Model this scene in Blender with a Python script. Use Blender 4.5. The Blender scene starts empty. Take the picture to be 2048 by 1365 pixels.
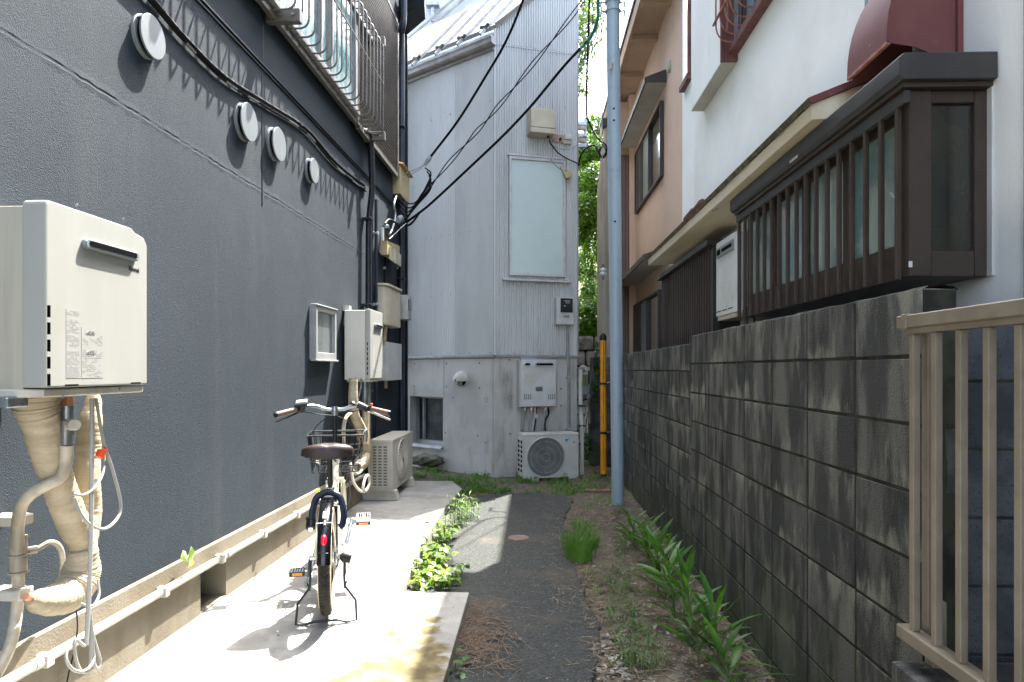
import bpy, bmesh, math, random
from math import sin, cos, pi, radians, atan, atan2, sqrt
from mathutils import Vector, Matrix
random.seed(7)
S = bpy.context.scene
COL = S.collection
V = Vector
# ------------------------------------------------------------------ camera, sky, sun, exposure
F, CX, HY, CAMH = 1320.0, 1024.0, 739.0, 1.44
PSI = atan(42 / F)
cam = bpy.data.cameras.new('camera'); cam.sensor_width = 36; cam.lens = F / 2048 * 36
cam.shift_y = (HY - 682.5) / 2048; cam.clip_start = .05; cam.clip_end = 500
co = bpy.data.objects.new('camera', cam); COL.objects.link(co)
co.location = (0, 0, CAMH); co.rotation_euler = (pi / 2, 0, PSI); S.camera = co
SUN = V((.25, .46, 1.0)).normalized()
w = bpy.data.worlds.new('World'); S.world = w; w.use_nodes = True
nt = w.node_tree; bg = nt.nodes['Background']
sky = nt.nodes.new('ShaderNodeTexSky'); sky.sky_type = 'NISHITA'; sky.sun_disc = False
sky.sun_elevation = math.asin(SUN.z); sky.sun_rotation = atan2(SUN.x, SUN.y)
sky.air_density = 1.0; sky.dust_density = 3.0; sky.ozone_density = 1.0; sky.altitude = 20
hz = nt.nodes.new('ShaderNodeHueSaturation'); hz.inputs['Saturation'].default_value = .62   # thin summer haze whitens the sky
nt.links.new(sky.outputs[0], hz.inputs['Color']); nt.links.new(hz.outputs[0], bg.inputs[0]); bg.inputs[1].default_value = .15
sl = bpy.data.lights.new('sun', 'SUN'); sl.energy = 3.0; sl.angle = radians(.55); sl.color = (1, .955, .89)
so = bpy.data.objects.new('sun', sl); COL.objects.link(so)
so.rotation_euler = (-SUN).to_track_quat('-Z', 'Y').to_euler(); so.location = (3, 5, 12)
S.view_settings.view_transform = 'Standard'; S.view_settings.look = 'None'
S.view_settings.exposure = 3.35; S.view_settings.gamma = 1; S.view_settings.use_curve_mapping = False
S.cycles.max_bounces = 8; S.cycles.diffuse_bounces = 5; S.cycles.glossy_bounces = 3
S.cycles.use_denoising = True
# ------------------------------------------------------------------ frames: where a sight line meets a real plane
CAMP = V((0, 0, CAMH))
def ray(px, py):
    a = (px - CX) / F; c, s = cos(PSI), sin(PSI)
    return V((a * c - s, a * s + c, -(py - HY) / F))
class Fr:
    def __init__(f, o, ux, uy):
        f.o = V(o); f.ux = V(ux).normalized(); f.uy = V(uy).normalized(); f.uz = V((0, 0, 1))
    def p(f, x, y, z): return f.o + f.ux * x + f.uy * y + f.uz * z
    def loc(f, q):
        d = q - f.o; return V((d.dot(f.ux), d.dot(f.uy), d.z))
    def at(f, px, py, y=0.0):
        r = ray(px, py); t = (y - (CAMP - f.o).dot(f.uy)) / r.dot(f.uy); return f.loc(CAMP + r * t)
    def atx(f, px, py, x):
        r = ray(px, py); t = (x - (CAMP - f.o).dot(f.ux)) / r.dot(f.ux); return f.loc(CAMP + r * t)
    def atz(f, px, py, z):
        r = ray(px, py); t = (z - CAMH) / r.z; return f.loc(CAMP + r * t)
W = Fr((0, 0, 0), (1, 0, 0), (0, 1, 0))
al = radians(1.343)
nL = V((cos(al), -sin(al), 0)); dL = V((sin(al), cos(al), 0))
LW = Fr(-nL * 1.942, dL, nL)                       # left wall: x along the alley, y out of the wall
def dep(px, d): r = ray(px, HY); q = CAMP + r * d; return V((q.x, q.y, 0))
GC, GRT, GLT = dep(990, 8.8), dep(1155, 9.11), dep(815, 9.85)
e = GRT - GC; GR = Fr(GC, e, (e.y, -e.x, 0)); GRL = e.length
e = GLT - GC; GL = Fr(GC, e, (-e.y, e.x, 0)); GLL = e.length
# ------------------------------------------------------------------ mesh builder
class MB:
    def __init__(m): m.v = []; m.f = []
    def add(m, vs, fs):
        b = len(m.v); m.v += [V(q) for q in vs]; m.f += [tuple(b + i for i in f) for f in fs]; return m
    def box(m, fr, x0, x1, y0, y1, z0, z1):
        vs = [fr.p(x, y, z) for z in (z0, z1) for y in (y0, y1) for x in (x0, x1)]
        return m.add(vs, [(0, 2, 3, 1), (4, 5, 7, 6), (0, 1, 5, 4), (2, 6, 7, 3), (0, 4, 6, 2), (1, 3, 7, 5)])
    def prism(m, fr, pts, y0, y1):                 # outline in (x, z), depth along y
        n = len(pts)
        vs = [fr.p(a, y0, b) for a, b in pts] + [fr.p(a, y1, b) for a, b in pts]
        return m.add(vs, [tuple(range(n)), tuple(range(2 * n - 1, n - 1, -1))] + [(i, i + n, (i + 1) % n + n, (i + 1) % n) for i in range(n)])
    def plan(m, fr, pts, z0, z1):                  # outline in (x, y), extruded in z
        n = len(pts)
        vs = [fr.p(a, b, z0) for a, b in pts] + [fr.p(a, b, z1) for a, b in pts]
        return m.add(vs, [tuple(range(n)), tuple(range(2 * n - 1, n - 1, -1))] + [(i, i + n, (i + 1) % n + n, (i + 1) % n) for i in range(n)])
    def side(m, fr, pts, x0, x1):                  # outline in (y, z), extruded in x
        n = len(pts)
        vs = [fr.p(x0, a, b) for a, b in pts] + [fr.p(x1, a, b) for a, b in pts]
        return m.add(vs, [tuple(range(n)), tuple(range(2 * n - 1, n - 1, -1))] + [(i, i + n, (i + 1) % n + n, (i + 1) % n) for i in range(n)])
    def tube(m, pts, r, seg=8, closed=False, flat=1.0, caps=True):
        pts = [V(p) for p in pts]; n = len(pts)
        if n < 2: return m
        rs = r if isinstance(r, (list, tuple)) else [r] * n
        t0 = (pts[1] - pts[0]).normalized()
        up = V((0, 0, 1)) if abs(t0.z) < .9 else V((1, 0, 0))
        nrm = (up - t0 * up.dot(t0)).normalized(); vs = []
        for i in range(n):
            a = pts[i - 1] if (i > 0 or closed) else pts[i]
            b = pts[(i + 1) % n] if (i < n - 1 or closed) else pts[i]
            t = (b - a).normalized() if (b - a).length > 1e-9 else t0
            nrm = (nrm - t * nrm.dot(t))
            nrm = nrm.normalized() if nrm.length > 1e-6 else t.orthogonal().normalized()
            bn = t.cross(nrm)
            for k in range(seg):
                an = 2 * pi * k / seg
                vs.append(pts[i] + (nrm * cos(an) + bn * sin(an) * flat) * rs[i])
        fs = []
        for i in range(n if closed else n - 1):
            j = (i + 1) % n
            for k in range(seg):
                l = (k + 1) % seg; fs.append((i * seg + k, i * seg + l, j * seg + l, j * seg + k))
        if not closed and caps: fs += [tuple(reversed(range(seg))), tuple((n - 1) * seg + k for k in range(seg))]
        return m.add(vs, fs)
    def lathe(m, c, axis, prof, seg=24):           # prof: (distance along axis, radius)
        ax = V(axis).normalized(); u = ax.orthogonal().normalized(); v = ax.cross(u); vs = []
        for d, r in prof:
            for k in range(seg):
                a = 2 * pi * k / seg; vs.append(V(c) + ax * d + (u * cos(a) + v * sin(a)) * max(r, 1e-5))
        fs = []
        for i in range(len(prof) - 1):
            for k in range(seg):
                l = (k + 1) % seg; fs.append((i * seg + k, i * seg + l, (i + 1) * seg + l, (i + 1) * seg + k))
        fs += [tuple(reversed(range(seg))), tuple((len(prof) - 1) * seg + k for k in range(seg))]
        return m.add(vs, fs)
    def grid(m, P):                                # P[i][j] of points
        a, b = len(P), len(P[0])
        return m.add([q for row in P for q in row], [(i * b + j, (i + 1) * b + j, (i + 1) * b + j + 1, i * b + j + 1) for i in range(a - 1) for j in range(b - 1)])
ORG = {}
def build(name, mb, mat, parent=None, bevel=0, smooth=False, loc=None, fix=True, angle=35):
    o0 = V(loc) if loc is not None else (ORG[parent.name] if parent else V((0, 0, 0)))
    me = bpy.data.meshes.new(name); wn = False
    me.from_pydata([tuple(q - o0) for q in mb.v], [], mb.f); me.update()
    if fix:
        bm = bmesh.new(); bm.from_mesh(me); bmesh.ops.recalc_face_normals(bm, faces=bm.faces)
        if bevel: 
            ed = [e for e in bm.edges if len(e.link_faces) == 2 and e.calc_face_angle(0) > radians(25)]
            bmesh.ops.bevel(bm, geom=ed, offset=bevel, segments=2 if bevel > .004 else 1, profile=.5, affect='EDGES', clamp_overlap=True)
        bm.to_mesh(me); bm.free()
    if smooth or bevel:
        me.shade_smooth(); me.set_sharp_from_angle(angle=radians(angle))
        if bevel: wn = True
    for q in (mat if isinstance(mat, (list, tuple)) else [mat]): me.materials.append(q)
    ob = bpy.data.objects.new(name, me); COL.objects.link(ob)
    if parent is not None: ob.parent = parent
    else: ob.location = o0
    if wn: ob.modifiers.new('weighted', 'WEIGHTED_NORMAL').keep_sharp = True
    ORG[ob.name] = o0
    return ob
def thing(name, label, cat, loc, group=None):
    o = bpy.data.objects.new(name, None); COL.objects.link(o); o.location = V(loc); o.empty_display_size = .1
    o['label'] = label; o['category'] = cat
    if group: o['group'] = group
    ORG[o.name] = V(loc); return o
def tag(o, label=None, cat=None, group=None, kind=None):
    if label: o['label'] = label
    if cat: o['category'] = cat
    if group: o['group'] = group
    if kind: o['kind'] = kind
    return o
def copy_tree(o, parent=None):
    c = o.copy(); COL.objects.link(c)
    if parent: c.parent = parent
    ORG[c.name] = ORG[o.name]
    for ch in [k for k in bpy.data.objects if k.parent == o]: copy_tree(ch, c)
    return c
def text(s, size, pos, right, up, mat, parent, align='LEFT', ext=.0006):
    cu = bpy.data.curves.new('lettering', 'FONT'); cu.body = s; cu.size = size; cu.align_x = align; cu.extrude = ext
    cu.materials.append(mat); ob = bpy.data.objects.new('lettering', cu); COL.objects.link(ob)
    r = V(right).normalized(); u = V(up).normalized(); n = r.cross(u)
    m = Matrix((r, u, n)).transposed().to_4x4(); m.translation = V(pos) - ORG[parent.name]
    me = bpy.data.meshes.new_from_object(ob); bpy.data.objects.remove(ob); ob = bpy.data.objects.new('lettering', me); COL.objects.link(ob)
    ob.parent = parent; ob.matrix_local = m; ORG[ob.name] = ORG[parent.name]; return ob
def arc(pts, n=6):                                 # Catmull-Rom through the points
    pts = [V(p) for p in pts]; out = []
    P = [pts[0] * 2 - pts[1]] + pts + [pts[-1] * 2 - pts[-2]]
    for i in range(1, len(P) - 2):
        for k in range(n):
            t = k / n; a, b, c, d = P[i - 1], P[i], P[i + 1], P[i + 2]
            out.append(.5 * ((2 * b) + (c - a) * t + (2 * a - 5 * b + 4 * c - d) * t * t + (3 * b - a - 3 * c + d) * t ** 3))
    out.append(pts[-1]); return out
# ------------------------------------------------------------------ materials
def M(name, c, rough=.6, metal=0., c2=None, sc=3., det=4., lo=.4, hi=.6, st=(1, 1, 1), bump=0., bs=50., bd=3., bdist=.003,
      c3=None, sc3=1., lo3=.5, hi3=.7, st3=(1, 1, 1), rnd=0., alpha=None, trans=0., spec=.5, speck=None, coat=0.):
    m = bpy.data.materials.new(name); m.use_nodes = True; t = m.node_tree; N = t.nodes; L = t.links
    b = N['Principled BSDF']; b.inputs['Roughness'].default_value = rough; b.inputs['Metallic'].default_value = metal
    b.inputs['Specular IOR Level'].default_value = spec; b.inputs['Coat Weight'].default_value = coat
    b.inputs['Base Color'].default_value = (*c, 1)
    if trans: b.inputs['Transmission Weight'].default_value = trans
    geo = N.new('ShaderNodeNewGeometry')
    def noise(scale, detail, stretch, rgh=.6):
        mp = N.new('ShaderNodeMapping'); mp.inputs['Scale'].default_value = stretch; L.new(geo.outputs['Position'], mp.inputs[0])
        n = N.new('ShaderNodeTexNoise'); n.inputs['Scale'].default_value = scale; n.inputs['Detail'].default_value = detail
        n.inputs['Roughness'].default_value = rgh; L.new(mp.outputs[0], n.inputs[0]); return n.outputs[0]
    def ramp(src, a, z):
        r = N.new('ShaderNodeMapRange'); r.interpolation_type = 'SMOOTHSTEP'
        r.inputs[1].default_value = a; r.inputs[2].default_value = z; L.new(src, r.inputs[0]); return r.outputs[0]
    def mix(fac, a, z):
        x = N.new('ShaderNodeMix'); x.data_type = 'RGBA'
        if hasattr(fac, 'links') or hasattr(fac, 'is_output'): L.new(fac, x.inputs[0])
        else: x.inputs[0].default_value = fac
        for i, q in ((6, a), (7, z)):
            if isinstance(q, tuple): x.inputs[i].default_value = (*q, 1)
            else: L.new(q, x.inputs[i])
        return x.outputs[2]
    col = c
    if c2: col = mix(ramp(noise(sc, det, st), lo, hi), col, c2)
    if c3: col = mix(ramp(noise(sc3, 6, st3), lo3, hi3), col, c3)
    if speck: col = mix(ramp(noise(speck[1], 1, (1, 1, 1)), speck[2], speck[2] + .06), col, speck[0])
    if rnd:
        oi = N.new('ShaderNodeObjectInfo'); r = N.new('ShaderNodeMapRange'); L.new(oi.outputs['Random'], r.inputs[0])
        r.inputs[3].default_value = 1 - rnd; r.inputs[4].default_value = 1 + rnd
        h = N.new('ShaderNodeHueSaturation'); L.new(r.outputs[0], h.inputs['Value'])
        if isinstance(col, tuple): h.inputs['Color'].default_value = (*col, 1)
        else: L.new(col, h.inputs['Color'])
        col = h.outputs[0]
    if not isinstance(col, tuple): L.new(col, b.inputs['Base Color'])
    if bump:
        bn = N.new('ShaderNodeBump'); bn.inputs['Strength'].default_value = bump; bn.inputs['Distance'].default_value = bdist
        L.new(noise(bs, bd, (1, 1, 1)), bn.inputs['Height']); L.new(bn.outputs[0], b.inputs['Normal'])
    m['_h'] = 0
    return m
def leafmat(name, c, c2, rough=.45, tl=.35):
    m = M(name, c, rough=rough, c2=c2, sc=9, det=2, lo=.35, hi=.65, rnd=.25); t = m.node_tree; N = t.nodes; L = t.links
    b = N['Principled BSDF']; out = N['Material Output']
    tr = N.new('ShaderNodeBsdfTranslucent'); src = b.inputs['Base Color'].links[0].from_socket
    h = N.new('ShaderNodeHueSaturation'); h.inputs['Value'].default_value = 1.5; h.inputs['Hue'].default_value = .48; L.new(src, h.inputs['Color'])
    L.new(h.outputs[0], tr.inputs[0]); mx = N.new('ShaderNodeMixShader'); mx.inputs[0].default_value = tl
    L.new(b.outputs[0], mx.inputs[1]); L.new(tr.outputs[0], mx.inputs[2]); L.new(mx.outputs[0], out.inputs[0]); return m
def glassmat(name, c, rough=.05, spec=.8):
    return M(name, c, rough=rough, spec=spec, coat=.6)
m_stucco = M('dark_stucco', (.024, .033, .042), .8, spec=.18, c2=(.031, .041, .050), sc=1.3, lo=.35, hi=.7, bump=.9, bs=200, bd=3, bdist=.0055, c3=(.040, .047, .053), sc3=1.6, lo3=.52, hi3=.80, st3=(2.4, 2.4, .22))
m_stucco_s = M('dark_stucco_smoother', (.026, .036, .046), .8, spec=.18, c2=(.032, .043, .053), sc=1.3, lo=.35, hi=.7, bump=.7, bs=190, bd=3, bdist=.005)
m_found = M('foundation_mortar', (.185, .163, .125), .95, spec=.2, c2=(.14, .12, .088), sc=2.5, st=(1, 1, .4), bump=.5, bs=90, bdist=.004, c3=(.19, .17, .13), sc3=5, lo3=.5, hi3=.75, speck=((.2, .17, .13), 160, .66))
m_black = M('black_metal', (.006, .0075, .010), .4, c2=(.010, .012, .015), sc=6, spec=.35)
m_blackp = M('black_plastic', (.006, .006, .007), .5, spec=.3)
m_navyp = M('navy_pipe', (.014, .020, .032), .4, c2=(.022, .029, .042), sc=5, spec=.35)
m_alum = M('alu_grey', (.135, .125, .112), .45, .3, c2=(.11, .10, .088), sc=8)
m_taupe = M('taupe_alu', (.225, .188, .137), .45, .2, c2=(.19, .158, .112), sc=10, bump=.05, bs=200)
m_ventw = M('vent_cap_metal', (.17, .195, .20), .5, .1, c2=(.15, .17, .178), sc=6)
m_cream = M('heater_enamel', (.30, .305, .28), .45, c2=(.275, .28, .255), sc=3, st=(1, 1, .2), coat=.15)
m_creams = M('heater_enamel_side', (.34, .325, .27), .5, c2=(.29, .275, .225), sc=14, st=(1, 1, .06), lo=.42, hi=.62)
m_dkslot = M('dark_slot', (.0012, .0012, .0015), .9, spec=.05)
m_wrap = M('insulation_wrap', (.38, .32, .225), .6, c2=(.31, .255, .17), sc=5, st=(1, 1, 4), bump=.6, bs=26, bdist=.008)
m_pipeb = M('beige_pipe', (.26, .225, .17), .4, c2=(.44, .39, .3), sc=7)
m_valve = M('grey_valve', (.30, .33, .35), .3, .7, c2=(.2, .22, .23), sc=15)
m_copper = M('copper_nut', (.55, .25, .15), .35, .7)
m_cord = M('grey_cord', (.27, .27, .25), .45)
m_white = M('white_plastic', (.50, .51, .50), .4, c2=(.44, .45, .44), sc=4)
m_whitepipe = M('white_pipe', (.46, .43, .37), .45, c2=(.36, .33, .27), sc=6)
m_red = M('orange_red', (.8, .08, .02), .5)
m_tbox = M('aged_cream_box', (.40, .32, .17), .5, c2=(.32, .24, .11), sc=9, lo=.5, hi=.75)
m_tboxlid = M('orange_lid', (.45, .23, .07), .5, c2=(.5, .28, .08), sc=8)
m_meter = M('cream_meter_box', (.45, .42, .32), .45, c2=(.40, .365, .27), sc=4)
m_slab = M('concrete_slab', (.29, .285, .26), .9, spec=.2, c2=(.225, .22, .20), sc=2.2, bump=.3, bs=60, bdist=.003, c3=(.33, .325, .30), sc3=7, lo3=.45, hi3=.7)
m_asph = M('asphalt', (.055, .059, .055), .9, spec=.3, c2=(.034, .037, .035), sc=60, det=3, lo=.40, hi=.60, bump=1.0, bs=110, bd=4, bdist=.012, c3=(.080, .072, .055), sc3=1.7, lo3=.52, hi3=.72, speck=((.24, .235, .22), 110, .69))
m_soil = M('soil', (.10, .078, .05), .95, c2=(.06, .045, .028), sc=7, bump=1.0, bs=45, bd=5, bdist=.02, c3=(.16, .14, .10), sc3=16, lo3=.52, hi3=.66, speck=((.45, .42, .36), 70, .68))
m_corr = M('corrugated_metal', (.49, .505, .50), .45, .15, c2=(.43, .445, .445), sc=1.6, st=(1, 1, .25), c3=(.27, .28, .30), sc3=30, lo3=.66, hi3=.76)
m_flash = M('metal_flashing', (.33, .335, .34), .5, .3, c2=(.25, .25, .25), sc=6)
m_gconc = M('fairfaced_concrete', (.42, .41, .385), .8, c2=(.34, .335, .31), sc=1.8, lo=.4, hi=.65, bump=.3, bs=50, bdist=.003, c3=(.17, .155, .115), sc3=2.6, lo3=.52, hi3=.78, st3=(1.6, 1.6, .35))
m_roof = M('pale_metal_roof', (.27, .275, .28), .45, .3, c2=(.22, .225, .23), sc=5)
m_frost = M('frosted_glass', (.42, .53, .52), .35, c2=(.46, .56, .55), sc=1.2, spec=.6, coat=.25)
m_dkglass = glassmat('dark_glass', (.012, .02, .022), .06)
m_winglass = M('pale_window_glass', (.10, .20, .22), .15, c2=(.25, .34, .35), sc=1.6, lo=.45, hi=.55, st=(1, 1, 2.2), coat=.7)
m_steel = M('galvanised_steel', (.36, .40, .44), .5, .3, c2=(.31, .36, .40), sc=22, bump=.15, bs=60)
m_pole = M('painted_steel_pole', (.29, .37, .43), .5, .15, c2=(.29, .355, .41), sc=14, st=(1, 1, .4), bump=.15, bs=70, c3=(.19, .24, .285), sc3=5, lo3=.55, hi3=.8)
m_yellow = M('yellow_guard', (.72, .30, .01), .45, c2=(.60, .24, .01), sc=8)
m_wood = M('weathered_boards', (.42, .38, .30), .85, c2=(.30, .27, .215), sc=6, st=(1, 1, .12), bump=.4, bs=30, c3=(.50, .46, .38), sc3=3, lo3=.5, hi3=.7, st3=(1, 1, .2))
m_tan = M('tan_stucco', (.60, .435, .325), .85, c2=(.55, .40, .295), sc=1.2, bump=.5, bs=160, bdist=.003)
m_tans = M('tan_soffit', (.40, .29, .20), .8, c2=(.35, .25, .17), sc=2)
m_wst = M('white_stucco', (.82, .84, .82), .85, c2=(.76, .78, .75), sc=1.1, bump=.5, bs=110, bd=4, bdist=.0035, c3=(.55, .53, .47), sc3=1.4, lo3=.60, hi3=.85, st3=(1, 1, .5))
m_gst = M('grey_render', (.33, .35, .36), .85, c2=(.27, .29, .30), sc=3, bump=.5, bs=100, bdist=.0035)
m_cstain = M('cream_fascia', (.56, .51, .40), .75, c2=(.47, .41, .29), sc=3, st=(1, .3, 1), c3=(.16, .12, .07), sc3=9, lo3=.64, hi3=.75)
m_soff = M('pale_soffit', (.44, .43, .38), .8, c2=(.39, .38, .33), sc=3)
m_brown = M('brown_alu', (.036, .026, .019), .45, .1, spec=.4, c2=(.044, .032, .024), sc=6)
m_brownl = M('brown_alu_grey', (.034, .032, .030), .45, .1, spec=.4, c2=(.044, .041, .038), sc=5)
m_dkbrown = M('dark_brown_wood', (.018, .009, .006), .6, c2=(.03, .016, .011), sc=9, st=(1, 1, .1))
m_maroon = M('maroon_metal', (.115, .036, .034), .6, .0, spec=.3, c2=(.135, .048, .044), sc=4, c3=(.28, .15, .09), sc3=18, lo3=.68, hi3=.76)
m_rust = M('rusted_iron', (.24, .085, .06), .75, c2=(.33, .15, .10), sc=20, bump=.3, bs=80)
m_rustb = M('rusted_board', (.10, .035, .032), .7, c2=(.16, .07, .06), sc=12, st=(1, 1, .3))
m_bathg = M('rippled_glass', (.17, .22, .20), .3, c2=(.28, .34, .31), sc=3, st=(1, 1.5, .6), coat=.8, bump=.35, bs=45, bdist=.004, c3=(.09, .17, .17), sc3=1.6, lo3=.5, hi3=.62, st3=(1, 2, 1.8))
m_block = M('concrete_block', (.104, .103, .090), .92, spec=.25, c2=(.036, .037, .034), sc=2.6, st=(1, 2.8, .7), lo=.40, hi=.58, bump=.9, bs=130, bd=3, bdist=.006, c3=(.12, .118, .088), sc3=4.0, lo3=.58, hi3=.74, st3=(1, 3.5, .6), rnd=.22, speck=((.03, .03, .03), 220, .64))
m_block2 = M('concrete_block_blue', (.060, .065, .068), .9, c2=(.030, .034, .038), sc=5, bump=.9, bs=130, bdist=.006, rnd=.15, speck=((.02, .025, .03), 150, .62))
m_mortar = M('mortar', (.024, .024, .019), .98, spec=.1, c2=(.045, .045, .032), sc=9)
m_acbody = M('ac_enamel', (.47, .47, .43), .5, c2=(.42, .42, .385), sc=4)
m_accream = M('ac_cream', (.44, .415, .35), .45, c2=(.40, .375, .31), sc=4)
m_print = M('print_grey', (.25, .25, .25), .7)
m_printl = M('print_pale', (.45, .45, .43), .7)
m_darkgrey = M('dark_grey_plastic', (.014, .015, .017), .45, spec=.35)
m_cyan = M('cyan_emblem', (.02, .42, .75), .4)
m_cable = M('black_cable', (.0028, .003, .004), .6, spec=.15)
m_gcable = M('green_cable', (.01, .14, .08), .45)
m_tyre = M('tyre_rubber', (.022, .020, .017), .9, spec=.2, c2=(.04, .036, .029), sc=30)
m_tyrew = M('tyre_wall_cream', (.55, .48, .34), .7)
m_chrome = M('bike_silver', (.55, .55, .54), .25, .85)
m_framec = M('bike_cream_paint', (.62, .58, .46), .3, coat=.5)
m_leather = M('brown_saddle', (.020, .013, .011), .45, c2=(.026, .017, .014), sc=20, spec=.35)
m_grip = M('brown_grip', (.14, .085, .07), .55)
m_lock = M('navy_lock', (.006, .013, .032), .4, spec=.4)
m_fender = M('black_fender', (.003, .0035, .005), .22, spec=.4)
m_refl = M('red_reflector', (.75, .01, .03), .2, coat=.5)
m_amber = M('amber_reflector', (.85, .25, .01), .25, coat=.4)
m_yel = M('yellow_green_tag', (.65, .75, .05), .6)
m_stone = M('pale_stone', (.46, .45, .41), .9, c2=(.30, .30, .26), sc=5, bump=.6, bs=20, bdist=.02, c3=(.12, .14, .08), sc3=3, lo3=.55, hi3=.7, rnd=.15)
m_rock = M('mossy_rock', (.13, .115, .085), .95, c2=(.07, .075, .045), sc=8, bump=.8, bs=25, bdist=.02)
m_chip = M('stone_chips', (.38, .36, .32), .9, c2=(.22, .2, .17), sc=25)
m_straw = M('dry_needles', (.14, .085, .05), .85, c2=(.22, .15, .095), sc=30)
m_straw2 = M('dry_litter', (.20, .165, .11), .9, c2=(.10, .075, .045), sc=30)
m_lf_ginger = leafmat('ginger_leaf', (.026, .095, .007), (.055, .16, .012))
m_lf_grass = leafmat('grass_blade', (.07, .19, .02), (.11, .25, .035))
m_lf_weed = leafmat('weed_leaf', (.085, .19, .02), (.14, .25, .035))
m_lf_weedy = leafmat('yellowing_leaf', (.26, .30, .03), (.12, .22, .025))
m_lf_tree = leafmat('tree_leaf', (.04, .12, .008), (.10, .23, .015), tl=.4)
m_lf_dark = leafmat('dark_leaf', (.03, .085, .015), (.05, .12, .02))
m_bark = M('bark', (.10, .07, .05), .9, c2=(.06, .04, .03), sc=10)
m_stem = M('green_stem', (.09, .12, .04), .6)
m_manhole = M('rusty_cover', (.22, .13, .10), .7, c2=(.15, .09, .07), sc=20, bump=.4, bs=60)

def blockstain(m, lc):
    t = m.node_tree; N = t.nodes; L = t.links; b = N['Principled BSDF']; src = b.inputs['Base Color'].links[0].from_socket
    tc = N.new('ShaderNodeTexCoord'); sx = N.new('ShaderNodeSeparateXYZ'); L.new(tc.outputs['Object'], sx.inputs[0])
    oi = N.new('ShaderNodeObjectInfo'); rz = N.new('ShaderNodeMapRange'); L.new(oi.outputs['Random'], rz.inputs[0]); rz.inputs[3].default_value = -9; rz.inputs[4].default_value = 9
    ml = N.new('ShaderNodeMath'); ml.operation = 'MULTIPLY'; L.new(sx.outputs[2], ml.inputs[0]); L.new(rz.outputs[0], ml.inputs[1])      # edge weight, sign by block
    geo = N.new('ShaderNodeNewGeometry'); mp = N.new('ShaderNodeMapping'); mp.inputs['Scale'].default_value = (1, 2.6, .8); L.new(geo.outputs['Position'], mp.inputs[0])
    n = N.new('ShaderNodeTexNoise'); n.inputs['Scale'].default_value = 4.0; n.inputs['Detail'].default_value = 9; n.inputs['Roughness'].default_value = .62; L.new(mp.outputs[0], n.inputs[0])
    ad = N.new('ShaderNodeMath'); ad.operation = 'MULTIPLY_ADD'; L.new(ml.outputs[0], ad.inputs[0]); ad.inputs[1].default_value = .20; L.new(n.outputs[0], ad.inputs[2])
    r = N.new('ShaderNodeMapRange'); r.interpolation_type = 'SMOOTHSTEP'; L.new(ad.outputs[0], r.inputs[0]); r.inputs[1].default_value = .55; r.inputs[2].default_value = .74; r.inputs[4].default_value = .8
    x = N.new('ShaderNodeMix'); x.data_type = 'RGBA'; L.new(r.outputs[0], x.inputs[0]); L.new(src, x.inputs[6]); x.inputs[7].default_value = (*lc, 1)
    sp = N.new('ShaderNodeSeparateXYZ'); L.new(geo.outputs['Position'], sp.inputs[0])           # moss growing up from the damp foot of the wall
    a2 = N.new('ShaderNodeMath'); a2.operation = 'MULTIPLY_ADD'; L.new(sp.outputs[2], a2.inputs[0]); a2.inputs[1].default_value = -.7; L.new(n.outputs[0], a2.inputs[2])
    r2 = N.new('ShaderNodeMapRange'); r2.interpolation_type = 'SMOOTHSTEP'; L.new(a2.outputs[0], r2.inputs[0]); r2.inputs[1].default_value = .12; r2.inputs[2].default_value = .45; r2.inputs[4].default_value = .55
    x2 = N.new('ShaderNodeMix'); x2.data_type = 'RGBA'; L.new(r2.outputs[0], x2.inputs[0]); L.new(x.outputs[2], x2.inputs[6]); x2.inputs[7].default_value = (.05, .06, .025, 1)
    L.new(x2.outputs[2], b.inputs['Base Color'])
blockstain(m_block, (.205, .20, .16))

m_framel = M('pale_window_frame', (.50, .51, .51), .4, .2, c2=(.44, .45, .45), sc=8)
m_straw3 = M('grey_needles', (.20, .17, .13), .9, c2=(.11, .085, .06), sc=30)

m_sash = M('white_sash', (.27, .275, .275), .4, c2=(.23, .235, .235), sc=6)
def dp(px, py, d): return CAMP + ray(px, py) * d
def LP(px, py, o): q = LW.at(px, py, o); return LW.p(q.x, o, q.z)
def rnd(a, b): return random.uniform(a, b)
# ================================================================== GROUND, PATH, SLAB
def rough(x, y, k=1.): return k * (sin(x * 3.1 + 1.3 * sin(y * 2.3)) * .5 + sin(y * 4.7 + x * 2.1) * .3 + sin(x * 11 + y * 7) * .2)
xs = [-60, -20, -8, -4] + [-2 + .12 * i for i in range(34)] + [3, 6, 20, 60]
ys = [-30, -10, -4, -1] + [0 + .12 * i for i in range(110)] + [14, 16, 20, 30, 80]
g = MB().grid([[V((x, y, .008 * rough(x * 2, y * 2) + (.02 if .45 < x < 1.1 and 2 < y < 10 else 0) * (1 + rough(x * 5, y * 5)) - (.0 if y < 9 else 0))) for y in ys] for x in xs])
tag(build('ground', g, m_soil, smooth=True), kind='structure')
LE = [(-.72, -2), (-.72, 4.0), (-.86, 4.3), (-.80, 5.2), (-.86, 6.2), (-.80, 6.9), (-.66, 7.35)]
q = [W.atz(a, b, 0) for a, b in [(985, 993), (1040, 990), (1110, 992), (1145, 1002), (1128, 1040), (1135, 1095), (1160, 1165), (1172, 1205), (1192, 1240), (1200, 1275), (1198, 1310), (1185, 1365)]]
pts = LE + [(v.x, v.y) for v in q] + [(.36, 2.2), (.34, -2)]
fine = []
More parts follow.
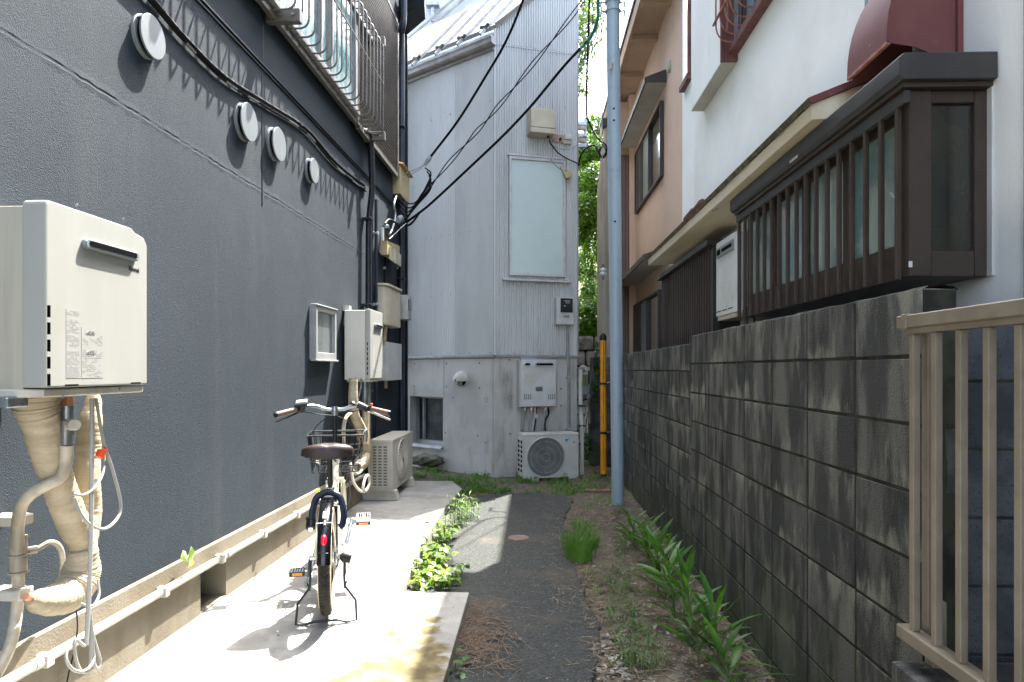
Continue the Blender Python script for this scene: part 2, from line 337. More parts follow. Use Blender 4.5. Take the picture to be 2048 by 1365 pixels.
for i in range(len(pts)):
    a, b = V(pts[i]), V(pts[(i + 1) % len(pts)]); n = max(1, int((b - a).length / .06)) if (max(a.x, b.x) > -.3 and min(a.y, b.y) > 2) else 1
    for k in range(n):
        c = a.lerp(b, k / n); j = .014 if n > 1 else 0; fine.append((c.x + rnd(-j, j), c.y + rnd(-j, j)))
bmp = bmesh.new(); vs = [bmp.verts.new((a, b, .022)) for a, b in fine]; fc = bmp.faces.new(vs)
ex = bmesh.ops.extrude_face_region(bmp, geom=[fc]); 
for v in [k for k in ex['geom'] if isinstance(k, bmesh.types.BMVert)]: v.co.z = -.03; v.co.x += .03 * (1 if v.co.x > 0 else 0)
bmesh.ops.recalc_face_normals(bmp, faces=bmp.faces); me = bpy.data.meshes.new('path'); bmp.to_mesh(me); bmp.free()
me.materials.append(m_asph); o = bpy.data.objects.new('path', me); COL.objects.link(o); o['kind'] = 'structure'; ORG['path'] = V((0, 0, 0))
# slab stain material
t = m_slab.node_tree; N = t.nodes; L = t.links; bsdf = N['Principled BSDF']; src = bsdf.inputs['Base Color'].links[0].from_socket
geo = N.new('ShaderNodeNewGeometry'); prev = None
st = [(865, 1240, .05), (858, 1262, .065), (848, 1282, .06), (866, 1298, .08), (842, 1312, .09), (800, 1325, .15), (770, 1345, .19), (830, 1345, .15), (725, 1372, .20), (700, 1395, .24), (880, 1320, .05), (780, 1268, .04), (800, 1280, .035)]
for a, b, r in st:
    if r == 0: continue
    c = W.atz(a, b, .09); d = N.new('ShaderNodeVectorMath'); d.operation = 'DISTANCE'; L.new(geo.outputs['Position'], d.inputs[0]); d.inputs[1].default_value = c
    m1 = N.new('ShaderNodeMath'); m1.operation = 'DIVIDE'; L.new(d.outputs['Value'], m1.inputs[0]); m1.inputs[1].default_value = r
    if prev is None: prev = m1.outputs[0]
    else:
        m2 = N.new('ShaderNodeMath'); m2.operation = 'MINIMUM'; L.new(prev, m2.inputs[0]); L.new(m1.outputs[0], m2.inputs[1]); prev = m2.outputs[0]
no = N.new('ShaderNodeTexNoise'); no.inputs['Scale'].default_value = 14; no.inputs['Detail'].default_value = 5; L.new(geo.outputs['Position'], no.inputs[0])
ad = N.new('ShaderNodeMath'); ad.operation = 'ADD'; L.new(prev, ad.inputs[0]); L.new(no.outputs[0], ad.inputs[1])
mr = N.new('ShaderNodeMapRange'); L.new(ad.outputs[0], mr.inputs[0]); mr.inputs[1].default_value = 1.25; mr.inputs[2].default_value = 1.65; mr.inputs[3].default_value = .9; mr.inputs[4].default_value = 0
n2 = N.new('ShaderNodeTexNoise'); n2.inputs['Scale'].default_value = 9; n2.inputs['Detail'].default_value = 6; L.new(geo.outputs['Position'], n2.inputs[0])
r2 = N.new('ShaderNodeMapRange'); L.new(n2.outputs[0], r2.inputs[0]); r2.inputs[1].default_value = .4; r2.inputs[2].default_value = .6
mc = N.new('ShaderNodeMix'); mc.data_type = 'RGBA'; L.new(r2.outputs[0], mc.inputs[0]); mc.inputs[6].default_value = (.085, .065, .022, 1); mc.inputs[7].default_value = (.20, .16, .075, 1)
mx = N.new('ShaderNodeMix'); mx.data_type = 'RGBA'; L.new(mr.outputs[0], mx.inputs[0]); L.new(src, mx.inputs[6]); L.new(mc.outputs[2], mx.inputs[7]); L.new(mx.outputs[2], bsdf.inputs['Base Color'])
lw = lambda y: LW.p(y / dL.y, 0.01, 0).x
sx = [-.395, -.395]
sp = [(-.395, -2.5), (-.385, 3.99), (-.80, 4.0), (-.845, 5.0), (-.86, 6.5), (-.80, 7.45), (-.98, 7.95), (lw(7.95), 7.95), (lw(-2.5), -2.5)]
sb = MB().plan(W, sp, -.02, .09)
tag(build('concrete_slab', sb, m_slab, bevel=.008), kind='structure')
mh = W.atz(1037, 1076, .021)
t_ = tag(build('utility_cover', MB().lathe(mh, (0, 0, 1), [(-.01, .088), (.004, .088), (.006, .08), (.006, .02), (.003, .018)], 24), m_manhole, loc=mh), 'small round rusty cover set in the asphalt path', 'cover')
# ================================================================== DARK HOUSE (left)
dh = thing('dark_house', 'charcoal stucco house along the left side of the alley', 'house', LW.p(4, 0, 0))
ZB = CAMH + 1.048 * 1.942                              # batten height
FZ = .09 + .35
VX0, VX1 = LW.at(401, 1180, .03).x, LW.at(452, 1160, .03).x
SW = [LW.at(619, 614, .0).x, LW.at(661, 614, .0).x, LW.at(640, 720, 0).z, LW.at(640, 616, 0).z]
build('wall', MB().box(LW, -3, 8.86, -4, 0, FZ, ZB), m_stucco, dh)
wl = MB().box(LW, -3, 8.86, -4, .006, ZB + .022, 8.2)
build('upper_wall', wl, m_stucco_s, dh)
tr = MB().box(LW, -3, 8.84, -.05, .009, ZB + .002, ZB + .020).box(LW, -3, 8.84, -.05, .020, ZB + .0205, ZB + .030)
build('batten', tr, m_black, dh)
# seam ridges and vertical joints in the render coat
sm = MB(); sz = CAMH + 1.205; pr = []; n = 260
for i in range(n):
    s = -1 + i * 8.0 / (n - 1); zz = sz + .002 * sin(s * 3) + rnd(-.0035, .0035)
    h = rnd(.0002, .0030); pr.append([LW.p(s, -.001, zz - .04), LW.p(s, h, zz - .006), LW.p(s, -.001, zz + .002), LW.p(s, h * .9, zz + .012), LW.p(s, -.001, zz + .05)])
sm.grid(pr); build('coat_joint', sm, m_stucco, dh)
for px in (524,):
    s = LW.at(px, 200, 0).x
    build('wall_joint', MB().box(LW, s - .004, s + .004, -.01, .0035, sz - .1, ZB), m_black, dh)
    build('wall_joint', MB().box(LW, s - .004, s + .004, -.01, .0085, ZB + .035, 8.2), m_black, dh)
s = LW.at(720, 450, 0).x
build('wall_joint', MB().box(LW, s - .006, s + .006, -.01, .0035, sz - .05, ZB), m_black, dh)
fd = MB().box(LW, -3, VX0, -.2, .03, -.02, FZ - .002).box(LW, VX1, 8.86, -.2, .03, -.02, FZ - .002).box(LW, VX0, VX1, -.2, .03, .335, FZ - .002).box(LW, VX0, VX1, -.2, .03, -.02, .10)
build('foundation', fd, m_found, dh)
vg = build('foundation_vent', MB().box(LW, VX0, VX1, -.2, -.12, .10, .335), m_darkgrey, dh)
for k in range(9):
    x = VX0 + (VX1 - VX0) * (k + .5) / 9; build('vent_bar', MB().box(LW, x - .01, x + .01, -.119, -.105, .105, .33), m_valve, vg)
# eave high above and far end awning
build('roof', MB().box(LW, -3.2, 9.1, -4.2, .22, 8.2, 8.4), m_black, dh)
a_ = LW.at(815, 25, .1); 
hd = MB().plan(W, [(dp(812, 0, 8.9).x, 8.35), (dp(812, 0, 8.9).x, 8.9), (dp(850, 0, 8.5).x, 8.5), (dp(848, 0, 8.2).x, 8.2)], dp(0, 27, 8.4).z, dp(0, 27, 8.4).z + .25)
build('window_hood', hd, m_black, dh)
# small window
s0, s1, z0, z1 = SW
wf = build('window', MB().box(LW, s0, s1, 0, .012, z0, z1), m_sash, dh)
fw = .042
fr_ = MB().box(LW, s0, s0 + fw, .012, .055, z0, z1).box(LW, s1 - fw, s1, .012, .055, z0, z1).box(LW, s0 + fw, s1 - fw, .012, .055, z1 - fw, z1).box(LW, s0 + fw, s1 - fw, .012, .055, z0, z0 + fw * 1.4)
fr_.box(LW, s0 - .01, s1 + .012, .012, .065, z1, z1 + .012).box(LW, s0 - .01, s1 + .012, .012, .07, z0 - .014, z0)
build('frame', fr_, m_sash, wf, bevel=.003)
build('pane', MB().box(LW, s0 + fw, s1 - fw, .012, .025, z0 + fw * 1.4, z1 - fw), glassmat('window_pane_grey', (.10, .12, .12), .12), wf)
# upper window behind the grille + louvre panel
g0, g1 = 3.05, 6.32; zb = CAMH + 2.43; zt = CAMH + 4.35
uw = build('window', MB().box(LW, g0, g1, .006, .045, zb + .02, zt), m_sash, dh)
fr_ = MB().box(LW, g0, g1, .045, .115, zb + .03, zb + .075).box(LW, g0, g1, .045, .10, zt - .05, zt)
for x in (g0, 4.28, 5.30, g1 - .05, 5.55): fr_.box(LW, x, x + .05, .045, .09, zb + .075, zt - .05)
build('frame', fr_, m_sash, uw)
for x0, x1 in ((g0 + .05, 4.28), (4.33, 5.30), (5.60, g1 - .05), (5.35, 5.55)):
    build('pane', MB().box(LW, x0, x1, .045, .058, zb + .075, zt - .05), m_winglass if x0 > 4.3 else glassmat('window_pane_dim', (.16, .22, .25), .1), uw)
lv = build('louver_panel', MB().box(LW, 6.36, 8.06, .006, .05, zb - .02, CAMH + 4.25), m_dkslot, dh)
lf = MB().box(LW, 6.33, 6.38, .05, .09, zb - .04, CAMH + 4.28).box(LW, 8.04, 8.10, .05, .09, zb - .04, CAMH + 4.28).box(LW, 6.38, 8.04, .05, .095, zb - .07, zb - .02).box(LW, 6.38, 8.04, .05, .09, CAMH + 4.25, CAMH + 4.3)
build('louver_frame', lf, m_alum, lv, bevel=.003)
nz = 44
slm = None
for k in range(nz):
    z = zb + .0 + (4.25 - 2.43) * k / nz
    mb = MB().side(LW, [(.052, z), (.082, z + .004), (.086, z + .018), (.082, z + .020), (.052, z + .008)], 6.38, 8.04)
    build('slat', mb, m_alum, lv)
# window grille: bent bars on a rail
wg = thing('window_grille', 'grey metal grille of bent bars over the upper left window', 'window grille', LW.p(4.9, .1, zb))
build('rail', MB().box(LW, 3.4, 6.84, .040, .078, zb - .035, zb + .018), m_alum, wg, bevel=.003)
build('rail', MB().box(LW, 3.4, 6.84, .096, .134, zb + .95, zb + 1.0), m_alum, wg, bevel=.003)
for x in (3.41, 4.42, 6.76):
    br = build('bracket', MB().box(LW, x, x + .055, .0061, .245, zb - .05, zb + .04), m_alum, wg, bevel=.003)
    build('bracket', MB().box(LW, x, x + .05, .0061, .245, zb + .93, zb + 1.02), m_alum, wg, bevel=.003)
    for yy in (.12, .20): build('bolt', MB().lathe(LW.p(x, yy, zb - .005), -dL, [(0, .013), (.008, .011)], 8), m_valve, br)
b0 = None
for k in range(27):
    x = 3.50 + .1248 * k
    if b0 is None:
        R = .065; pp = [(.06, 0)] + [(.235 - R + R * sin(a), R - R * cos(a)) for a in [i * pi / 12 for i in range(0, 7)]] + [(.235 - R + R * cos(a), .96 - R + R * sin(a)) for a in [i * pi / 12 for i in range(0, 7)]] + [(.11, .96)]
        b0 = build('bar', MB().tube([LW.p(x, a, zb + .005 + b) for a, b in pp], .0075, 8), m_alum, wg, smooth=True); bx0 = x
    else:
        c = b0.copy(); COL.objects.link(c); c.location = b0.location + dL * (x - bx0)
build('stiffener', MB().tube([LW.p(3.5, .235, zb + .52), LW.p(6.75, .235, zb + .52)], .007, 6), m_alum, wg)
# vent caps
for i, (px, py, r, lb) in enumerate([(308, 74, .10, 'round pale vent cap nearest, highest on the dark wall'), (500, 245, .117, 'second round vent cap on dark wall, left of a close pair'), (560, 289, .115, 'third round vent cap on dark wall, right of the close pair'), (630, 342, .098, 'smallest looking round vent cap, beside the sagging cable end')]):
    q = LW.at(px, py, .05); c = LW.p(q.x, 0, q.z)
    t_ = thing('wall_vent', lb, 'wall vent', c, 'round vent caps on the dark wall')
    build('base', MB().lathe(c, nL, [(0, r * 1.0), (.010, r * 1.0), (.012, r * .97), (.018, r * .96)], 40), m_ventw, t_, smooth=True)
    build('core', MB().lathe(c, nL, [(.017, r * .82), (.042, r * .82)], 32), m_dkslot, t_)
    sh = MB(); 
    for k in range(26):                                # hood shell: upper arc between base and disc
        a0, a1 = radians(-70 + k * 215 / 26), radians(-70 + (k + 1) * 215 / 26)
        def pt(a, rr, o): return c + dL * cos(a) * rr + V((0, 0, 1)) * sin(a) * rr + nL * o
        sh.add([pt(a0, r * .97, .016), pt(a1, r * .97, .016), pt(a1, r * .99, .043), pt(a0, r * .99, .043)], [(0, 1, 2, 3)])
        sh.add([pt(a0, r * .92, .016), pt(a1, r * .92, .016), pt(a1, r * .94, .043), pt(a0, r * .94, .043)], [(3, 2, 1, 0)])
    build('hood', sh, m_ventw, t_, smooth=True, fix=False)
    build('face_disc', MB().lathe(c, nL, [(.040, r * .995), (.041, r), (.0475, r), (.049, r * .985)], 56), m_ventw, t_, smooth=True)
# sagging cable on wall
cp = [(255, -55), (305, 0), (370, 76), (450, 154), (535, 208), (612, 258), (672, 326), (731, 374)]
cb = thing('wall_cable', 'black cable sagging across the dark wall below the batten', 'cable', LP(510, 199, .02))
build('sheath', MB().tube(arc([LP(a, b, .022) for a, b in cp], 6), .014, 8), m_cable, cb, smooth=True)
build('sheath', MB().tube(arc([LP(a + 1, b + 9, .014) for a, b in cp], 6), .009, 6), m_cable, cb, smooth=True)
a_ = arc([LP(a + 1, b + 9, .014) for a, b in cp], 8)
for k in range(16, len(a_) - 3, 4):
    if k % 12 != 8: build('tape_mark', MB().tube([a_[k] + nL * .003, a_[k + 1] + nL * .003, a_[k + 2] + nL * .003], .0085, 6), m_print, cb)
for a, b in ((605, 249), (731, 374)):
    build('clamp', MB().tube([LP(a, b, .0) , LP(a, b, .06)], .012, 8), m_valve, cb)
# downpipes
d1 = thing('downpipe', 'black downpipe running down the dark wall left of the heater', 'downpipe', LP(738, 620, .06))
P1 = [(724, 262, .07), (736, 266, .08), (741, 280, .09), (743, 330, .09), (744, 380, .09), (740, 420, .07), (737.5, 455, .06), (737, 540, .06), (737, 620, .06), (737, 860, .06), (737, 975, .06)]
zbase = .09
pl = [LP(a, b, o_) for a, b, o_ in P1]; sdn = LW.loc(pl[-4]).x
pl = pl[:-3] + [LW.p(sdn, .06, 1.6), LW.p(sdn, .06, zbase + .01)]
build('pipe', MB().tube(arc(pl, 4), .032, 12), m_black, d1, smooth=True)
for z in (3.0, 2.1, 1.2): build('clip', MB().box(LW, sdn - .045, sdn + .045, .0, .10, z, z + .025), m_black, d1, bevel=.003)
s2 = LW.at(752, 500, .03).x
build('side_pipe', MB().tube([LW.p(s2, .03, LW.at(752, 400, .03).z), LW.p(s2, .03, .1)], .018, 8), m_navyp, d1, smooth=True)
for z in (2.95, 2.16): build('clip', MB().tube([LW.p(s2, .0, z), LW.p(s2, .055, z)], .02, 8), m_steel, d1)
d2 = thing('downpipe', 'navy blue downpipe at the far corner of the dark house', 'downpipe', LP(803, 700, .06))
s3 = LW.at(803, 500, .06).x
P2 = [dp(808, -60, 8.1), dp(808, 30, 8.1), dp(804.5, 62, 8.15), LW.p(s3, .06, LW.at(803, 85, .06).z), LW.p(s3, .06, 3), LW.p(s3, .06, .1)]
build('pipe', MB().tube(arc(P2, 4), .038, 12), m_navyp, d2, smooth=True)
for py in (256, 410, 560): build('clip', MB().box(LW, s3 - .05, s3 + .05, 0, .105, LW.at(803, py, .06).z, LW.at(803, py, .06).z + .02), m_black, d2, bevel=.003)
# trim corner strip
build('corner_trim', MB().box(LW, 8.86, 8.90, -.3, .03, .1, 8.2), m_black, dh)
# ================================================================== NEAR WATER HEATER
h1 = thing('water_heater', 'large cream tankless water heater nearest, hanging on dark wall', 'water heater', LP(92, 800, .3))
O1 = .492; a = LW.at(92, 398, O1); b = LW.at(295, 462, O1); s0, s1 = a.x, b.x; z1 = a.z; z0 = LW.at(92, 792, O1).z
build('body', MB().box(LW, s0 + .008, s1 - .008, .03, O1 - .075, z0 + .012, z1 - .016), m_creams, h1, bevel=.006)
cv = build('front_cover', MB().prism(LW, [(s0, z0 + .022), (s1, z0 + .022), (s1, z1 - .045), (s1 - .02, z1 - .02), (s1 - .07, z1 - .012), (s1 - .09, z1), (s0 + .01, z1), (s0, z1 - .01)], O1 - .075, O1), m_cream, h1, bevel=.016, smooth=True)
build('base_rim', MB().box(LW, s0 + .004, s1 - .004, .06, O1 - .012, z0 - .006, z0 + .018), m_whitepipe, h1, bevel=.004)
for sx_ in (s0 + .06, s0 + .42):
    build('wall_bracket', MB().box(LW, sx_ - .05, sx_ + .03, 0, .05, z1 - .03, z1 + .03), m_whitepipe, h1)
p0, p1 = LW.at(170, 488, O1), LW.at(266, 513, O1); zc = (p0.z + p1.z) / 2
def stadium(x0, x1, zc, r, n=10): return [(x0 - r * sin(pi * i / n), zc + r * cos(pi * i / n)) for i in range(n + 1)] + [(x1 + r * sin(pi * i / n), zc - r * cos(pi * i / n)) for i in range(n + 1)]
ex = build('exhaust', MB().prism(LW, stadium(p0.x, p1.x, zc, .0165), O1 - .002, O1 + .015), m_ventw, h1, bevel=.004)
build('outlet', MB().prism(LW, stadium(p0.x + .008, p1.x - .008, zc + .001, .0085), O1 + .0145, O1 + .0162), m_dkslot, ex)
for k in range(5):
    ya, yb = 609 + k * 34.3, 637 + k * 34.3
    q0, q1 = LW.atx(98, ya, s0), LW.atx(98, yb, s0)
    build('side_slot', MB().tube([LW.p(s0 - .0005, q0.y, q0.z - .003), LW.p(s0 - .0005, q0.y, q1.z + .003)], .0042, 8), m_dkslot, h1)
for a_, b_, yy in ((130, 157, 771.5), (262, 281, 767)):
    q0, q1 = LW.at(a_, yy, O1), LW.at(b_, yy - 1, O1); build('cover_slot', MB().box(LW, q0.x, q1.x, O1 - .002, O1 + .0008, q0.z - .002, q0.z + .003), m_dkslot, h1)
for px_, py_ in ((135, 795), (246, 778), (154, 410), (247, 438)):
    q = LW.at(px_, py_, O1 + .001); build('screw', MB().lathe(LW.p(q.x, O1 - .014 if py_ > 700 else O1 - .002, q.z), nL, [(0, .004), (.004, .004), (.005, .002)], 8), m_valve, h1)
build('side_seam', MB().box(LW, s0 + .0065, s0 + .0078, .20, .202, z0 + .02, z1 - .03), m_print, h1)
def notice(parent, fr, px0, px1, y0, y1, o, rows, title=None, mat=None, density=.8, mark=None):
    """flat printed notice: rows of small print as thin strips on a pale panel"""
    A = fr.at(px0, y0, o); B = fr.at(px1, y0, o); Cc = fr.at(px0, y1, o)
    x0, x1, zt_, zb_ = A.x, B.x, A.z, Cc.z; lo, hi = min(x0, x1), max(x0, x1)
    lp = build('notice', MB().box(fr, lo, hi, o - .002, o + .0007, zb_, zt_), mat or m_cream, parent)
    mb = MB(); h = (zt_ - zb_) / (rows + 1)
    for r in range(rows):
        z = zt_ - h * (r + 1)
        if mark and mark(r): continue
        x = lo + (hi - lo) * .05
        while x < hi - (hi - lo) * .08:
            l = (hi - lo) * rnd(.04, .22)
            if rnd(0, 1) < density: mb.box(fr, x, min(x + l, hi - .003), o + .0007, o + .0011, z - h * .22, z + h * .22)
            x += l + (hi - lo) * rnd(.015, .05)
    tag(build('print', mb, m_print, lp), kind='stuff'); return lp, (lo, hi, zb_, zt_)
lp, rc = notice(h1, LW, 132, 160, 618, 757, O1, 38, mark=lambda r: r in (3, 4, 13, 21, 22))
lp2, rc2 = notice(h1, LW, 162.5, 206, 655, 757, O1, 26, density=.62, mark=lambda r: r in (0, 1, 9, 10))
RT = dL; UP = V((0, 0, 1))
for s_, k in (('△警告', .02), ('△注意', .42)):
    text(s_, .013, LW.p(rc2[0] + .022, O1 + .0013, rc2[3] - .016 - k * (rc2[3] - rc2[2])), RT, UP, m_print, lp2)
text('Rinnai', .0240, LW.p(LW.at(257, 540, O1).x, O1 + .0006, LW.at(257, 541, O1).z), RT, UP, m_darkgrey, h1)
build('underside_fitting', MB().box(LW, s0 - .03, s0 + .05, .33, .40, z0 - .035, z0 - .004).box(LW, s0 - .12 + .1, s0 + .13, .2, .3, z0 - .03, z0 - .004), m_valve, h1, bevel=.004)
# wrapped pipes below
def wrap(mb, pts, o, m=7, wob=.035):
    c = arc([LP(a, b, oo) for a, b, r, oo in pts], m); rr = []
    for i in range(len(pts) - 1):
        for k in range(m): t = k / m; t = t * t * (3 - 2 * t); rr.append(pts[i][2] * (1 - t) + pts[i + 1][2] * t)
    rr.append(pts[-1][2]); out = []
    n = len(c); c2 = []; r2 = []
    for i in range(n - 1):
        for k in range(3):
            t = k / 3; c2.append(c[i].lerp(c[i + 1], t)); r2.append((rr[i] * (1 - t) + rr[i + 1] * t) * (1 + rnd(-wob, wob)))
    c2.append(c[-1]); r2.append(rr[-1]); mb.tube(c2, r2, 18); return mb
sc_ = 1 / 610.
ip = thing('insulated_pipes', 'cream wrapped insulated pipes bulging below the near water heater', 'insulated pipes', LP(160, 1100, .25))
zt0 = z0
A = [(72, 788, 40, .30), (74, 815, 39, .30), (84, 850, 34, .30), (97, 900, 33, .29), (112, 950, 30, .28), (128, 1000, 30, .27), (148, 1050, 31, .26), (163, 1085, 27, .25), (166, 1110, 30, .25), (163, 1140, 38, .24), (156, 1165, 40, .24), (135, 1190, 38, .24), (108, 1200, 32, .25), (80, 1202, 24, .26), (60, 1198, 12, .27)]
build('wrapped_pipe', wrap(MB(), [(a, b, r * sc_, o_) for a, b, r, o_ in A], 0), m_wrap, ip, smooth=True, angle=80)
B = [(187, 785, 12, .22), (186, 810, 18, .22), (180, 850, 25, .22), (177, 900, 26, .22), (175, 960, 25, .23), (180, 1020, 24, .23), (174, 1065, 24, .24), (168, 1095, 24, .25)]
build('wrapped_pipe', wrap(MB(), [(a, b, r * sc_, o_) for a, b, r, o_ in B], 0), m_wrap, ip, smooth=True, angle=80)
build('pipe_end', MB().tube([LP(62, 1198, .27), LP(50, 1193, .28)], .012, 8), m_copper, ip)
gp = thing('gas_pipe', 'beige gas pipe with grey valve beside the wrapped pipes', 'gas pipe', LP(36, 1050, .2))
build('nut', MB().tube([LP(135, 790, .36), LP(135, 811, .36)], [.016, .021], 6), m_copper, gp)
build('coupling', MB().tube([LP(135, 812, .36), LP(135, 838, .36)], .017, 14), m_valve, gp, smooth=True)
vv = build('valve', MB().tube([LP(135, 838, .36), LP(135, 842, .36), LP(134, 868, .36), LP(133, 872, .36), LP(133, 890, .36)], [.018, .023, .022, .018, .017], 16), m_valve, gp, smooth=True)
build('valve_knob', MB().tube([LP(140, 850, .37), LP(150, 850, .43)], [.019, .018], 16), m_whitepipe, vv, smooth=True, bevel=.002)
G = [(134, 890, .36), (132, 925, .35), (120, 955, .33), (90, 972, .29), (60, 990, .24), (42, 1015, .18), (36, 1050, .12), (36, 1100, .09), (36, 1180, .07), (33, 1225, .07), (22, 1285, .09), (0, 1335, .12), (-40, 1400, .15)]
build('pipe', MB().tube(arc([LP(a, b, c) for a, b, c in G], 5), .0195, 12), m_pipeb, gp, smooth=True)
for y0, y1, r in ((1073, 1078, .030), (1079, 1108, .027), (1109, 1112, .031), (1113, 1142, .027), (1143, 1147, .031)):
    build('coupling', MB().tube([LP(37, y0, .085), LP(37, y1, .085)], r, 18), m_pipeb, gp, smooth=True)
for py in (1040, 1187):
    q = LW.at(34, py, .08); build('clamp', MB().box(LW, q.x - .035, q.x + .035, 0, .115, q.z - .018, q.z + .018), m_whitepipe, gp, bevel=.004)
build('branch_pipe', MB().tube(arc([LP(50, 1103, .09), LP(75, 1098, .11), LP(100, 1085, .13), (LP(117, 1092, .13)), LP(125, 1115, .12), LP(123, 1160, .06)], 5), .010, 10), m_pipeb, gp, smooth=True)
build('coupling', MB().tube([LP(52, 1103, .09), LP(74, 1099, .11)], .0145, 10), m_pipeb, gp, smooth=True)
cd = thing('cord_bundle', 'grey cords hanging in loops under the near heater', 'cords', LP(183, 1000, .4))
o_ = .42
build('cord', MB().tube(arc([LP(184, 797, o_), LP(184, 900, o_), (LP(181, 1100, o_)), LP(176, 1230, o_), LP(172, 1290, o_)], 5), .0072, 8), m_cord, cd, smooth=True)
build('cord', MB().tube(arc([LP(193, 797, o_ - .05), LP(200, 850, o_ - .04), LP(208, 905, o_ - .02), LP(206, 945, o_), LP(190, 975, o_ + .01), LP(168, 990, o_), LP(146, 988, o_)], 6), .0045, 6), m_cord, cd, smooth=True)
build('cord', MB().tube(arc([LP(192, 797, o_), LP(206, 880, o_), LP(225, 940, o_), LP(241, 1005, o_), LP(236, 1035, o_), LP(212, 1057, o_), LP(185, 1052, o_), LP(163, 1030, o_), LP(148, 995, o_)], 6), .0055, 6), m_cord, cd, smooth=True)
c = [LP(160 + 28 * cos(t), 1312 + 32 * sin(t), o_ + .01 * sin(t)) for t in [2 * pi * i / 20 for i in range(20)]]
build('cord', MB().tube(c, .0052, 6, closed=True), m_cord, cd, smooth=True)
build('cord', MB().tube(arc([LP(173, 1230, o_), LP(172, 1290, o_), LP(150, 1280, o_), LP(152, 1320, o_), LP(165, 1345, o_), LP(180, 1330, o_), LP(182, 1240, o_)], 6), .0052, 6), m_cord, cd, smooth=True)
build('cord', MB().tube(arc([LP(178, 1210, o_), LP(186, 1270, o_), LP(200, 1320, o_), LP(196, 1337, o_), LP(188, 1325, o_), LP(184, 1260, o_), LP(178, 1220, o_)], 6), .0052, 6), m_cord, cd, smooth=True)
build('cord', MB().tube(arc([LP(196, 1160, .35), LP(198, 1190, .36), LP(185, 1212, .37), LP(160, 1208, .36)], 5), .0048, 6), m_cord, cd, smooth=True)
build('tag', MB().prism(LW, [(LW.at(196, 912, o_).x, LW.at(196, 912, o_).z), (LW.at(204, 918, o_).x, LW.at(204, 918, o_).z), (LW.at(213, 897, o_).x, LW.at(213, 897, o_).z), (LW.at(200, 899, o_).x, LW.at(200, 899, o_).z)], o_ - .01, o_ + .006), m_red, cd)
tag(build('thin_wire', MB().tube(arc([LP(152, 1215, .2), LP(155, 1255, .15), LP(149, 1300, .1), LP(138, 1345, .06), LP(132, 1375, .05)], 5), .003, 6), m_cable, loc=LP(152, 1300, .1)), 'thin black wire dangling from the wrapped pipe end', 'wire')
# foundation conduit
zc = CAMH - .576 * 1.892
cf = thing('foundation_conduit', 'white conduit clipped along the beige foundation', 'conduit', LW.p(4, .05, zc))
for k in range(6):
    a, b = k * 1.45 - 2, (k + 1) * 1.45 - 2
    build('pipe', MB().tube([LW.p(a, .052, zc), LW.p(b - .004, .052, zc)], .019, 12), m_whitepipe, cf, smooth=True)
    build('coupling', MB().tube([LW.p(a - .03, .052, zc), LW.p(a + .03, .052, zc)], .0225, 12), m_whitepipe, cf, smooth=True)
for px in (88, 325, 440, 525, 592):
    x = LW.at(px, 1100, .05).x; build('clip', MB().box(LW, x - .02, x + .02, .03, .078, zc - .026, zc + .023), m_whitepipe, cf, bevel=.003)
# ---- leaf caught on the conduit
def leafshape(mb, base, d, n, L_, w_, fold=.25, droop=.3, seg=5, tip=.85):
    d = V(d).normalized(); n = V(n); n = (n - d * n.dot(d)).normalized(); s = d.cross(n); rows = []
    for i in range(seg + 1):
        t = i / seg; ww = w_ * (sin(pi * min(t / tip * .5 if t < tip * .5 else .5 + (t - tip * .5) / (1 - tip * .5) * .5, 1)) ** .8) if 0 < t < 1 else w_ * .06
        c = base + d * L_ * t - n * droop * L_ * t * t
        rows.append([c - s * ww / 2 + n * fold * ww / 2, c, c + s * ww / 2 + n * fold * ww / 2])
    return mb.grid(rows)
c = LP(374, 1125, .07); lfm = MB()
leafshape(lfm, c + V((0, 0, -.02)), (0, .2, 1), nL, .10, .075, .5, -.1); leafshape(lfm, c, (.1, -.4, 1), nL, .07, .06, -.4, .2); leafshape(lfm, c + V((0, 0, -.03)), (.2, .3, .6), nL, .06, .06, .6, .4)
tag(build('fallen_leaf', lfm, M('pale_leaf', (.62, .68, .40), .6, c2=(.30, .48, .03), sc=28), loc=c, fix=False, smooth=True), 'pale crumpled green leaf caught on the foundation conduit', 'leaf')
# ================================================================== SECOND HEATER, AC, BOXES ON THE DARK HOUSE
h2 = thing('water_heater', 'smaller grey-white tankless water heater behind the bicycle on dark wall', 'water heater', LP(740, 760, .2))
s0 = LW.at(682.5, 640, 0).x; O2 = .275
a = LW.atx(741, 617, s0); O2 = a.y; s1 = LW.at(765.5, 640, O2).x; z1 = LW.atx(700, 619, s0).z; z0 = LW.atx(700, 760, s0).z
build('body', MB().box(LW, s0, s1 - .004, .03, O2 - .05, z0, z1 - .008), m_creams.copy() if False else M('heater_side_grey', (.50, .48, .43), .5, c2=(.46, .44, .39), sc=3), h2, bevel=.004)
build('front_cover', MB().box(LW, s0 - .004, s1, O2 - .05, O2, z0 + .006, z1 + .004), m_cream, h2, bevel=.010, smooth=True)
build('base_rim', MB().box(LW, s0 + .01, s1 - .01, .05, O2 - .01, z0 - .018, z0 + .004), m_whitepipe, h2)
build('wall_bracket', MB().box(LW, s0 + .05, s0 + .12, 0, .06, z1 - .01, z1 + .04), m_whitepipe, h2)
zs = LW.at(752, 652, O2).z
ex = build('exhaust', MB().prism(LW, stadium(s0 + .14, s1 - .07, zs, .018), O2 - .002, O2 + .018), m_ventw, h2, bevel=.004)
build('outlet', MB().prism(LW, stadium(s0 + .15, s1 - .08, zs, .008), O2 + .0175, O2 + .0195), m_dkslot, ex)
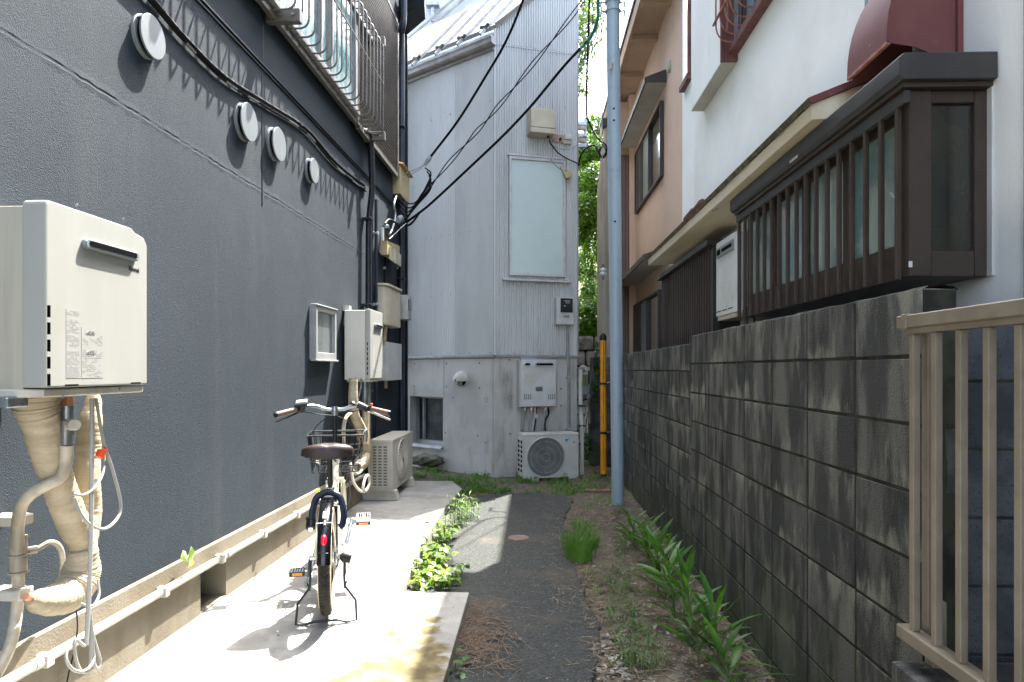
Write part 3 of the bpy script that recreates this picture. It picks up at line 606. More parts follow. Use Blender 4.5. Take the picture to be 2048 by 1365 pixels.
for k in range(7):
    za = z0 + .045 + k * .046; build('side_slot', MB().tube([LW.p(s0 - .0046, O2 - .028, za), LW.p(s0 - .0046, O2 - .028, za + .03)], .005, 6), m_dkslot, h2)
def notice2(parent, fr, x0, x1, z0, z1, o, rows, mat, density=.7, pm=None):
    lp = build('notice', MB().box(fr, min(x0, x1), max(x0, x1), o - .002, o + .0007, z0, z1), mat, parent); mb = MB(); h = (z1 - z0) / (rows + 1); lo, hi = min(x0, x1), max(x0, x1)
    for r in range(rows):
        x = lo + (hi - lo) * .06
        while x < hi - (hi - lo) * .1:
            l = (hi - lo) * rnd(.06, .25)
            if rnd(0, 1) < density: mb.box(fr, x, min(x + l, hi), o + .0007, o + .0012, z1 - h * (r + 1) - h * .22, z1 - h * (r + 1) + h * .22)
            x += l + (hi - lo) * .04
    tag(build('print', mb, pm or m_printl, lp), kind='stuff'); return lp
notice2(h2, LW, s0 + .07, s0 + .15, z0 + .09, z0 + .34, O2, 14, m_cream, .7); notice2(h2, LW, s0 + .19, s0 + .31, z0 + .07, z0 + .25, O2, 12, m_cream, .6)
p2 = thing('insulated_pipes', 'tan wrapped pipes between the smaller heater and the outdoor unit', 'insulated pipes', LP(725, 900, .15))
k = 1 / 205.
build('wrapped_pipe', wrap(MB(), [(a, b, r * k, .17) for a, b, r in [(707, 757, 8), (706, 800, 9), (709, 830, 9), (718, 850, 10), (727, 875, 13), (729, 905, 14), (722, 925, 15), (714, 935, 9)]], 0), m_wrap, p2, smooth=True, angle=80)
build('wrapped_pipe', wrap(MB(), [(a, b, r * k, .2) for a, b, r in [(731, 815, 7), (731, 850, 7), (730, 890, 8)]], 0), m_wrap, p2, smooth=True, angle=80)
build('pipe', MB().tube([LP(730, 758, .2), LP(730, 800, .2), LP(730, 818, .2)], [.036, .036, .03], 12), m_valve, p2, smooth=True)
build('pipe', MB().tube(arc([LP(688, 905, .15), LP(687, 860, .15), LP(692, 836, .16), LP(703, 828, .17), LP(713, 840, .17), LP(718, 862, .17)], 5), .017, 10), m_pipeb, p2, smooth=True)
build('cord', MB().tube([LP(739, 760, .2), LP(738, 985, .2)], .011, 6), m_cord, p2, smooth=True)
build('hook', MB().tube(arc([LP(722, 757, .2), LP(722, 775, .2), LP(716, 800, .2), LP(714, 820, .2)], 4), .008, 6), m_valve, p2, smooth=True)
def ac_unit(fr, x0, x1, y0, y1, z0, z1, name_label, mb_, front_y, side_x, fan_c, fan_r, holes, loc, ribs=True, flip=False):
    """outdoor unit: case with a louvred side and a round fan guard in front (front = the y1 face)"""
    t_ = thing('outdoor_unit', name_label, 'air conditioner', loc)
    d = .012
    build('case', MB().box(fr, x0, x1, y0, y1 - .03, z0, z1 - .03), mb_, t_, bevel=.006)
    build('top_cover', MB().box(fr, x0 - .006, x1 + .006, y0 - .004, y1 + .004, z1 - .03, z1), mb_, t_, bevel=.006)
    # front frame with a real round opening
    n = 40; cx, cz = fan_c; yf = y1
    mb = MB(); ring = []; rect = []
    for k in range(n):
        a = 2 * pi * k / n; ring.append((cx + fan_r * cos(a), cz + fan_r * sin(a)))
        ca, sa = cos(a), sin(a); tx = ((x1 - cx) if ca > 0 else (x0 - cx)) / ca if abs(ca) > 1e-6 else 1e9; tz = ((z1 - .03 - cz) if sa > 0 else (z0 - cz)) / sa if abs(sa) > 1e-6 else 1e9
        q = min(tx, tz); rect.append((cx + q * ca, cz + q * sa))
    # snap corners
    for X in (x0, x1):
        for Z in (z0, z1 - .03):
            i = min(range(n), key=lambda i: (rect[i][0] - X) ** 2 + (rect[i][1] - Z) ** 2); rect[i] = (X, Z)
    vs = [fr.p(a, yf, b) for a, b in ring] + [fr.p(a, yf, b) for a, b in rect] + [fr.p(a, yf - .03, b) for a, b in ring] + [fr.p(a, yf - .03, b) for a, b in rect]
    fs = [];
    for k in range(n):
        l = (k + 1) % n; fs += [(k, l, n + l, n + k), (k, 2 * n + k, 2 * n + l, l), (n + k, n + l, 3 * n + l, 3 * n + k)]
    mb.add(vs, fs); build('front_panel', mb, mb_, t_)
    build('recess', MB().prism(fr, [(cx + fan_r * .99 * cos(2 * pi * k / 32), cz + fan_r * .99 * sin(2 * pi * k / 32)) for k in range(32)], yf - .0305, yf - .0295), m_dkslot, t_)
    gd = build('fan_guard', MB().tube([fr.p(cx + fan_r * 1.02 * cos(2 * pi * k / 40), yf + .004, cz + fan_r * 1.02 * sin(2 * pi * k / 40)) for k in range(40)], .009, 6, closed=True), mb_, t_, smooth=True)
    return t_, gd
# left unit
tl = LW.atz(738, 1000, .16)
zA0 = .19; s0 = LW.atz(745, 1003, .09).x + .02
oa = LW.atx(740, 900, s0).y; ob = LW.atx(785.5, 900, s0).y; s1 = LW.at(825, 900, ob).x
zT = LW.atx(760, 880, s0).z
fc = ((s0 + s1) / 2 - .06, (zA0 + zT) / 2 + .0); fR = (zT - zA0) * .43
ac1, gd = ac_unit(LW, s0, s1, oa, ob, zA0, zT, 'cream air conditioner outdoor unit with louvred side on the sunlit slab', m_accream, None, None, fc, fR, None, LW.p(s0, oa, .09))
# spiral-blade guard
gm = MB()
for k in range(36):
    a0 = 2 * pi * k / 36
    gm.tube([LW.p(fc[0] + fR * r * cos(a0 + (r - .2) * 1.1), ob + .012 * (1 - (r - .6) ** 2), fc[1] + fR * r * sin(a0 + (r - .2) * 1.1)) for r in (.18, .4, .6, .8, 1.0)], .0035, 4)
for r in (.18, .42, .62, .82): gm.tube([LW.p(fc[0] + fR * r * cos(2 * pi * k / 32), ob + .012, fc[1] + fR * r * sin(2 * pi * k / 32)) for k in range(32)], .004, 4, closed=True)
tag(build('guard_wires', gm, m_accream, gd), kind='stuff')
# louvred side: dark panel with a bar grid in front
wdt = ob - oa
build('side_recess', MB().box(LW, s0 - .003, s0, oa + .03, ob - .06, zA0 + .05, zT - .06), M('coil_grey', (.12, .115, .10), .6), ac1)
sd = MB()
cols = [oa + .02, oa + .02 + (wdt - .07) * .34, oa + .02 + (wdt - .07) * .67, oa + wdt - .05]
for c_ in cols: build('side_bar', MB().box(LW, s0 - .012, s0 - .0032, c_ - .007, c_ + .009, zA0 + .04, zT - .05), m_accream, ac1)
nr = 14
for r in range(nr + 1):
    z = zA0 + .05 + (zT - zA0 - .11) * r / nr
    build('side_bar', MB().box(LW, s0 - .0125, s0 - .0031, cols[0], cols[-1], z - .006, z + .006), m_accream, ac1)
for x in (s0 + .02, s1 - .16):
    build('foot_block', MB().side(LW, [(oa - .16, .091), (ob + .05, .091), (ob + .02, .19), (oa - .12, .19)], x, x + .12), m_whitepipe, ac1, bevel=.004)
hs = thing('hose', 'white coiled hose on the slab between pipes and outdoor unit', 'hose', LP(715, 960, .2))
build('hose_loop', MB().tube(arc([LP(728, 915, .2), LP(726, 935, .2), LP(715, 948, .22), LP(704, 940, .22), LP(700, 925, .2)], 5), .014, 8), m_whitepipe, hs, smooth=True)
build('hose_loop', MB().tube(arc([LP(703, 935, .22), LP(706, 962, .24), LP(718, 980, .28), LP(730, 983, .3), (LP(738, 968, .3)), LP(737, 952, .3), LP(731, 955, .3), LP(726, 975, .3), LP(730, 984, .3)], 5), .013, 8), m_whitepipe, hs, smooth=True)
# boxes beyond
def wbox(name, label, cat, fr, x0, x1, y0, y1, z0, z1, mat, bev=.006):
    t_ = thing(name, label, cat, fr.p(x0, y0, z0)); build('case', MB().box(fr, x0, x1, y0, y1, z0, z1), mat, t_, bevel=bev); return t_
s0 = 7.28; oc = LW.atx(774, 600, s0).y; s1 = LW.at(803, 600, oc).x; za, zb_ = LW.atx(760, 650, s0).z, LW.atx(760, 572, s0).z
mbx = thing('meter_box', 'cream rounded electric meter box high behind the smaller heater', 'meter box', LW.p(s0, 0, za))
build('case', MB().plan(LW, [(s0, 0), (s0, oc - .03), (s0 + .06, oc), (s1 - .14, oc + .02), (s1, oc - .05), (s1, 0)], za, zb_), m_meter, mbx, bevel=.012)
build('lid', MB().plan(LW, [(s0 - .015, 0), (s0 - .015, oc - .02), (s0 + .05, oc + .015), (s1 - .13, oc + .04), (s1 + .02, oc - .04), (s1 + .02, 0)], zb_ + .001, zb_ + .03), m_meter, mbx, bevel=.006)
x = LW.atx(757, 700, s0 + .3).y
build('conduit', MB().tube([LP(772, 652, oc - .05), LP(770, 668, oc - .06), LP(768, 690, oc - .08)], .022, 10), m_wrap, mbx, smooth=True)
q = LW.at(808, 620, .12); em = thing('electric_meter', 'small grey electric meter beside the cream meter box', 'meter', LW.p(q.x, 0, q.z))
build('case', MB().box(LW, q.x - .1, q.x + .12, 0, .19, LP(808, 640, .12).z, LP(808, 592, .12).z), m_gconc.copy(), em, bevel=.01)
build('window', MB().box(LW, q.x - .07, q.x + .08, .191, .20, LP(808, 622, .12).z, LP(808, 600, .12).z), m_dkglass, em)
s0 = 7.45; oc = LW.atx(776, 720, s0).y; s1 = LW.at(803.5, 720, oc).x; za, zb_ = LW.atx(775, 762, s0).z, LW.atx(775, 684, s0).z
wb = wbox('switch_box', 'flat white wall box below the cream meter box', 'utility box', LW, s0, s1, 0, oc, za, zb_, m_white, .008)
build('conduit', MB().tube([LW.p(s0 + .12, oc * .5, za), LW.p(s0 + .12, oc * .5, za - .09)], .02, 8), m_wrap, wb, smooth=True)
build('hinge', MB().box(LW, s0 - .004, s0 + .02, oc - .03, oc - .004, za + .2, za + .32), m_white, wb, bevel=.003)
s0 = 8.12; oc = LW.atx(801, 360, s0).y; s1 = LW.at(819, 360, oc).x; za, zb_ = LW.atx(795, 388, s0).z, LW.atx(795, 330, s0).z
tb = wbox('terminal_box', 'aged cream cable box with orange lid high at the wall corner', 'cable box', LW, s0, s1, 0.0, oc, za, zb_, m_tbox, .008)
build('lid', MB().side(LW, [(0, zb_ + .001), (oc + .04, zb_ + .001), (oc + .045, zb_ + .012), (0, zb_ + .05)], s0 - .03, s1 + .04), m_tboxlid, tb, bevel=.003)
jb = thing('junction_board', 'tan junction board with cable fittings on the dark wall', 'junction box', LP(785, 500, .05))
qa = [LW.at(773, 482, .1), LW.at(798, 492, .1), LW.at(798, 522, .1), LW.at(773, 510, .1)]
build('board', MB().prism(LW, [(v.x, v.z) for v in qa], .03, .11), m_tbox, jb, bevel=.006)
for k in range(3): build('terminal_cover', MB().box(LW, qa[0].x + .08 + k * .2, qa[0].x + .22 + k * .2, .11, .13, qa[0].z - .20, qa[0].z - .05), m_meter, jb, bevel=.004)
ins = thing('cable_insulator', 'dark cylinder with a silver cap above the tan junction board', 'insulator', LP(772, 470, .1))
build('body', MB().tube([LP(772, 478, .1), LP(772, 458, .1)], .032, 14), m_black, ins, smooth=True)
build('cap', MB().tube([LP(772, 458, .1), LP(772, 452, .1), LP(772, 450, .1)], [.038, .038, .03], 14), m_valve, ins, smooth=True)
build('side_piece', MB().tube([LP(765, 482, .1), LP(765, 456, .1)], .018, 10), m_white, ins, smooth=True)
for lb, px in (('left thin drop cable below the junction board', 769), ('right thin drop cable below the junction board', 796)):
    c = thing('drop_cable', lb, 'cable', LP(px, 560, .02)); x = LW.at(px, 560, .015).x
    build('sheath', MB().tube([LW.p(x, .03, LW.at(px, 512, .02).z), LW.p(x + .02, .014, LW.at(px, 530, .02).z), LW.p(x, .014, LW.at(px, 610, .02).z)], .009, 6), m_cable, c, smooth=True)
    build('clip', MB().tube([LW.p(x, 0, LW.at(px, 536, .02).z), LW.p(x, .03, LW.at(px, 536, .02).z)], .014, 6), m_white, c)
# ================================================================== GREY CORRUGATED HOUSE
gh = thing('corrugated_house', 'grey corrugated metal house on a concrete base, closing the alley', 'house', GC)
ZF = CAMH + .19                                        # flashing height
def topz(s): return CAMH + 4.50 + .94 * s * GR.ux.x    # right face top along the rake
ZE = CAMH + 4.50
per, amp = .034, .0105
def corr(fr, x0, x1, zl, zh, name):
    n = int((x1 - x0) / per * 6); P = []
    for i in range(n + 1):
        x = x0 + (x1 - x0) * i / n; y = amp * cos(2 * pi * x / per); y = max(min(y * 1.5, amp), -amp)
        P.append([fr.p(x, y + .012, zl), fr.p(x, y + .012, zh(x))])
    return build(name, MB().grid(P), m_corr, gh, smooth=True, angle=60, fix=False)
s_seam = GR.at(1100, 0, .01).x
zsm0, zsm1 = GR.at(992, 90, .01).z, GR.at(1150, 108, .01).z; zsm = (zsm0 + zsm1) / 2
corr(GR, 0.004, GRL, ZF, lambda x: zsm, 'wall_cladding')
corr(GR, 0.004, GRL, zsm + .006, lambda x: topz(x) + .03, 'wall_cladding')
build('sheet_overlap', MB().box(GR, .004, GRL, .005, .0195, zsm - .012, zsm + .004), m_flash, gh)
corr(GL, 0.004, GLL + .35, ZF, lambda x: ZE, 'wall_cladding')
core = MB(); hgt = 2.6
cpts = [(GC.x, GC.y), (GRT.x, GRT.y), (GRT.x + .1, GRT.y + 3.5), (GLT.x + .2, GLT.y + 4), (GL.p(GLL + .35, 0, 0).x, GL.p(GLL + .35, 0, 0).y)]
cen = V((sum(a for a, b in cpts) / 5, sum(b for a, b in cpts) / 5, 0))
ins_ = [(a + (cen.x - a) * .012, b + (cen.y - b) * .012) for a, b in cpts]
build('wall_core', MB().plan(W, ins_, ZF - .02, ZE - .05), m_flash, gh)
# right-hand upper body following the rake
up_ = MB(); a0 = GR.p(.01, -.02, 0); a1 = GR.p(GRL - .01, -.02, 0); bk = V((.05, 3.4, 0))
vs = [a0 + V((0, 0, ZE - .06)), a1 + V((0, 0, ZE - .06)), a1 + V((0, 0, topz(GRL))), a0 + V((0, 0, topz(0)))]
vs += [v + bk for v in vs]; up_.add(vs, [(0, 1, 2, 3), (7, 6, 5, 4), (0, 4, 5, 1), (1, 5, 6, 2), (2, 6, 7, 3), (3, 7, 4, 0)])
build('upper_core', up_, m_flash, gh)
build('corner_flashing', MB().tube([GC + V((0, 0, ZF)) - V((0, .012, 0)), GC + V((0, 0, ZE + .03)) - V((0, .012, 0))], .014, 6), m_corr, gh)
build('corner_flashing', MB().box(GR, GRL - .012, GRL + .006, -.05, .024, ZF, topz(GRL) + .02), m_flash, gh)
def wrapflash(mb, z0, z1, o):
    for fr, L_ in ((GR, GRL + .01), (GL, GLL + .35)): mb.box(fr, 0, L_, -.02, o, z0, z1)
    return mb
build('base_flashing', wrapflash(wrapflash(MB(), ZF - .022, ZF + .004, .032), ZF - .034, ZF - .022, .022), m_flash, gh)
rv = MB()
for fr, L_ in ((GR, GRL), (GL, GLL)):
    for zz in (ZF + .035, ZF + .86, ZF + 1.7, ZF + 2.5, ZF + 3.4):
        x = .06
        while x < L_: rv.box(fr, x - .005, x + .005, .012, .026, zz - .005, zz + .005); x += .186
tag(build('rivets', rv, m_valve, gh), kind='stuff')
# roof
dE = GL.ux; Rk = (GR.p(GRL, 0, 0) + V((0, 0, topz(GRL)))) - (GC + V((0, 0, ZE)))
E0 = GC + V((0, 0, ZE + .07)) - V((0, .05, 0)); nR = dE.cross(Rk).normalized();  nR = nR if nR.z > 0 else -nR
def onroof(px, py):
    r = ray(px, py); t = (E0 - CAMP).dot(nR) / r.dot(nR); return CAMP + r * t
Rn = Rk.normalized()
hipa, hipb = onroof(921, 0), onroof(815, 80); hd_ = (hipa - hipb).normalized()
R0 = E0 + Rk * 1.05; E1 = E0 + dE * 2.4; 
# hip meets horizontal ridge level of R0
tt = (R0.z - hipa.z) / hd_.z; T0 = hipa + hd_ * tt; tt = (E1.z - hipb.z) / hd_.z; 
poly = [E1, E0, R0, T0] + ([hipb - hd_ * .3] if hipb.z - .3 * hd_.z > E1.z else [])
rf = MB(); k = len(poly); rf.add([p for p in poly] + [p - nR * .05 for p in poly], [tuple(range(k)), tuple(range(2 * k - 1, k - 1, -1))] + [(i, i + k, (i + 1) % k + k, (i + 1) % k) for i in range(k)])
roof = build('roof', rf, m_roof, gh)
upd = nR.cross(dE).normalized(); upd = upd if upd.z > 0 else -upd
for px, py in ((826, 128), (872, 106), (916, 87), (962, 66)):
    a = onroof(px, py + 6); t1 = (R0.z - a.z) / upd.z
    # stop at the hip
    den = upd.cross(hd_); dd = (hipb - a).cross(hd_).dot(den) / den.dot(den); t1 = min(t1, dd) if dd > 0 else t1
    b = a + upd * t1; m_ = MB(); w_ = dE * .012
    m_.add([a - w_, a + w_, b + w_, b - w_] + [q + nR * .04 for q in (a - w_, a + w_, b + w_, b - w_)], [(0, 1, 5, 4), (1, 2, 6, 5), (2, 3, 7, 6), (3, 0, 4, 7), (4, 5, 6, 7)])
    build('roof_seam', m_, m_flash, roof)
    g_ = a + upd * .16; mm = MB()
    for u0, u1, v0, v1 in ((-.085, .085, .035, .062), (-.03, .03, 0, .04), (-.07, -.035, .025, .075), (.035, .07, .025, .075)):
        q = [g_ + dE * u0 + nR * v0, g_ + dE * u1 + nR * v0, g_ + dE * u1 + nR * v1, g_ + dE * u0 + nR * v1]; q += [x + upd * .035 for x in q]
        mm.add(q, [(0, 1, 2, 3), (7, 6, 5, 4), (0, 4, 5, 1), (1, 5, 6, 2), (2, 6, 7, 3), (3, 7, 4, 0)])
    build('snow_guard', mm, m_valve, roof)
# rake trim and gutter
rk = MB(); 
a, b = E0 + V((0, 0, .0)), R0; rk.tube([a + GR.uy * .03, b + GR.uy * .03], .022, 4)
build('rake_trim', rk, m_roof, gh)
gt = MB(); gy = GL.uy
zg = GL.at(988, 70, .1).z
prof = [(.02, zg - .0), (.13, zg), (.135, zg - .02), (.12, zg - .035), (.125, zg - .085), (.10, zg - .10), (.02, zg - .105)]
gt.side(GL, prof, -.04, GLL + .5); gutter = build('gutter', gt, m_flash, gh, bevel=.004)
build('fascia_trim', MB().side(GL, [(.0, zg - .15), (.045, zg - .15), (.045, zg - .108), (.0, zg - .108)], 0, GLL + .4), m_roof, gh)
# tall window, right face
a, b = GR.at(1018, 312, .03), GR.at(1130, 555, .03); x0, x1, z1, z0 = a.x, b.x, a.z, GR.at(1018, 551, .03).z
gw = build('window', MB().box(GR, x0 + .03, x1 - .03, .0, .034, z0 + .03, z1 - .03), m_frost, gh)
fr_ = MB().box(GR, x0, x0 + .035, .0, .055, z0, z1).box(GR, x1 - .035, x1, .0, .055, z0, z1).box(GR, x0 + .035, x1 - .035, 0, .055, z1 - .04, z1).box(GR, x0 + .035, x1 - .035, 0, .055, z0, z0 + .045).box(GR, x0 - .02, x1 + .02, .0, .065, z1 + .001, z1 + .025)
build('frame', fr_, m_framel, gw, bevel=.003)
a, b = GR.at(1006, 556, .05), GR.at(1141, 560, .05)
build('sill', MB().side(GR, [(0, a.z - .028), (.085, a.z - .035), (.085, a.z - .02), (.0, a.z + .012)], a.x, b.x), m_framel, gw)
# concrete base with formwork joints, tie holes and a window opening
bw0, bw1 = GL.at(886, 850, -.0).x, GL.at(820, 850, -.0).x; bz0, bz1 = GL.at(886, 893, 0).z, GL.at(886, 795, 0).z
BL = GLL + .35; zb0 = -.1
cb_ = MB().box(GL, 0, bw0, -.3, 0, zb0, ZF - .036).box(GL, bw1, BL, -.3, 0, zb0, ZF - .036).box(GL, bw0, bw1, -.3, 0, bz1, ZF - .036).box(GL, bw0, bw1, -.3, 0, zb0, bz0)
build('concrete_base', cb_, m_gconc, gh); build('concrete_base', MB().box(GR, 0, GRL - .01, -.3, 0, zb0, ZF - .036), m_gconc, gh)
gv = MB()
for px in (888,): x = GL.at(px, 800, 0).x; gv.box(GL, x - .002, x + .002, -.003, .0015, bz1, ZF - .036)
x = GL.at(978, 850, 0).x; gv.box(GL, .03, .034, -.003, .0015, 0, ZF - .036); gv.box(GL, 0, BL, -.003, .0012, ZF - .045, ZF - .04)
build('form_joint', gv, m_mortar, gh)
for fr, pts_ in ((GL, [(829, 728), (829, 773), (893, 728), (893, 774), (959, 727), (959, 777), (906, 796), (891, 866), (955, 872), (972, 886)]), (GR, [(1019, 720), (1020, 868), (1122, 778), (1122, 812)])):
    for px, py in pts_:
        q = fr.at(px, py, 0); build('tie_hole', MB().lathe(fr.p(q.x, .0005, q.z), fr.uy, [(0, .013), (.001, .013), (.0012, .006)], 12), M('hole_grey', (.12, .12, .12), .9) if 'hole_grey' not in bpy.data.materials else bpy.data.materials['hole_grey'], gh)
for fr, px, py in ((GL, 972, 800), (GR, 1020, 796)):
    q = fr.at(px, py, 0.001); build('cast_mark', MB().tube([fr.p(q.x + .03 * cos(t), .001, q.z + .035 * sin(t)) for t in [2 * pi * i / 12 for i in range(12)]], .003, 4, closed=True), bpy.data.materials['hole_grey'], gh)
bwn = build('window', MB().box(GL, bw0, bw1, -.20, -.17, bz0, bz1), M('dim_glass', (.010, .02, .024), .45, spec=.3, c2=(.03, .05, .055), sc=4), gh)
xa = bw1 - .0; 
fr_ = MB().box(GL, bw1 - .03, bw1, -.17, -.12, bz0, bz1).box(GL, bw0, bw0 + .03, -.17, -.12, bz0, bz1).box(GL, bw0 + .03, bw1 - .03, -.17, -.12, bz0, bz0 + .05).box(GL, bw0 + .03, bw1 - .03, -.17, -.12, bz1 - .03, bz1).box(GL, bw1 - .16, bw1 - .13, -.17, -.13, bz0 + .05, bz1 - .03)
build('frame', fr_, m_flash, bwn); build('sill', MB().side(GL, [(-.17, bz0 + .001), (-.0, bz0 + .001), (.05, bz0 - .03), (.05, bz0 - .045), (0, bz0 - .045)], bw0, bw1 + .03), m_flash, bwn)
rl = GL.atz(850, 930, .0)
rk_ = bmesh.new(); bmesh.ops.create_icosphere(rk_, subdivisions=3, radius=1)
for v in rk_.verts: v.co = V((v.co.x * .30, v.co.y * .15, v.co.z * .085)) * (1 + .22 * sin(v.co.x * 9 + v.co.z * 8) + rnd(-.09, .09))
me = bpy.data.meshes.new('rock'); rk_.to_mesh(me); rk_.free(); me.materials.append(m_rock); me.shade_smooth()
o = bpy.data.objects.new('rock', me); COL.objects.link(o); o.location = GL.p(GL.at(850, 915, .12).x, .10, .14); o.rotation_euler = (0, .05, atan2(dE.y, dE.x)); ORG[o.name] = o.location.copy(); tag(o, 'mossy rock ledge under the basement window', 'rock')
# vent hood
vh = thing('vent_hood', 'beige round exhaust hood on the concrete base wall', 'vent hood', GL.p(GL.at(925, 757, 0).x, 0, GL.at(925, 757, 0).z))
q = GL.at(925, 757, 0); c = GL.p(q.x, 0, q.z)
build('back_plate', MB().box(GL, q.x + .03, q.x + .16, 0.0, .006, q.z - .06, q.z + .05), m_steel, vh, bevel=.002)
build('flange', MB().lathe(c, GL.uy, [(0, .115), (.012, .115), (.014, .10)], 28), m_soff, vh, smooth=True)
hm = MB(); rows = []
for i in range(9):
    a = radians(-35 + i * (90 + 35) / 8 * 1.0); rows.append([])
for j in range(9):
    t = j / 8; r = .10 * cos(t * pi / 2 * .92) + .004; o_ = .014 + .13 * sin(t * pi / 2); P = []
    for i in range(17):
        a = radians(-20 + i * 220 / 16); P.append(c + GL.ux * cos(a) * r + V((0, 0, 1)) * sin(a) * r + GL.uy * o_ - V((0, 0, 1)) * .03 * t)
    rows[j] = P
hm.grid(rows); build('hood', hm, m_soff, vh, smooth=True, fix=False, angle=80)
build('opening', MB().lathe(c - V((0, 0, .02)), GL.uy, [(.013, .085), (.03, .08)], 20), m_dkslot, vh)
build('damper', MB().lathe(c + GL.uy * .04 - V((0, 0, .05)), (GL.uy * .6 - V((0, 0, 1))).normalized(), [(0, .035), (.05, .035), (.05, .03)], 14), m_print, vh, smooth=True)
# water heater on concrete
a, b = GR.at(1042, 720, .2), GR.at(1112, 817, .2); x0, x1, z1, z0 = a.x, b.x, a.z, GR.at(1042, 815, .2).z
h3 = thing('water_heater', 'white rusty-bottomed water heater on the concrete base', 'water heater', GR.p(x0, 0, z0))
build('body', MB().box(GR, x0 - .01, x1 - .01, .02, .17, z0, z1 - .006), m_white, h3, bevel=.004)
build('front_cover', MB().box(GR, x0, x1, .17, .205, z0 + .008, z1), m_white, h3, bevel=.008, smooth=True)
build('wall_bracket', MB().box(GR, x0 + .04, x0 + .26, 0, .06, z1 - .002, z1 + .03), m_steel, h3)
for i in range(4): build('rust_edge', MB().box(GR, x0 + .02 + i * .11, x0 + .10 + i * .11, .05, .20, z0 - .008, z0 + .006), m_rust, h3)
def slotd(x0_, x1_, z, r, nm='outlet'):
    e_ = build('exhaust', MB().prism(GR, stadium(x0_, x1_, z, r), .203, .222), m_steel, h3); build(nm, MB().prism(GR, stadium(x0_ + .004, x1_ - .004, z, r * .6), .222, .2235), m_dkslot, e_)
zz = GR.at(1060, 729, .2).z; slotd(GR.at(1051, 729, .2).x, GR.at(1058, 729, .2).x, zz, .022); slotd(GR.at(1073, 729, .2).x, GR.at(1104, 729, .2).x, zz, .022)
notice2(h3, GR, GR.at(1049, 750, .2).x, GR.at(1070, 750, .2).x, GR.at(1049, 767, .2).z, GR.at(1049, 747, .2).z, .205, 10, M('old_label', (.45, .44, .38), .7), .8)
notice2(h3, GR, GR.at(1048, 750, .2).x, GR.at(1068, 750, .2).x, GR.at(1049, 784, .2).z, GR.at(1049, 770, .2).z, .205, 6, m_white, .4)
build('sticker', MB().box(GR, GR.at(1071, 774, .2).x, GR.at(1085, 774, .2).x, .205, .207, GR.at(1071, 783, .2).z, GR.at(1071, 774, .2).z), m_valve, h3)
hl = MB()
for xx in (1049, 1097):
    for i in range(4):
        for j in range(3):
            q = GR.at(xx + i * 3.9, 790.5 + j * 3.7, .2); hl.box(GR, q.x - .007, q.x + .007, .205, .2065, q.z - .007, q.z + .007)
build('vent_holes', hl, m_dkslot, h3)['kind'] = 'stuff'
for px, r, y1, mt in ((1048, .018, 862, m_cord), (1063, .010, 862, m_steel), (1070, .012, 860, m_white), (1073, .008, 862, m_cable), (1090, .014, 862, m_steel), (1096, .010, 862, m_cable)):
    q = GR.at(px, 820, .1); build('pipe', MB().tube(arc([GR.p(q.x, .10, z0 + .002), GR.p(q.x + rnd(-.01, .01), .10, z0 - .1), GR.p(q.x - .02 + rnd(-.02, .02), .07, z0 - .2), GR.p(q.x - .02, .05, z0 - .33)], 4), r, 8), mt, h3, smooth=True)
for px in (1050, 1063, 1092): q = GR.at(px, 822, .1); build('nut', MB().tube([GR.p(q.x, .1, z0 - .005), GR.p(q.x, .1, z0 - .05)], .024, 6), m_copper if px == 1063 else m_valve, h3)
q = GR.at(1073, 833, .12); build('tag', MB().prism(GR, [(q.x - .03, q.z), (q.x, q.z - .035), (q.x + .03, q.z), (q.x, q.z + .035)], .118, .122), m_white, h3)
# outdoor unit at the back
yf = .46; xA, xB = GR.at(1048, 900, yf).x, GR.at(1157, 900, yf).x; zT = GR.at(1048, 869, yf).z; zB = GR.at(1100, 956, yf).z
cx_, cz_ = GR.at(1092, 914, yf).x, GR.at(1092, 915, yf).z; fR = (zT - zB) * .445
ac2, gd = ac_unit(GR, xA, xB, yf - .30, yf, zB, zT, 'grey-white air conditioner outdoor unit at the foot of the concrete wall', m_acbody, None, None, (cx_, cz_), fR, None, GR.p(xA, yf - .3, 0))
gm = MB()
for i in range(-17, 18):
    z = i / 18; h_ = sqrt(max(0, 1 - z * z)) * fR
    gm.tube([GR.p(cx_ - h_, yf + .006, cz_ + z * fR), GR.p(cx_ + h_, yf + .006, cz_ + z * fR)], .0026, 4)
for r in (.2, .5, .8): gm.tube([GR.p(cx_ + fR * r * cos(2 * pi * k / 28), yf + .003, cz_ + fR * r * sin(2 * pi * k / 28)) for k in range(28)], .002, 4, closed=True)
tag(build('guard_wires', gm, M('guard_wire_grey', (.36, .37, .35), .5), gd), kind='stuff')
fb = MB()
for k in range(3):
    a = 2 * pi * k / 3 + .4; P = []
    for i in range(6):
        r = .15 + .75 * i / 5; P.append([GR.p(cx_ + fR * r * cos(a + w_), yf - .028 + w_ * .012, cz_ + fR * r * sin(a + w_)) for w_ in (0, .4, .8, 1.2)])
    fb.grid(P)
build('fan', fb, m_darkgrey, ac2, fix=False)
xs_ = xA
build('side_recess', MB().box(GR, xA - .003, xA, yf - .27, yf - .04, zB + .06, zT - .08), m_dkslot, ac2)
for c_ in (yf - .28, yf - .155, yf - .04): build('side_bar', MB().box(GR, xA - .012, xA - .0032, c_ - .008, c_ + .008, zB + .05, zT - .07), m_acbody, ac2)
for r in range(8):
    z = zB + .06 + (zT - zB - .14) * r / 7; build('side_bar', MB().box(GR, xA - .0125, xA - .0031, yf - .28, yf - .04, z - .008, z + .008), m_acbody, ac2)
for py in (892, 904, 915, 926, 937): 
    z = GR.at(1140, py, yf).z; build('panel_groove', MB().box(GR, cx_ + fR * 1.08, xB - .015, yf - .001, yf + .0008, z - .0015, z + .0015), m_printl, ac2)
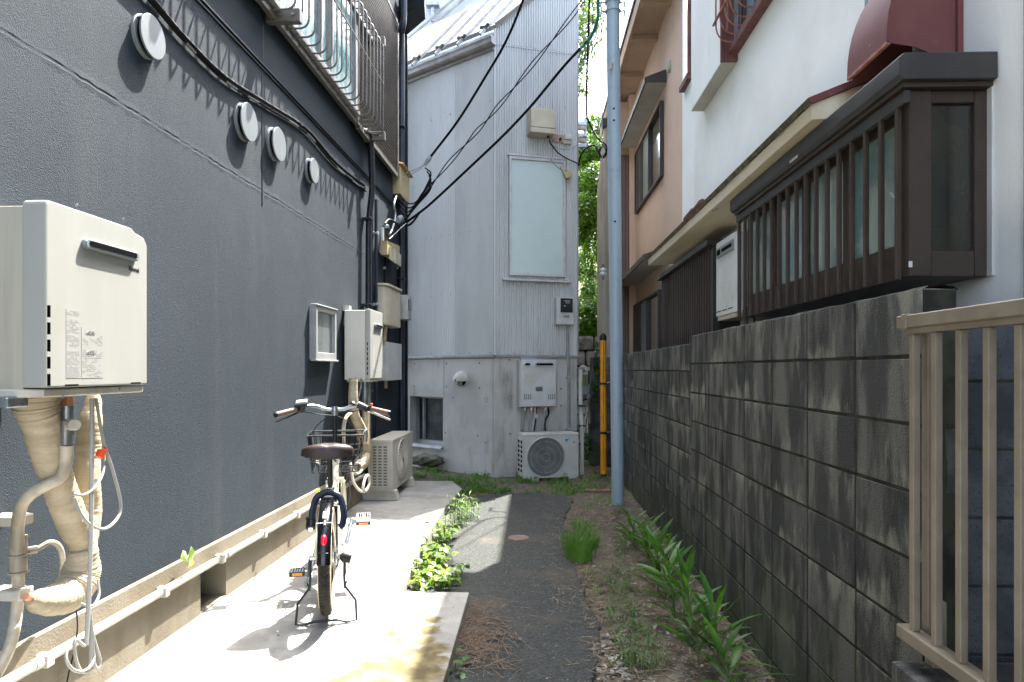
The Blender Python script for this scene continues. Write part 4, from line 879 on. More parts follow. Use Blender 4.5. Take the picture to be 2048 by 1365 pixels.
q = GR.at(1135, 882, yf); em = build('emblem', MB().prism(GR, [(q.x - .03, q.z - .035), (q.x - .028, q.z + .025), (q.x + .03, q.z + .03)], yf, yf + .0015), m_cyan, ac2)
build('emblem', MB().prism(GR, [(q.x - .029, q.z - .0), (q.x - .028, q.z + .022), (q.x + .004, q.z + .014)], yf + .0015, yf + .0025), m_darkgrey, ac2)
build('badge', MB().box(GR, GR.at(1146, 884, yf).x, GR.at(1150, 884, yf).x, yf, yf + .001, GR.at(1146, 887, yf).z, GR.at(1146, 883, yf).z), m_print, ac2)
for px in (1066, 1142):
    q = GR.at(px, 965, yf - .05); build('foot_block', MB().box(GR, q.x - .055, q.x + .055, yf - .32, yf + .03, -.0, zB - .001), m_gconc, ac2, bevel=.006)
# meter with black display
a, b = GR.at(1113, 594, .12), GR.at(1148, 650, .12); x0, x1, z1, z0 = a.x, b.x, a.z, b.z
mt = thing('electric_meter', 'white electric meter with black display on the corrugated wall', 'meter', GR.p(x0, .02, z0))
build('case', MB().box(GR, x0, x1, .02, .12, z0, z1), m_white, mt, bevel=.01)
xa, xb, za, zb_ = GR.at(1121, 600, .125).x, GR.at(1145, 600, .125).x, GR.at(1121, 625, .125).z, GR.at(1121, 597, .125).z
ds = build('display_cover', MB().box(GR, xa, xb, .12, .14, za, zb_), m_darkgrey, mt, bevel=.006)
build('print', MB().box(GR, xa + .05, xb - .04, .14, .1406, zb_ - .035, zb_ - .03).box(GR, xa + .06, xb - .04, .14, .1406, zb_ - .05, zb_ - .045).box(GR, xa + .07, xb - .05, .14, .1406, zb_ - .065, zb_ - .06), m_white, ds)
build('button', MB().lathe(GR.p(xa + .055, .14, (za + zb_) / 2 - .01), GR.uy, [(0, .01), (.002, .01)], 12), m_white, ds)
build('plate', MB().box(GR, xa + .045, xb - .045, .12, .1225, GR.at(1130, 636, .12).z, GR.at(1130, 631, .12).z), m_valve, mt)
cn = thing('conduit', 'thin grey conduit descending from the black-faced meter to the unit', 'conduit', GR.p(GR.at(1135, 700, .04).x, .03, 1.6))
x = GR.at(1135, 700, .04).x; x2 = GR.at(1138, 800, .04).x
build('pipe', MB().tube([GR.p(x, .045, z0), GR.p(x, .045, ZF + .02), GR.p(x2, .03, ZF - .12), GR.p(x2, .03, GR.at(1138, 862, .03).z)], .019, 8), m_flash, cn, smooth=True)
for py in (755, 858): z = GR.at(1138, py, .03).z; build('clip', MB().box(GR, x2 - .035, x2 + .03, 0, .055, z - .012, z + .012), m_steel, cn, bevel=.002)
# cream box high up
a, b = GR.at(1062, 215, .22), GR.at(1110, 268, .22); x0, x1, z1, z0 = a.x, b.x, a.z, b.z
cbx = thing('meter_box', 'square pale yellow box high on the corrugated wall above the window', 'utility box', GR.p(x0, .02, z0))
build('case', MB().box(GR, x0, x1, .02, .22, z0 + .07, z1), m_meter, cbx, bevel=.008); build('lower_case', MB().box(GR, x0 - .004, x1 + .004, .02, .215, z0 - .0, z0 + .068), m_meter, cbx, bevel=.006)
build('cable_gland', MB().tube([GR.p(x1 - .06, .12, z0), GR.p(x1 - .06, .12, z0 - .03)], .02, 8), m_black, cbx)
pb = thing('plywood_scrap', 'small weathered wood scrap beside the pale yellow box', 'wood scrap', GR.p(x1, .02, z0))
a, b = GR.at(1104, 269, .03), GR.at(1127, 286, .03); build('board', MB().box(GR, a.x, b.x, .02, .035, b.z, a.z), m_rust.copy() if False else M('old_ply', (.35, .25, .18), .9, c2=(.22, .14, .09), sc=16), pb)
build('clamp', MB().tube([GR.p(b.x - .05, .035, b.z + .04), GR.p(b.x - .05, .06, b.z + .04)], .02, 8), m_black, pb)
a, b = GR.at(1129, 269, .06), GR.at(1142, 288, .06); sbx = thing('cable_box', 'tiny white cable box near the right edge of corrugated wall', 'cable box', GR.p(a.x, .02, b.z))
build('case', MB().box(GR, a.x, b.x, .02, .09, b.z + .05, a.z), m_white, sbx, bevel=.006); build('base', MB().box(GR, a.x - .01, b.x, .02, .06, b.z, b.z + .05), m_soff, sbx)
q = GR.at(1136, 345, .1); hb = thing('hanging_box', 'small tan box dangling tilted at the window corner', 'cable box', GR.p(q.x, .1, q.z))
rot = Fr(GR.p(q.x, .07, q.z), GR.ux, GR.uy)
def rbox(mb, c, w_, h_, d0, d1, ang):
    ca, sa = cos(ang), sin(ang); pts_ = [(-w_, -h_), (w_, -h_), (w_, h_), (-w_, h_)]
    return mb.prism(GR, [(c[0] + a * ca - b * sa, c[1] + a * sa + b * ca) for a, b in pts_], d0, d1)
build('case', rbox(MB(), (q.x, q.z - .03), .05, .04, .05, .11, .5), m_tbox, hb, bevel=.006); build('board', rbox(MB(), (q.x - .03, q.z + .04), .04, .07, .04, .06, .45), m_wood, hb)
def cable(label, pts_, r, mat=m_cable, n=6, name='cable', group=None):
    c = arc(pts_, n); return tag(build(name, MB().tube(c, r, 6), mat, loc=c[len(c) // 2], smooth=True), label, 'cable', group)
GP = lambda px, py, y: (lambda q: GR.p(q.x, y, q.z))(GR.at(px, py, y))
cable('black cable drooping from the pale yellow box over the window corner', [GP(1095, 272, .12), GP(1100, 285, .1), GP(1115, 305, .09), GP(1135, 318, .08), GP(1155, 327, .06), GP(1160, 330, 0)], .009)
cable('thin grey wire from the pale yellow box to the dangling tan box', [GP(1096, 272, .12), GP(1099, 300, .1), GP(1104, 322, .1), GP(1120, 338, .09), GP(1134, 340, .08)], .0055, m_valve)
cable('faint thin wire looping under the tiny white box', [GP(1104, 292, .05), GP(1120, 298, .05), GP(1138, 299, .05), GP(1154, 291, .04)], .004, m_valve)

bh = thing('distant_house', 'pale blue-grey metal house rising behind the corrugated house roof', 'house', dp(840, 700, 13.5))
A_, B_ = dp(760, 130, 13), dp(925, -20, 13)
build('wall', MB().prism(W, [(A_.x - 2, 0), (dp(990, 0, 13).x, 0), (dp(990, 0, 13).x, dp(0, -200, 13).z), (A_.x - 2, dp(0, -200, 13).z)], 13, 16), M('pale_siding', (.42, .47, .50), .6, c2=(.38, .43, .46), sc=2, st=(6, 1, .1)), bh)
for u, v_ in (((800, 92), (905, 0)), ((812, 100), (925, 0))):
    build('verge_strip', MB().tube([dp(u[0], u[1], 12.9), dp(v_[0], v_[1], 12.9), dp(v_[0] + (v_[0] - u[0]) * .5, v_[1] + (v_[1] - u[1]) * .5, 12.9)], .03, 4), m_flash, bh)
build('wall_bracket', MB().box(W, dp(852, 12, 12.9).x, dp(878, 12, 12.9).x, 12.8, 12.95, dp(0, 12, 12.9).z, dp(0, 6, 12.9).z).box(W, dp(862, 12, 12.9).x, dp(868, 12, 12.9).x, 12.85, 12.9, dp(0, 42, 12.9).z, dp(0, 12.2, 12.9).z), m_valve, bh)
# ================================================================== BLOCK WALL (right)
XB = 1.116
def block_mesh(name, fr, w_, h_, d_, seed):
    """one block face: slab with chipped chamfered edges, in local (0..w, 0..d, 0..h)"""
    random.seed(seed); bm = bmesh.new(); bmesh.ops.create_cube(bm, size=1)
    for v in bm.verts: v.co = V((v.co.x * w_, v.co.y * d_, v.co.z * h_))
    bmesh.ops.bevel(bm, geom=bm.edges[:], offset=.0025, segments=1, profile=.5, affect='EDGES')
    for v in bm.verts: v.co += V((rnd(-.0015, .0015), rnd(-.0015, .0015), rnd(-.0015, .0015)))
    me = bpy.data.meshes.new(name); bm.to_mesh(me); bm.free(); me.materials.append(fr); return me
bvar = [block_mesh('block', m_block, .3845, .189, .1, 11 + i) for i in range(5)]; random.seed(5)
ztop = CAMH + .232; zj0 = ztop - .19 - .0   # first joint just above eye level
YB0 = 1.925
wn = thing('block_wall', 'taller near run of the weathered concrete block garden wall', 'wall', (XB, YB0, 0))
def blockrow(parent, x, ya, ncol, zt, nrow, top_cut=0.0, mats=None):
    for r in range(nrow):
        for c_ in range(ncol):
            o = bpy.data.objects.new('block', random.choice(bvar)); COL.objects.link(o); o.parent = parent
            o.location = V((x + .05 + rnd(-.002, .002), ya + .2 + .4 * c_ + rnd(-.001, .001), zt - .1 - .2 * r)) - ORG[parent.name]
            o.rotation_euler = (0, rnd(-.004, .004), pi / 2 + rnd(-.003, .003) + (pi if rnd(0, 1) < .5 else 0))
blockrow(wn, XB, YB0, 7, ztop + .005, 9, 0)
build('mortar', MB().box(W, XB + .0038, XB + .0962, YB0 + .006, YB0 + 2.796, .0, ztop - .004), m_mortar, wn)
build('wall_cap', MB().grid([[V((XB + u, YB0 + v * 2.8 / 40, ztop + .004 + (rnd(0, .006) if 0 < u < .1 else -.008))) for v in range(41)] for u in (.0, .015, .05, .085, .1)]), m_block, wn)
YB1 = YB0 + 2.81
wf_ = thing('block_wall', 'lower far run of the concrete block wall behind the pole', 'wall', (XB, YB1, 0))
blockrow(wf_, XB + .012, YB1, 12, ztop - .045, 9)
build('mortar', MB().box(W, XB + .0158, XB + .1082, YB1 + .003, YB1 + 4.796, .0, ztop - .054), m_mortar, wf_)
build('wall_cap', MB().grid([[V((XB + .012 + u, YB1 + v * 4.8 / 60, ztop - .048 + (rnd(0, .006) if 0 < u < .1 else -.008))) for v in range(61)] for u in (.0, .015, .05, .085, .1)]), m_block, wf_)
# cross wall seen past the pole
wc = thing('block_wall', 'narrow end of a block wall beyond the yellow guard', 'wall', (.93, 9.75, 0))
bm_e = block_mesh('block', m_block, .191, .191, .3, 31)
for r in range(8):
    for c_ in range(2):
        o = bpy.data.objects.new('block', bm_e); COL.objects.link(o); o.parent = wc; o.location = V((.96 + .2 * c_ - .03 * (r % 2), 9.9, 1.52 - .2 * r)) - ORG[wc.name]
build('mortar', MB().box(W, .87, 1.2, 9.76, 10.0, 0, 1.6), m_mortar, wc)
# raised yard wall facing the camera, bluish blocks
wr = thing('yard_wall', 'dark bluish block wall behind the metal gate', 'wall', (1.22, 1.95, 0))
bm_r = [block_mesh('block', m_block2, .391, .191, .1, 41 + i) for i in range(3)]; zr = CAMH + .165
for r in range(8):
    for c_ in range(4):
        o = bpy.data.objects.new('block', random.choice(bm_r)); COL.objects.link(o); o.parent = wr; o.location = V((1.222 + .2 + .4 * c_, 2.02, zr - .1 - .2 * r)) - ORG[wr.name]
build('mortar', MB().box(W, 1.225, 2.8, 1.975, 2.06, 0, zr - .006), m_mortar, wr)
# ledge under the gate
zl = W.atx(1800, 1330, 1.03).z
lg = build('yard_ledge', MB().box(W, 1.02, 2.8, -2, 1.919, -.05, zl), m_block, bevel=.01); tag(lg, 'low mossy concrete ledge carrying the gate', 'ledge')
# gate / fence
XG = 1.06
gz1 = W.atx(1806, 643, XG); gz0 = W.atx(1815, 1262, XG)
fg = thing('metal_gate', 'taupe aluminium gate with vertical bars in the right foreground', 'gate', (XG, gz1.y, gz0.z))
ye = gz1.y; zt_, zb_ = W.atx(1806, 645, XG).z, W.atx(1815, 1265, XG).z
build('top_rail', MB().box(W, XG - .02, XG + .025, .4, ye, zt_ - .02, zt_ + .017), m_taupe, fg, bevel=.003)
build('top_rail', MB().box(W, XG - .012, XG + .018, .4, ye - .03, zt_ - .036, zt_ - .0205), m_taupe, fg)
build('rail_cap', MB().box(W, XG - .023, XG + .028, ye - .055, ye - .03, zt_ - .023, zt_ + .020), m_taupe, fg, bevel=.002)
build('bottom_rail', MB().box(W, XG - .02, XG + .025, .4, ye, zb_ - .02, zb_ + .018), m_taupe, fg, bevel=.003)
yy = W.atx(1828, 800, XG).y
for k in range(11):
    y = yy - .1005 * k
    build('bar', MB().box(W, XG - .008, XG + .012, y - .0105, y + .0105, zb_ + .018, zt_ - .036), m_taupe, fg, bevel=.002)
yp = W.atx(1875, 1340, XG + .07).y
build('post', MB().box(W, XG + .045, XG + .085, yp - .02, yp + .02, zl, zb_ + .1), m_taupe, fg, bevel=.003)
build('post', MB().box(W, XG + .03, XG + .05, W.atx(1858, 800, XG + .04).y - .012, W.atx(1858, 800, XG + .04).y + .02, zb_ - .02, zt_ - .02), m_taupe, fg, bevel=.003)
# ================================================================== WHITE HOUSE
XW = 1.507; YN, YF = 2.06, 6.72
wh = thing('white_house', 'white stucco house with bay windows above the block wall', 'house', (XW, 4, 0))
build('wall', MB().box(W, XW, 6, YN, YF, 0, 6.3), m_wst, wh)
build('wall', MB().box(W, XW - .015, 6, -3, YN - .002, 0, 6.3), m_gst, wh)
rfm = MB().add([(1.10, -3.2, 6.55), (1.10, 7.62, 6.55), (6, 7.75, 8.3), (6, -3.2, 8.3), (1.10, -3.2, 6.68), (1.10, 7.62, 6.68), (6, 7.75, 8.45), (6, -3.2, 8.45)], [(0, 1, 2, 3), (7, 6, 5, 4), (0, 4, 5, 1), (1, 5, 6, 2), (2, 6, 7, 3), (3, 7, 4, 0)])
build('roof', rfm, m_maroon, wh)
build('gable', MB().box(W, XW + .01, 6, -2.9, YF - .02, 6.29, 6.9), m_wst, wh)
# --- lower lean-to eave
XE = 1.15; ea, eb = W.atx(1297, 533, XE), W.atx(1623, 238, XE); h_e = (ea.z + eb.z) / 2; y0e, y1e = eb.y, ea.y
hw = W.atx(1745, 175, XW); hr = h_e + .17
ev = build('eave', MB().add([W.p(XE, y0e, h_e), W.p(XW - .003, y0e, h_e + .02), W.p(XW - .003, y0e, hr + .03), W.p(XE, y0e, h_e + .068), W.p(XE, y1e, h_e), W.p(XW - .003, y1e, h_e + .02), W.p(XW - .003, y1e, hr + .03), W.p(XE, y1e, h_e + .068)],
     [(0, 1, 2, 3), (7, 6, 5, 4), (0, 4, 5, 1), (1, 5, 6, 2), (2, 6, 7, 3), (3, 7, 4, 0)]), m_cstain, wh, bevel=.006)
rt = MB(); n = 60; P = []
for i in range(n + 1):
    y = y0e - .015 + (y1e - y0e + .03) * i / n; j = rnd(-.006, .004)
    P.append([W.p(XE - .006, y, h_e + .064 + j), W.p(XE - .02, y, h_e + .085), W.p(XE + .02, y, h_e + .100), W.p(XW - .005, y, hr + .06)])
rt.grid(P)
build('eave_roofing', rt, M('mossy_roof_edge', (.13, .105, .06), .9, c2=(.06, .05, .03), sc=14), ev, fix=False)
eg = MB(); eg.add([W.p(XE - .02, y0e - .018, h_e + .085), W.p(XE - .006, y0e - .018, h_e + .062), W.p(XW - .005, y0e - .018, hr + .035), W.p(XW - .005, y0e - .018, hr + .062), W.p(XE - .02, y0e - .001, h_e + .085), W.p(XE - .006, y0e - .001, h_e + .062), W.p(XW - .005, y0e - .001, hr + .035), W.p(XW - .005, y0e - .001, hr + .062)], [(0, 1, 2, 3), (7, 6, 5, 4), (0, 4, 5, 1), (1, 5, 6, 2), (2, 6, 7, 3), (3, 7, 4, 0)])
build('eave_edge', eg, m_maroon, ev)
for px, py in ((1383, 432), (1400, 410)):
    q = W.atx(px, py, XE + .06); build('ridge_tile', MB().tube([W.p(XE + .05, q.y - .11, h_e + .15), W.p(XE + .05, q.y + .12, h_e + .14)], .028, 8), m_maroon, ev, smooth=True)
# --- near bay window
XBF = 1.235; yb0 = W.atx(1812, 300, XBF).y; yb1 = W.atx(1478, 450, XBF).y
zb0, zb1 = W.atx(1813, 553, XBF).z, W.atx(1812, 178, XBF).z
ct = zb1 + .10
bay = build('bay_window', MB().box(W, XBF + .03, XW - .002, yb0 + .02, yb1 - .01, zb0 + .002, zb0 + .06), m_brown, wh)
co_ = MB().side(Fr((0, 0, 0), (0, 1, 0), (1, 0, 0)), [(XBF - .035, zb1 + .012), (XW - .004, zb1 + .012), (XW - .004, ct), (XBF - .03, ct), (XBF - .045, ct - .012), (XBF - .045, zb1 + .03)], yb0 - .045, yb1 + .03)
build('cornice', co_, m_brownl, bay, bevel=.003)
build('cornice', MB().box(W, XBF - .025, XW - .006, yb0 - .025, yb1 + .01, zb1 - .004, zb1 + .011), m_brown, bay)
build('corner_post', MB().box(W, XBF + .012, XBF + .085, yb0, yb0 + .06, zb0, zb1 - .005), m_brown, bay, bevel=.003)
build('back_post', MB().box(W, XW - .045, XW - .003, yb0 + .004, yb0 + .05, zb0, zb1 - .005), m_brown, bay, bevel=.003)
build('end_rail', MB().box(W, XBF + .086, XW - .046, yb0 + .006, yb0 + .045, zb0, zb0 + .085), m_brown, bay, bevel=.002)
build('end_rail', MB().box(W, XBF + .086, XW - .046, yb0 + .006, yb0 + .045, zb1 - .045, zb1 - .005), m_brown, bay, bevel=.002)
build('end_pane', MB().box(W, XBF + .086, XW - .046, yb0 + .022, yb0 + .028, zb0 + .085, zb1 - .045), M('end_glass', (.012, .015, .013), .15, c2=(.024, .023, .016), sc=3.5, coat=.3, c3=(.005, .045, .09), sc3=1.5, lo3=.56, hi3=.66, st3=(1, 1, 3.5)), bay)
build('inner_jamb', MB().box(W, XBF + .016, XBF + .03, yb0 + .06, yb0 + .10, zb0, zb1), m_brown, bay)
ym = yb0 + .10; npn = 4; dy = (yb1 - ym) / npn
for k in range(npn):
    a, b = ym + dy * k, ym + dy * (k + 1)
    fr_ = MB().box(W, XBF + .05, XBF + .08, a, a + .035, zb0 + .06, zb1 - .01).box(W, XBF + .05, XBF + .08, b - .035, b - .001, zb0 + .06, zb1 - .01).box(W, XBF + .05, XBF + .08, a + .035, b - .035, zb0 + .06, zb0 + .13).box(W, XBF + .05, XBF + .08, a + .035, b - .035, zb1 - .06, zb1 - .01)
    pf = build('sash', fr_, m_brown, bay); build('pane', MB().box(W, XBF + .062, XBF + .067, a + .035, b - .035, zb0 + .13, zb1 - .06), m_bathg, pf)
build('sill_rail', MB().box(W, XBF + .02, XBF + .05, yb0 + .06, yb1, zb0 + .001, zb0 + .05), m_brown, bay)
build('grille_rail', MB().box(W, XBF - .012, XBF + .012, yb0 - .01, yb1 + .02, zb1 - .05, zb1 - .006), m_brownl, bay, bevel=.003)
# vertical slats
pxs = [1795, 1756, 1718, 1690, 1664, 1639, 1616, 1596, 1577, 1560, 1546, 1532, 1519, 1507, 1497, 1487, 1479]
ya_, yz_ = W.atx(1797, 400, XBF).y, W.atx(1479, 500, XBF).y; ns = 17
for k in range(ns):
    y = ya_ + (yz_ - ya_) * k / (ns - 1)
    build('slat', MB().box(W, XBF - .010, XBF + .007, y - .0085, y + .0085, zb0 - .012 + .006, zb1 - .045), m_brown, bay, bevel=.0025)
build('label', MB().box(W, XBF + .008, XBF + .0195, yb0 - .0025, yb0 - .0005, zb0 + .03, zb0 + .05), m_white, bay)
q = W.atx(1588, 318, XBF - .046); build('sticker', MB().box(W, XBF - .0463, XBF - .045, q.y - .04, q.y + .05, q.z - .006, q.z + .006), m_printl, bay)
# --- second bay, dark vertical louvres
XB2 = 1.30; y20, y21 = W.atx(1424, 500, XB2).y, W.atx(1323, 560, XB2).y; z21 = W.atx(1420, 495, XB2).z; 
b2 = build('slatted_bay', MB().box(W, XB2 + .03, XW - .002, y20 + .01, y21, 1.25, z21), m_dkbrown, wh)
build('cornice', MB().box(W, XB2 - .045, XW - .004, y20 - .03, y21 + .03, z21 + .001, z21 + .045), m_brownl, b2, bevel=.004)
n2 = 26
for k in range(n2):
    y = y20 + .03 + (y21 - y20 - .05) * k / (n2 - 1); build('slat', MB().box(W, XB2, XB2 + .03, y - .022, y + .022, 1.27, z21), m_dkbrown, b2, bevel=.004)
build('corner_post', MB().box(W, XB2 + .0, XB2 + .05, y20 - .02, y20 + .008, 1.25, z21), m_brownl, b2)
# --- water heater between the bays
XH = 1.225; hy0, hy1 = W.atx(1474, 550, XH).y + .02, W.atx(1432, 550, XH).y; hz1, hz0 = W.atx(1470, 462, XH).z, W.atx(1432, 637, XH).z
h4 = thing('water_heater', 'white water heater wedged between the two brown bays', 'water heater', (XH, hy0, hz0))
build('body', MB().box(W, XH + .03, XW - .01, hy0 + .004, hy1 - .004, hz0, hz1 - .006), m_white, h4, bevel=.004)
build('front_cover', MB().box(W, XH, XH + .03, hy0, hy1, hz0 + .006, hz1), m_white, h4, bevel=.008, smooth=True)
build('base_rim', MB().box(W, XH + .01, XW - .02, hy0 + .01, hy1 - .01, hz0 - .02, hz0 + .004), m_whitepipe, h4)
FR2 = Fr((0, 0, 0), (0, 1, 0), (-1, 0, 0))
ex = build('exhaust', MB().box(FR2, hy0 + .04, hy1 - .05, -XH - .002, -XH + .012, hz1 - .11, hz1 - .045), m_ventw, h4, bevel=.004)
build('outlet', MB().box(FR2, hy0 + .05, hy1 - .17, -XH + .012, -XH + .0135, hz1 - .088, hz1 - .066), m_dkslot, ex); build('outlet', MB().box(FR2, hy1 - .14, hy1 - .065, -XH + .012, -XH + .0135, hz1 - .095, hz1 - .06), m_dkslot, ex)
for k in range(3): y = hy0 + .06 + k * .13; build('cover_slot', MB().box(FR2, y, y + .1, -XH - .001, -XH + .001, hz0 + .035, hz0 + .041), m_dkslot, h4)
text('Rinnai', .022, W.p(XH - .001, hy0 + .15, hz1 - .15), (0, -1, 0), UP, m_printl, h4)
notice2(h4, FR2, hy0 + .22, hy0 + .34, hz0 + .08, hz0 + .25, -XH, 10, m_white, .6); 
build('mark', MB().lathe(W.p(XH, hy0 + .07, hz0 + .1), (-1, 0, 0), [(0, .022), (.001, .022)], 14), m_printl, h4)
for dy_ in (.07, .2): build('pipe', MB().tube([W.p(XH + .12, hy0 + dy_, hz0 - .01), W.p(XH + .12, hy0 + dy_, hz0 - .16)], .02, 8), m_valve if dy_ < .1 else m_pipeb, h4)
# --- range hood cover, maroon
yh0 = W.atx(1922, 60, XW).y; q0 = W.atx(1778, 83, 1.25); yh1 = W.atx(1694, 156, 1.25).y; hb_ = (q0.z + W.atx(1694, 156, 1.25).z) / 2
hc = thing('hood_cover', 'maroon curved exhaust hood cover above the bay window', 'exhaust hood', (XW, yh0, hb_))
prof = [(1.25, hb_)] + [(1.25 + .257 * (1 - cos(a)), hb_ + .012 + .40 * sin(a)) for a in [i * pi / 24 for i in range(1, 13)]]
prof2 = [(x + .004, z) for x, z in prof]
XZ = Fr((0, 0, 0), (0, 1, 0), (1, 0, 0))
sh = MB(); sh.grid([[XZ.p(yh0, a, b) for a, b in prof], [XZ.p(yh1, a, b) for a, b in prof]])
build('curved_cover', sh, m_maroon, hc, smooth=True, fix=False)
sh = MB(); sh.grid([[XZ.p(yh0 + .003, a, b) for a, b in prof2], [XZ.p(yh1 - .003, a, b) for a, b in prof2]]); build('lining', sh, m_soff, hc, smooth=True, fix=False)
zs_ = W.atx(1912, 120, XW).z
for y_, y__ in ((yh0, yh0 + .004), (yh1 - .004, yh1)):
    build('side_panel', MB().side(Fr((0, 0, 0), (0, 1, 0), (1, 0, 0)), prof + [(XW - .002, hb_ + .40), (XW - .002, zs_ - .012), (1.44, zs_ - .004), (1.35, hb_ + (zs_ - hb_) * .35)], y_, y__), m_maroon, hc)
build('rim', MB().box(W, 1.249, 1.262, yh0, yh1, hb_ - .008, hb_ + .004), m_rust, hc)
build('wall_flange', MB().box(W, XW - .02, XW - .001, yh0 - .018, yh0 + .002, zs_ - .02, hb_ + .45), m_maroon, hc, bevel=.003)
# --- upper window with rusty grille, shutter box
qa = W.atx(1408, 217, XW); yS1 = qa.y; zS = qa.z; XS = W.atx(1442, 110, 1.385).x; yS0 = W.atx(1475, 127, XW).y
build('shutter_box', MB().box(W, 1.395, XW - .002, yS0 + .02, yS1, zS - .02, 6.0), m_wst, wh)
build('shutter_soffit', MB().box(W, 1.397, XW - .004, yS0 + .022, yS1 - .003, zS - .028, zS - .021), m_soff, wh)
uwn = build('upper_window', MB().box(W, XW - .03, XW - .002, 2.5, yS0, zS + .06, 5.4), m_dkglass, wh)
build('side_board', MB().box(W, 1.385, XW - .002, yS0 - .012, yS0 + .0195, zS - .03, 5.6), m_rustb, uwn)
build('bottom_rail', MB().box(W, 1.44, XW - .0, 2.45, yS0 - .014, zS + .02, zS + .075), m_rustb, uwn)
for k in range(5): y = yS0 - .10 - .55 * k; build('frame_bar', MB().box(W, XW - .05, XW - .031, y - .02, y + .02, zS + .08, 5.4), m_ventw, uwn)
ug = thing('window_grille', 'rusty red bent-bar grille on the upper right window', 'window grille', (1.4, yS0 - .3, zS + .1))
b0 = None
for k in range(16):
    y = yS0 - .05 - .115 * k
    if b0 is None:
        pp = [(1.475, .07)] + [(1.335 + .09 * (1 - sin(a)), .07 + .12 * (1 - cos(a))) for a in [i * pi / 12 for i in range(0, 7)]] + [(1.335, .9)]
        b0 = build('bar', MB().tube([W.p(a, y, zS + .02 + b) for a, b in pp], .006, 6), m_rust, ug, smooth=True); y0_ = y
    else: c = b0.copy(); COL.objects.link(c); c.location = b0.location + V((0, y - y0_, 0))
build('rail', MB().tube([W.p(1.33, yS0 + .0, zS + .235), W.p(1.33, 2.6, zS + .235)], .009, 6), m_rust, ug); build('rail', MB().tube([W.p(1.475, yS0, zS + .09), W.p(1.475, 2.6, zS + .09)], .010, 6), m_rust, ug)
build('bar_end', MB().tube([W.p(1.42, yS0 - .05, zS + .16), W.p(1.42, yS0 - .05, 5.3)], .008, 6), m_rust, ug)
# --- far narrow window
fy0, fy1 = W.atx(1383, 80, XW).y, W.atx(1369, 80, XW).y; fz = W.atx(1375, 163, XW).z
fwn = build('narrow_window', MB().box(W, XW - .012, XW - .001, fy0, fy1, fz, 6.1), m_dkglass, wh); build('sill', MB().box(W, XW - .05, XW - .0, fy0 - .02, fy1 + .02, fz - .05, fz - .002), m_rustb, fwn)
build('jamb', MB().box(W, XW - .04, XW - .0, fy0 - .03, fy0 - .002, fz, 6.1), m_rustb, fwn)
q = W.atx(1732, 70, XW - .02); tp = build('thin_pipe', MB().tube([W.p(XW - .018, q.y, q.z), W.p(XW - .018, q.y, 5.5)], .008, 6), m_valve, loc=W.p(XW, q.y, q.z)); tag(tp, 'thin grey pipe running down the white wall by the hood', 'pipe')
build('vertical_seal', MB().box(W, XW - .008, XW + .0, yb0 - .02, yb0 + .003, zb0, ct), m_white, wh)
# ================================================================== TAN HOUSE
XT = 1.65; yT1 = W.atx(1271, 600, XT).y
th = thing('tan_house', 'tan stucco house behind the white one with dark hooded windows', 'house', (XT, 9, 0))
wz = MB().box(W, XT, 6, 7.15, yT1, 0, CAMH + 4.42 + .3); build('wall', wz, m_tan, th)
xk = W.atx(1257, 600, 0) if False else dp(1257, 600, yT1 * .9995)
build('wall_return', MB().box(W, xk.x, XT - .001, yT1 - .06, yT1 + 3, 0, CAMH + 4.4), m_tan, th)
xd = dp(1240, 600, yT1).x
for k in range(6):
    x = xd + (xk.x - xd) * k / 6; build('ribbed_panel', MB().box(W, x + .006, x + (xk.x - xd) / 6 - .004, yT1 - .02, yT1 + .3, 0, dp(1250, 312, yT1).z), M('panel_maroon', (.075, .045, .05), .5) if k == 0 else bpy.data.materials['panel_maroon'], th, bevel=.006)
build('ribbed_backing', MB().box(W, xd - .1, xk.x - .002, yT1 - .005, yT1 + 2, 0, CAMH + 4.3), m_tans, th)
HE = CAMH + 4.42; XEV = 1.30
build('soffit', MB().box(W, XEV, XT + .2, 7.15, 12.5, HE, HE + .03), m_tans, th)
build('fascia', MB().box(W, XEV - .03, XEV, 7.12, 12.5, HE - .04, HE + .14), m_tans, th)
build('roof', MB().add([(XEV - .05, 7.05, HE + .141), (XEV - .05, 12.6, HE + .141), (6, 12.6, HE + 1.9), (6, 7.05, HE + 1.9), (XEV - .05, 7.05, HE + .2), (XEV - .05, 12.6, HE + .2), (6, 12.6, HE + 2), (6, 7.05, HE + 2)], [(0, 1, 2, 3), (7, 6, 5, 4), (0, 4, 5, 1), (1, 5, 6, 2), (2, 6, 7, 3), (3, 7, 4, 0)]), m_brownl, th)
for px, py in ((1283, 20), (1262, 60), (1240, 176)):
    y = W.atx(px, py, XEV).y; build('rafter', MB().box(W, XEV + .001, XT - .001, y - .045, y + .045, HE - .07, HE - .001), m_tans, th, bevel=.004)
def hood(xo, ya, yb, h, px_w=None):
    c = MB().side(XZ, [(xo, h), (XT - .002, h), (XT - .002, h + .14), (xo, h + .035)], ya, yb)
    k = build('window_hood', c, m_soff, th); build('hood_trim', MB().side(XZ, [(xo - .02, h - .004), (xo - .001, h - .004), (xo - .001, h + .036), (XT - .002, h + .142), (XT - .002, h + .16), (xo - .02, h + .06)], ya - .012, yb + .01), m_brownl, k)
    build('hood_trim', MB().side(XZ, [(xo - .018, h - .002), (XT - .003, h - .002), (XT - .003, h + .15), (xo - .018, h + .05)], ya - .016, ya - .001), m_brownl, k); return k
h1_ = CAMH + 3.55; hood(W.atx(1292, 157, 0 + 1.40).x, W.atx(1333, 157, XT).y, yT1 + .02, h1_)
h2_ = CAMH + 1.336; hood(1.36, W.atx(1290, 503, 1.36).y, yT1 + .02, h2_)
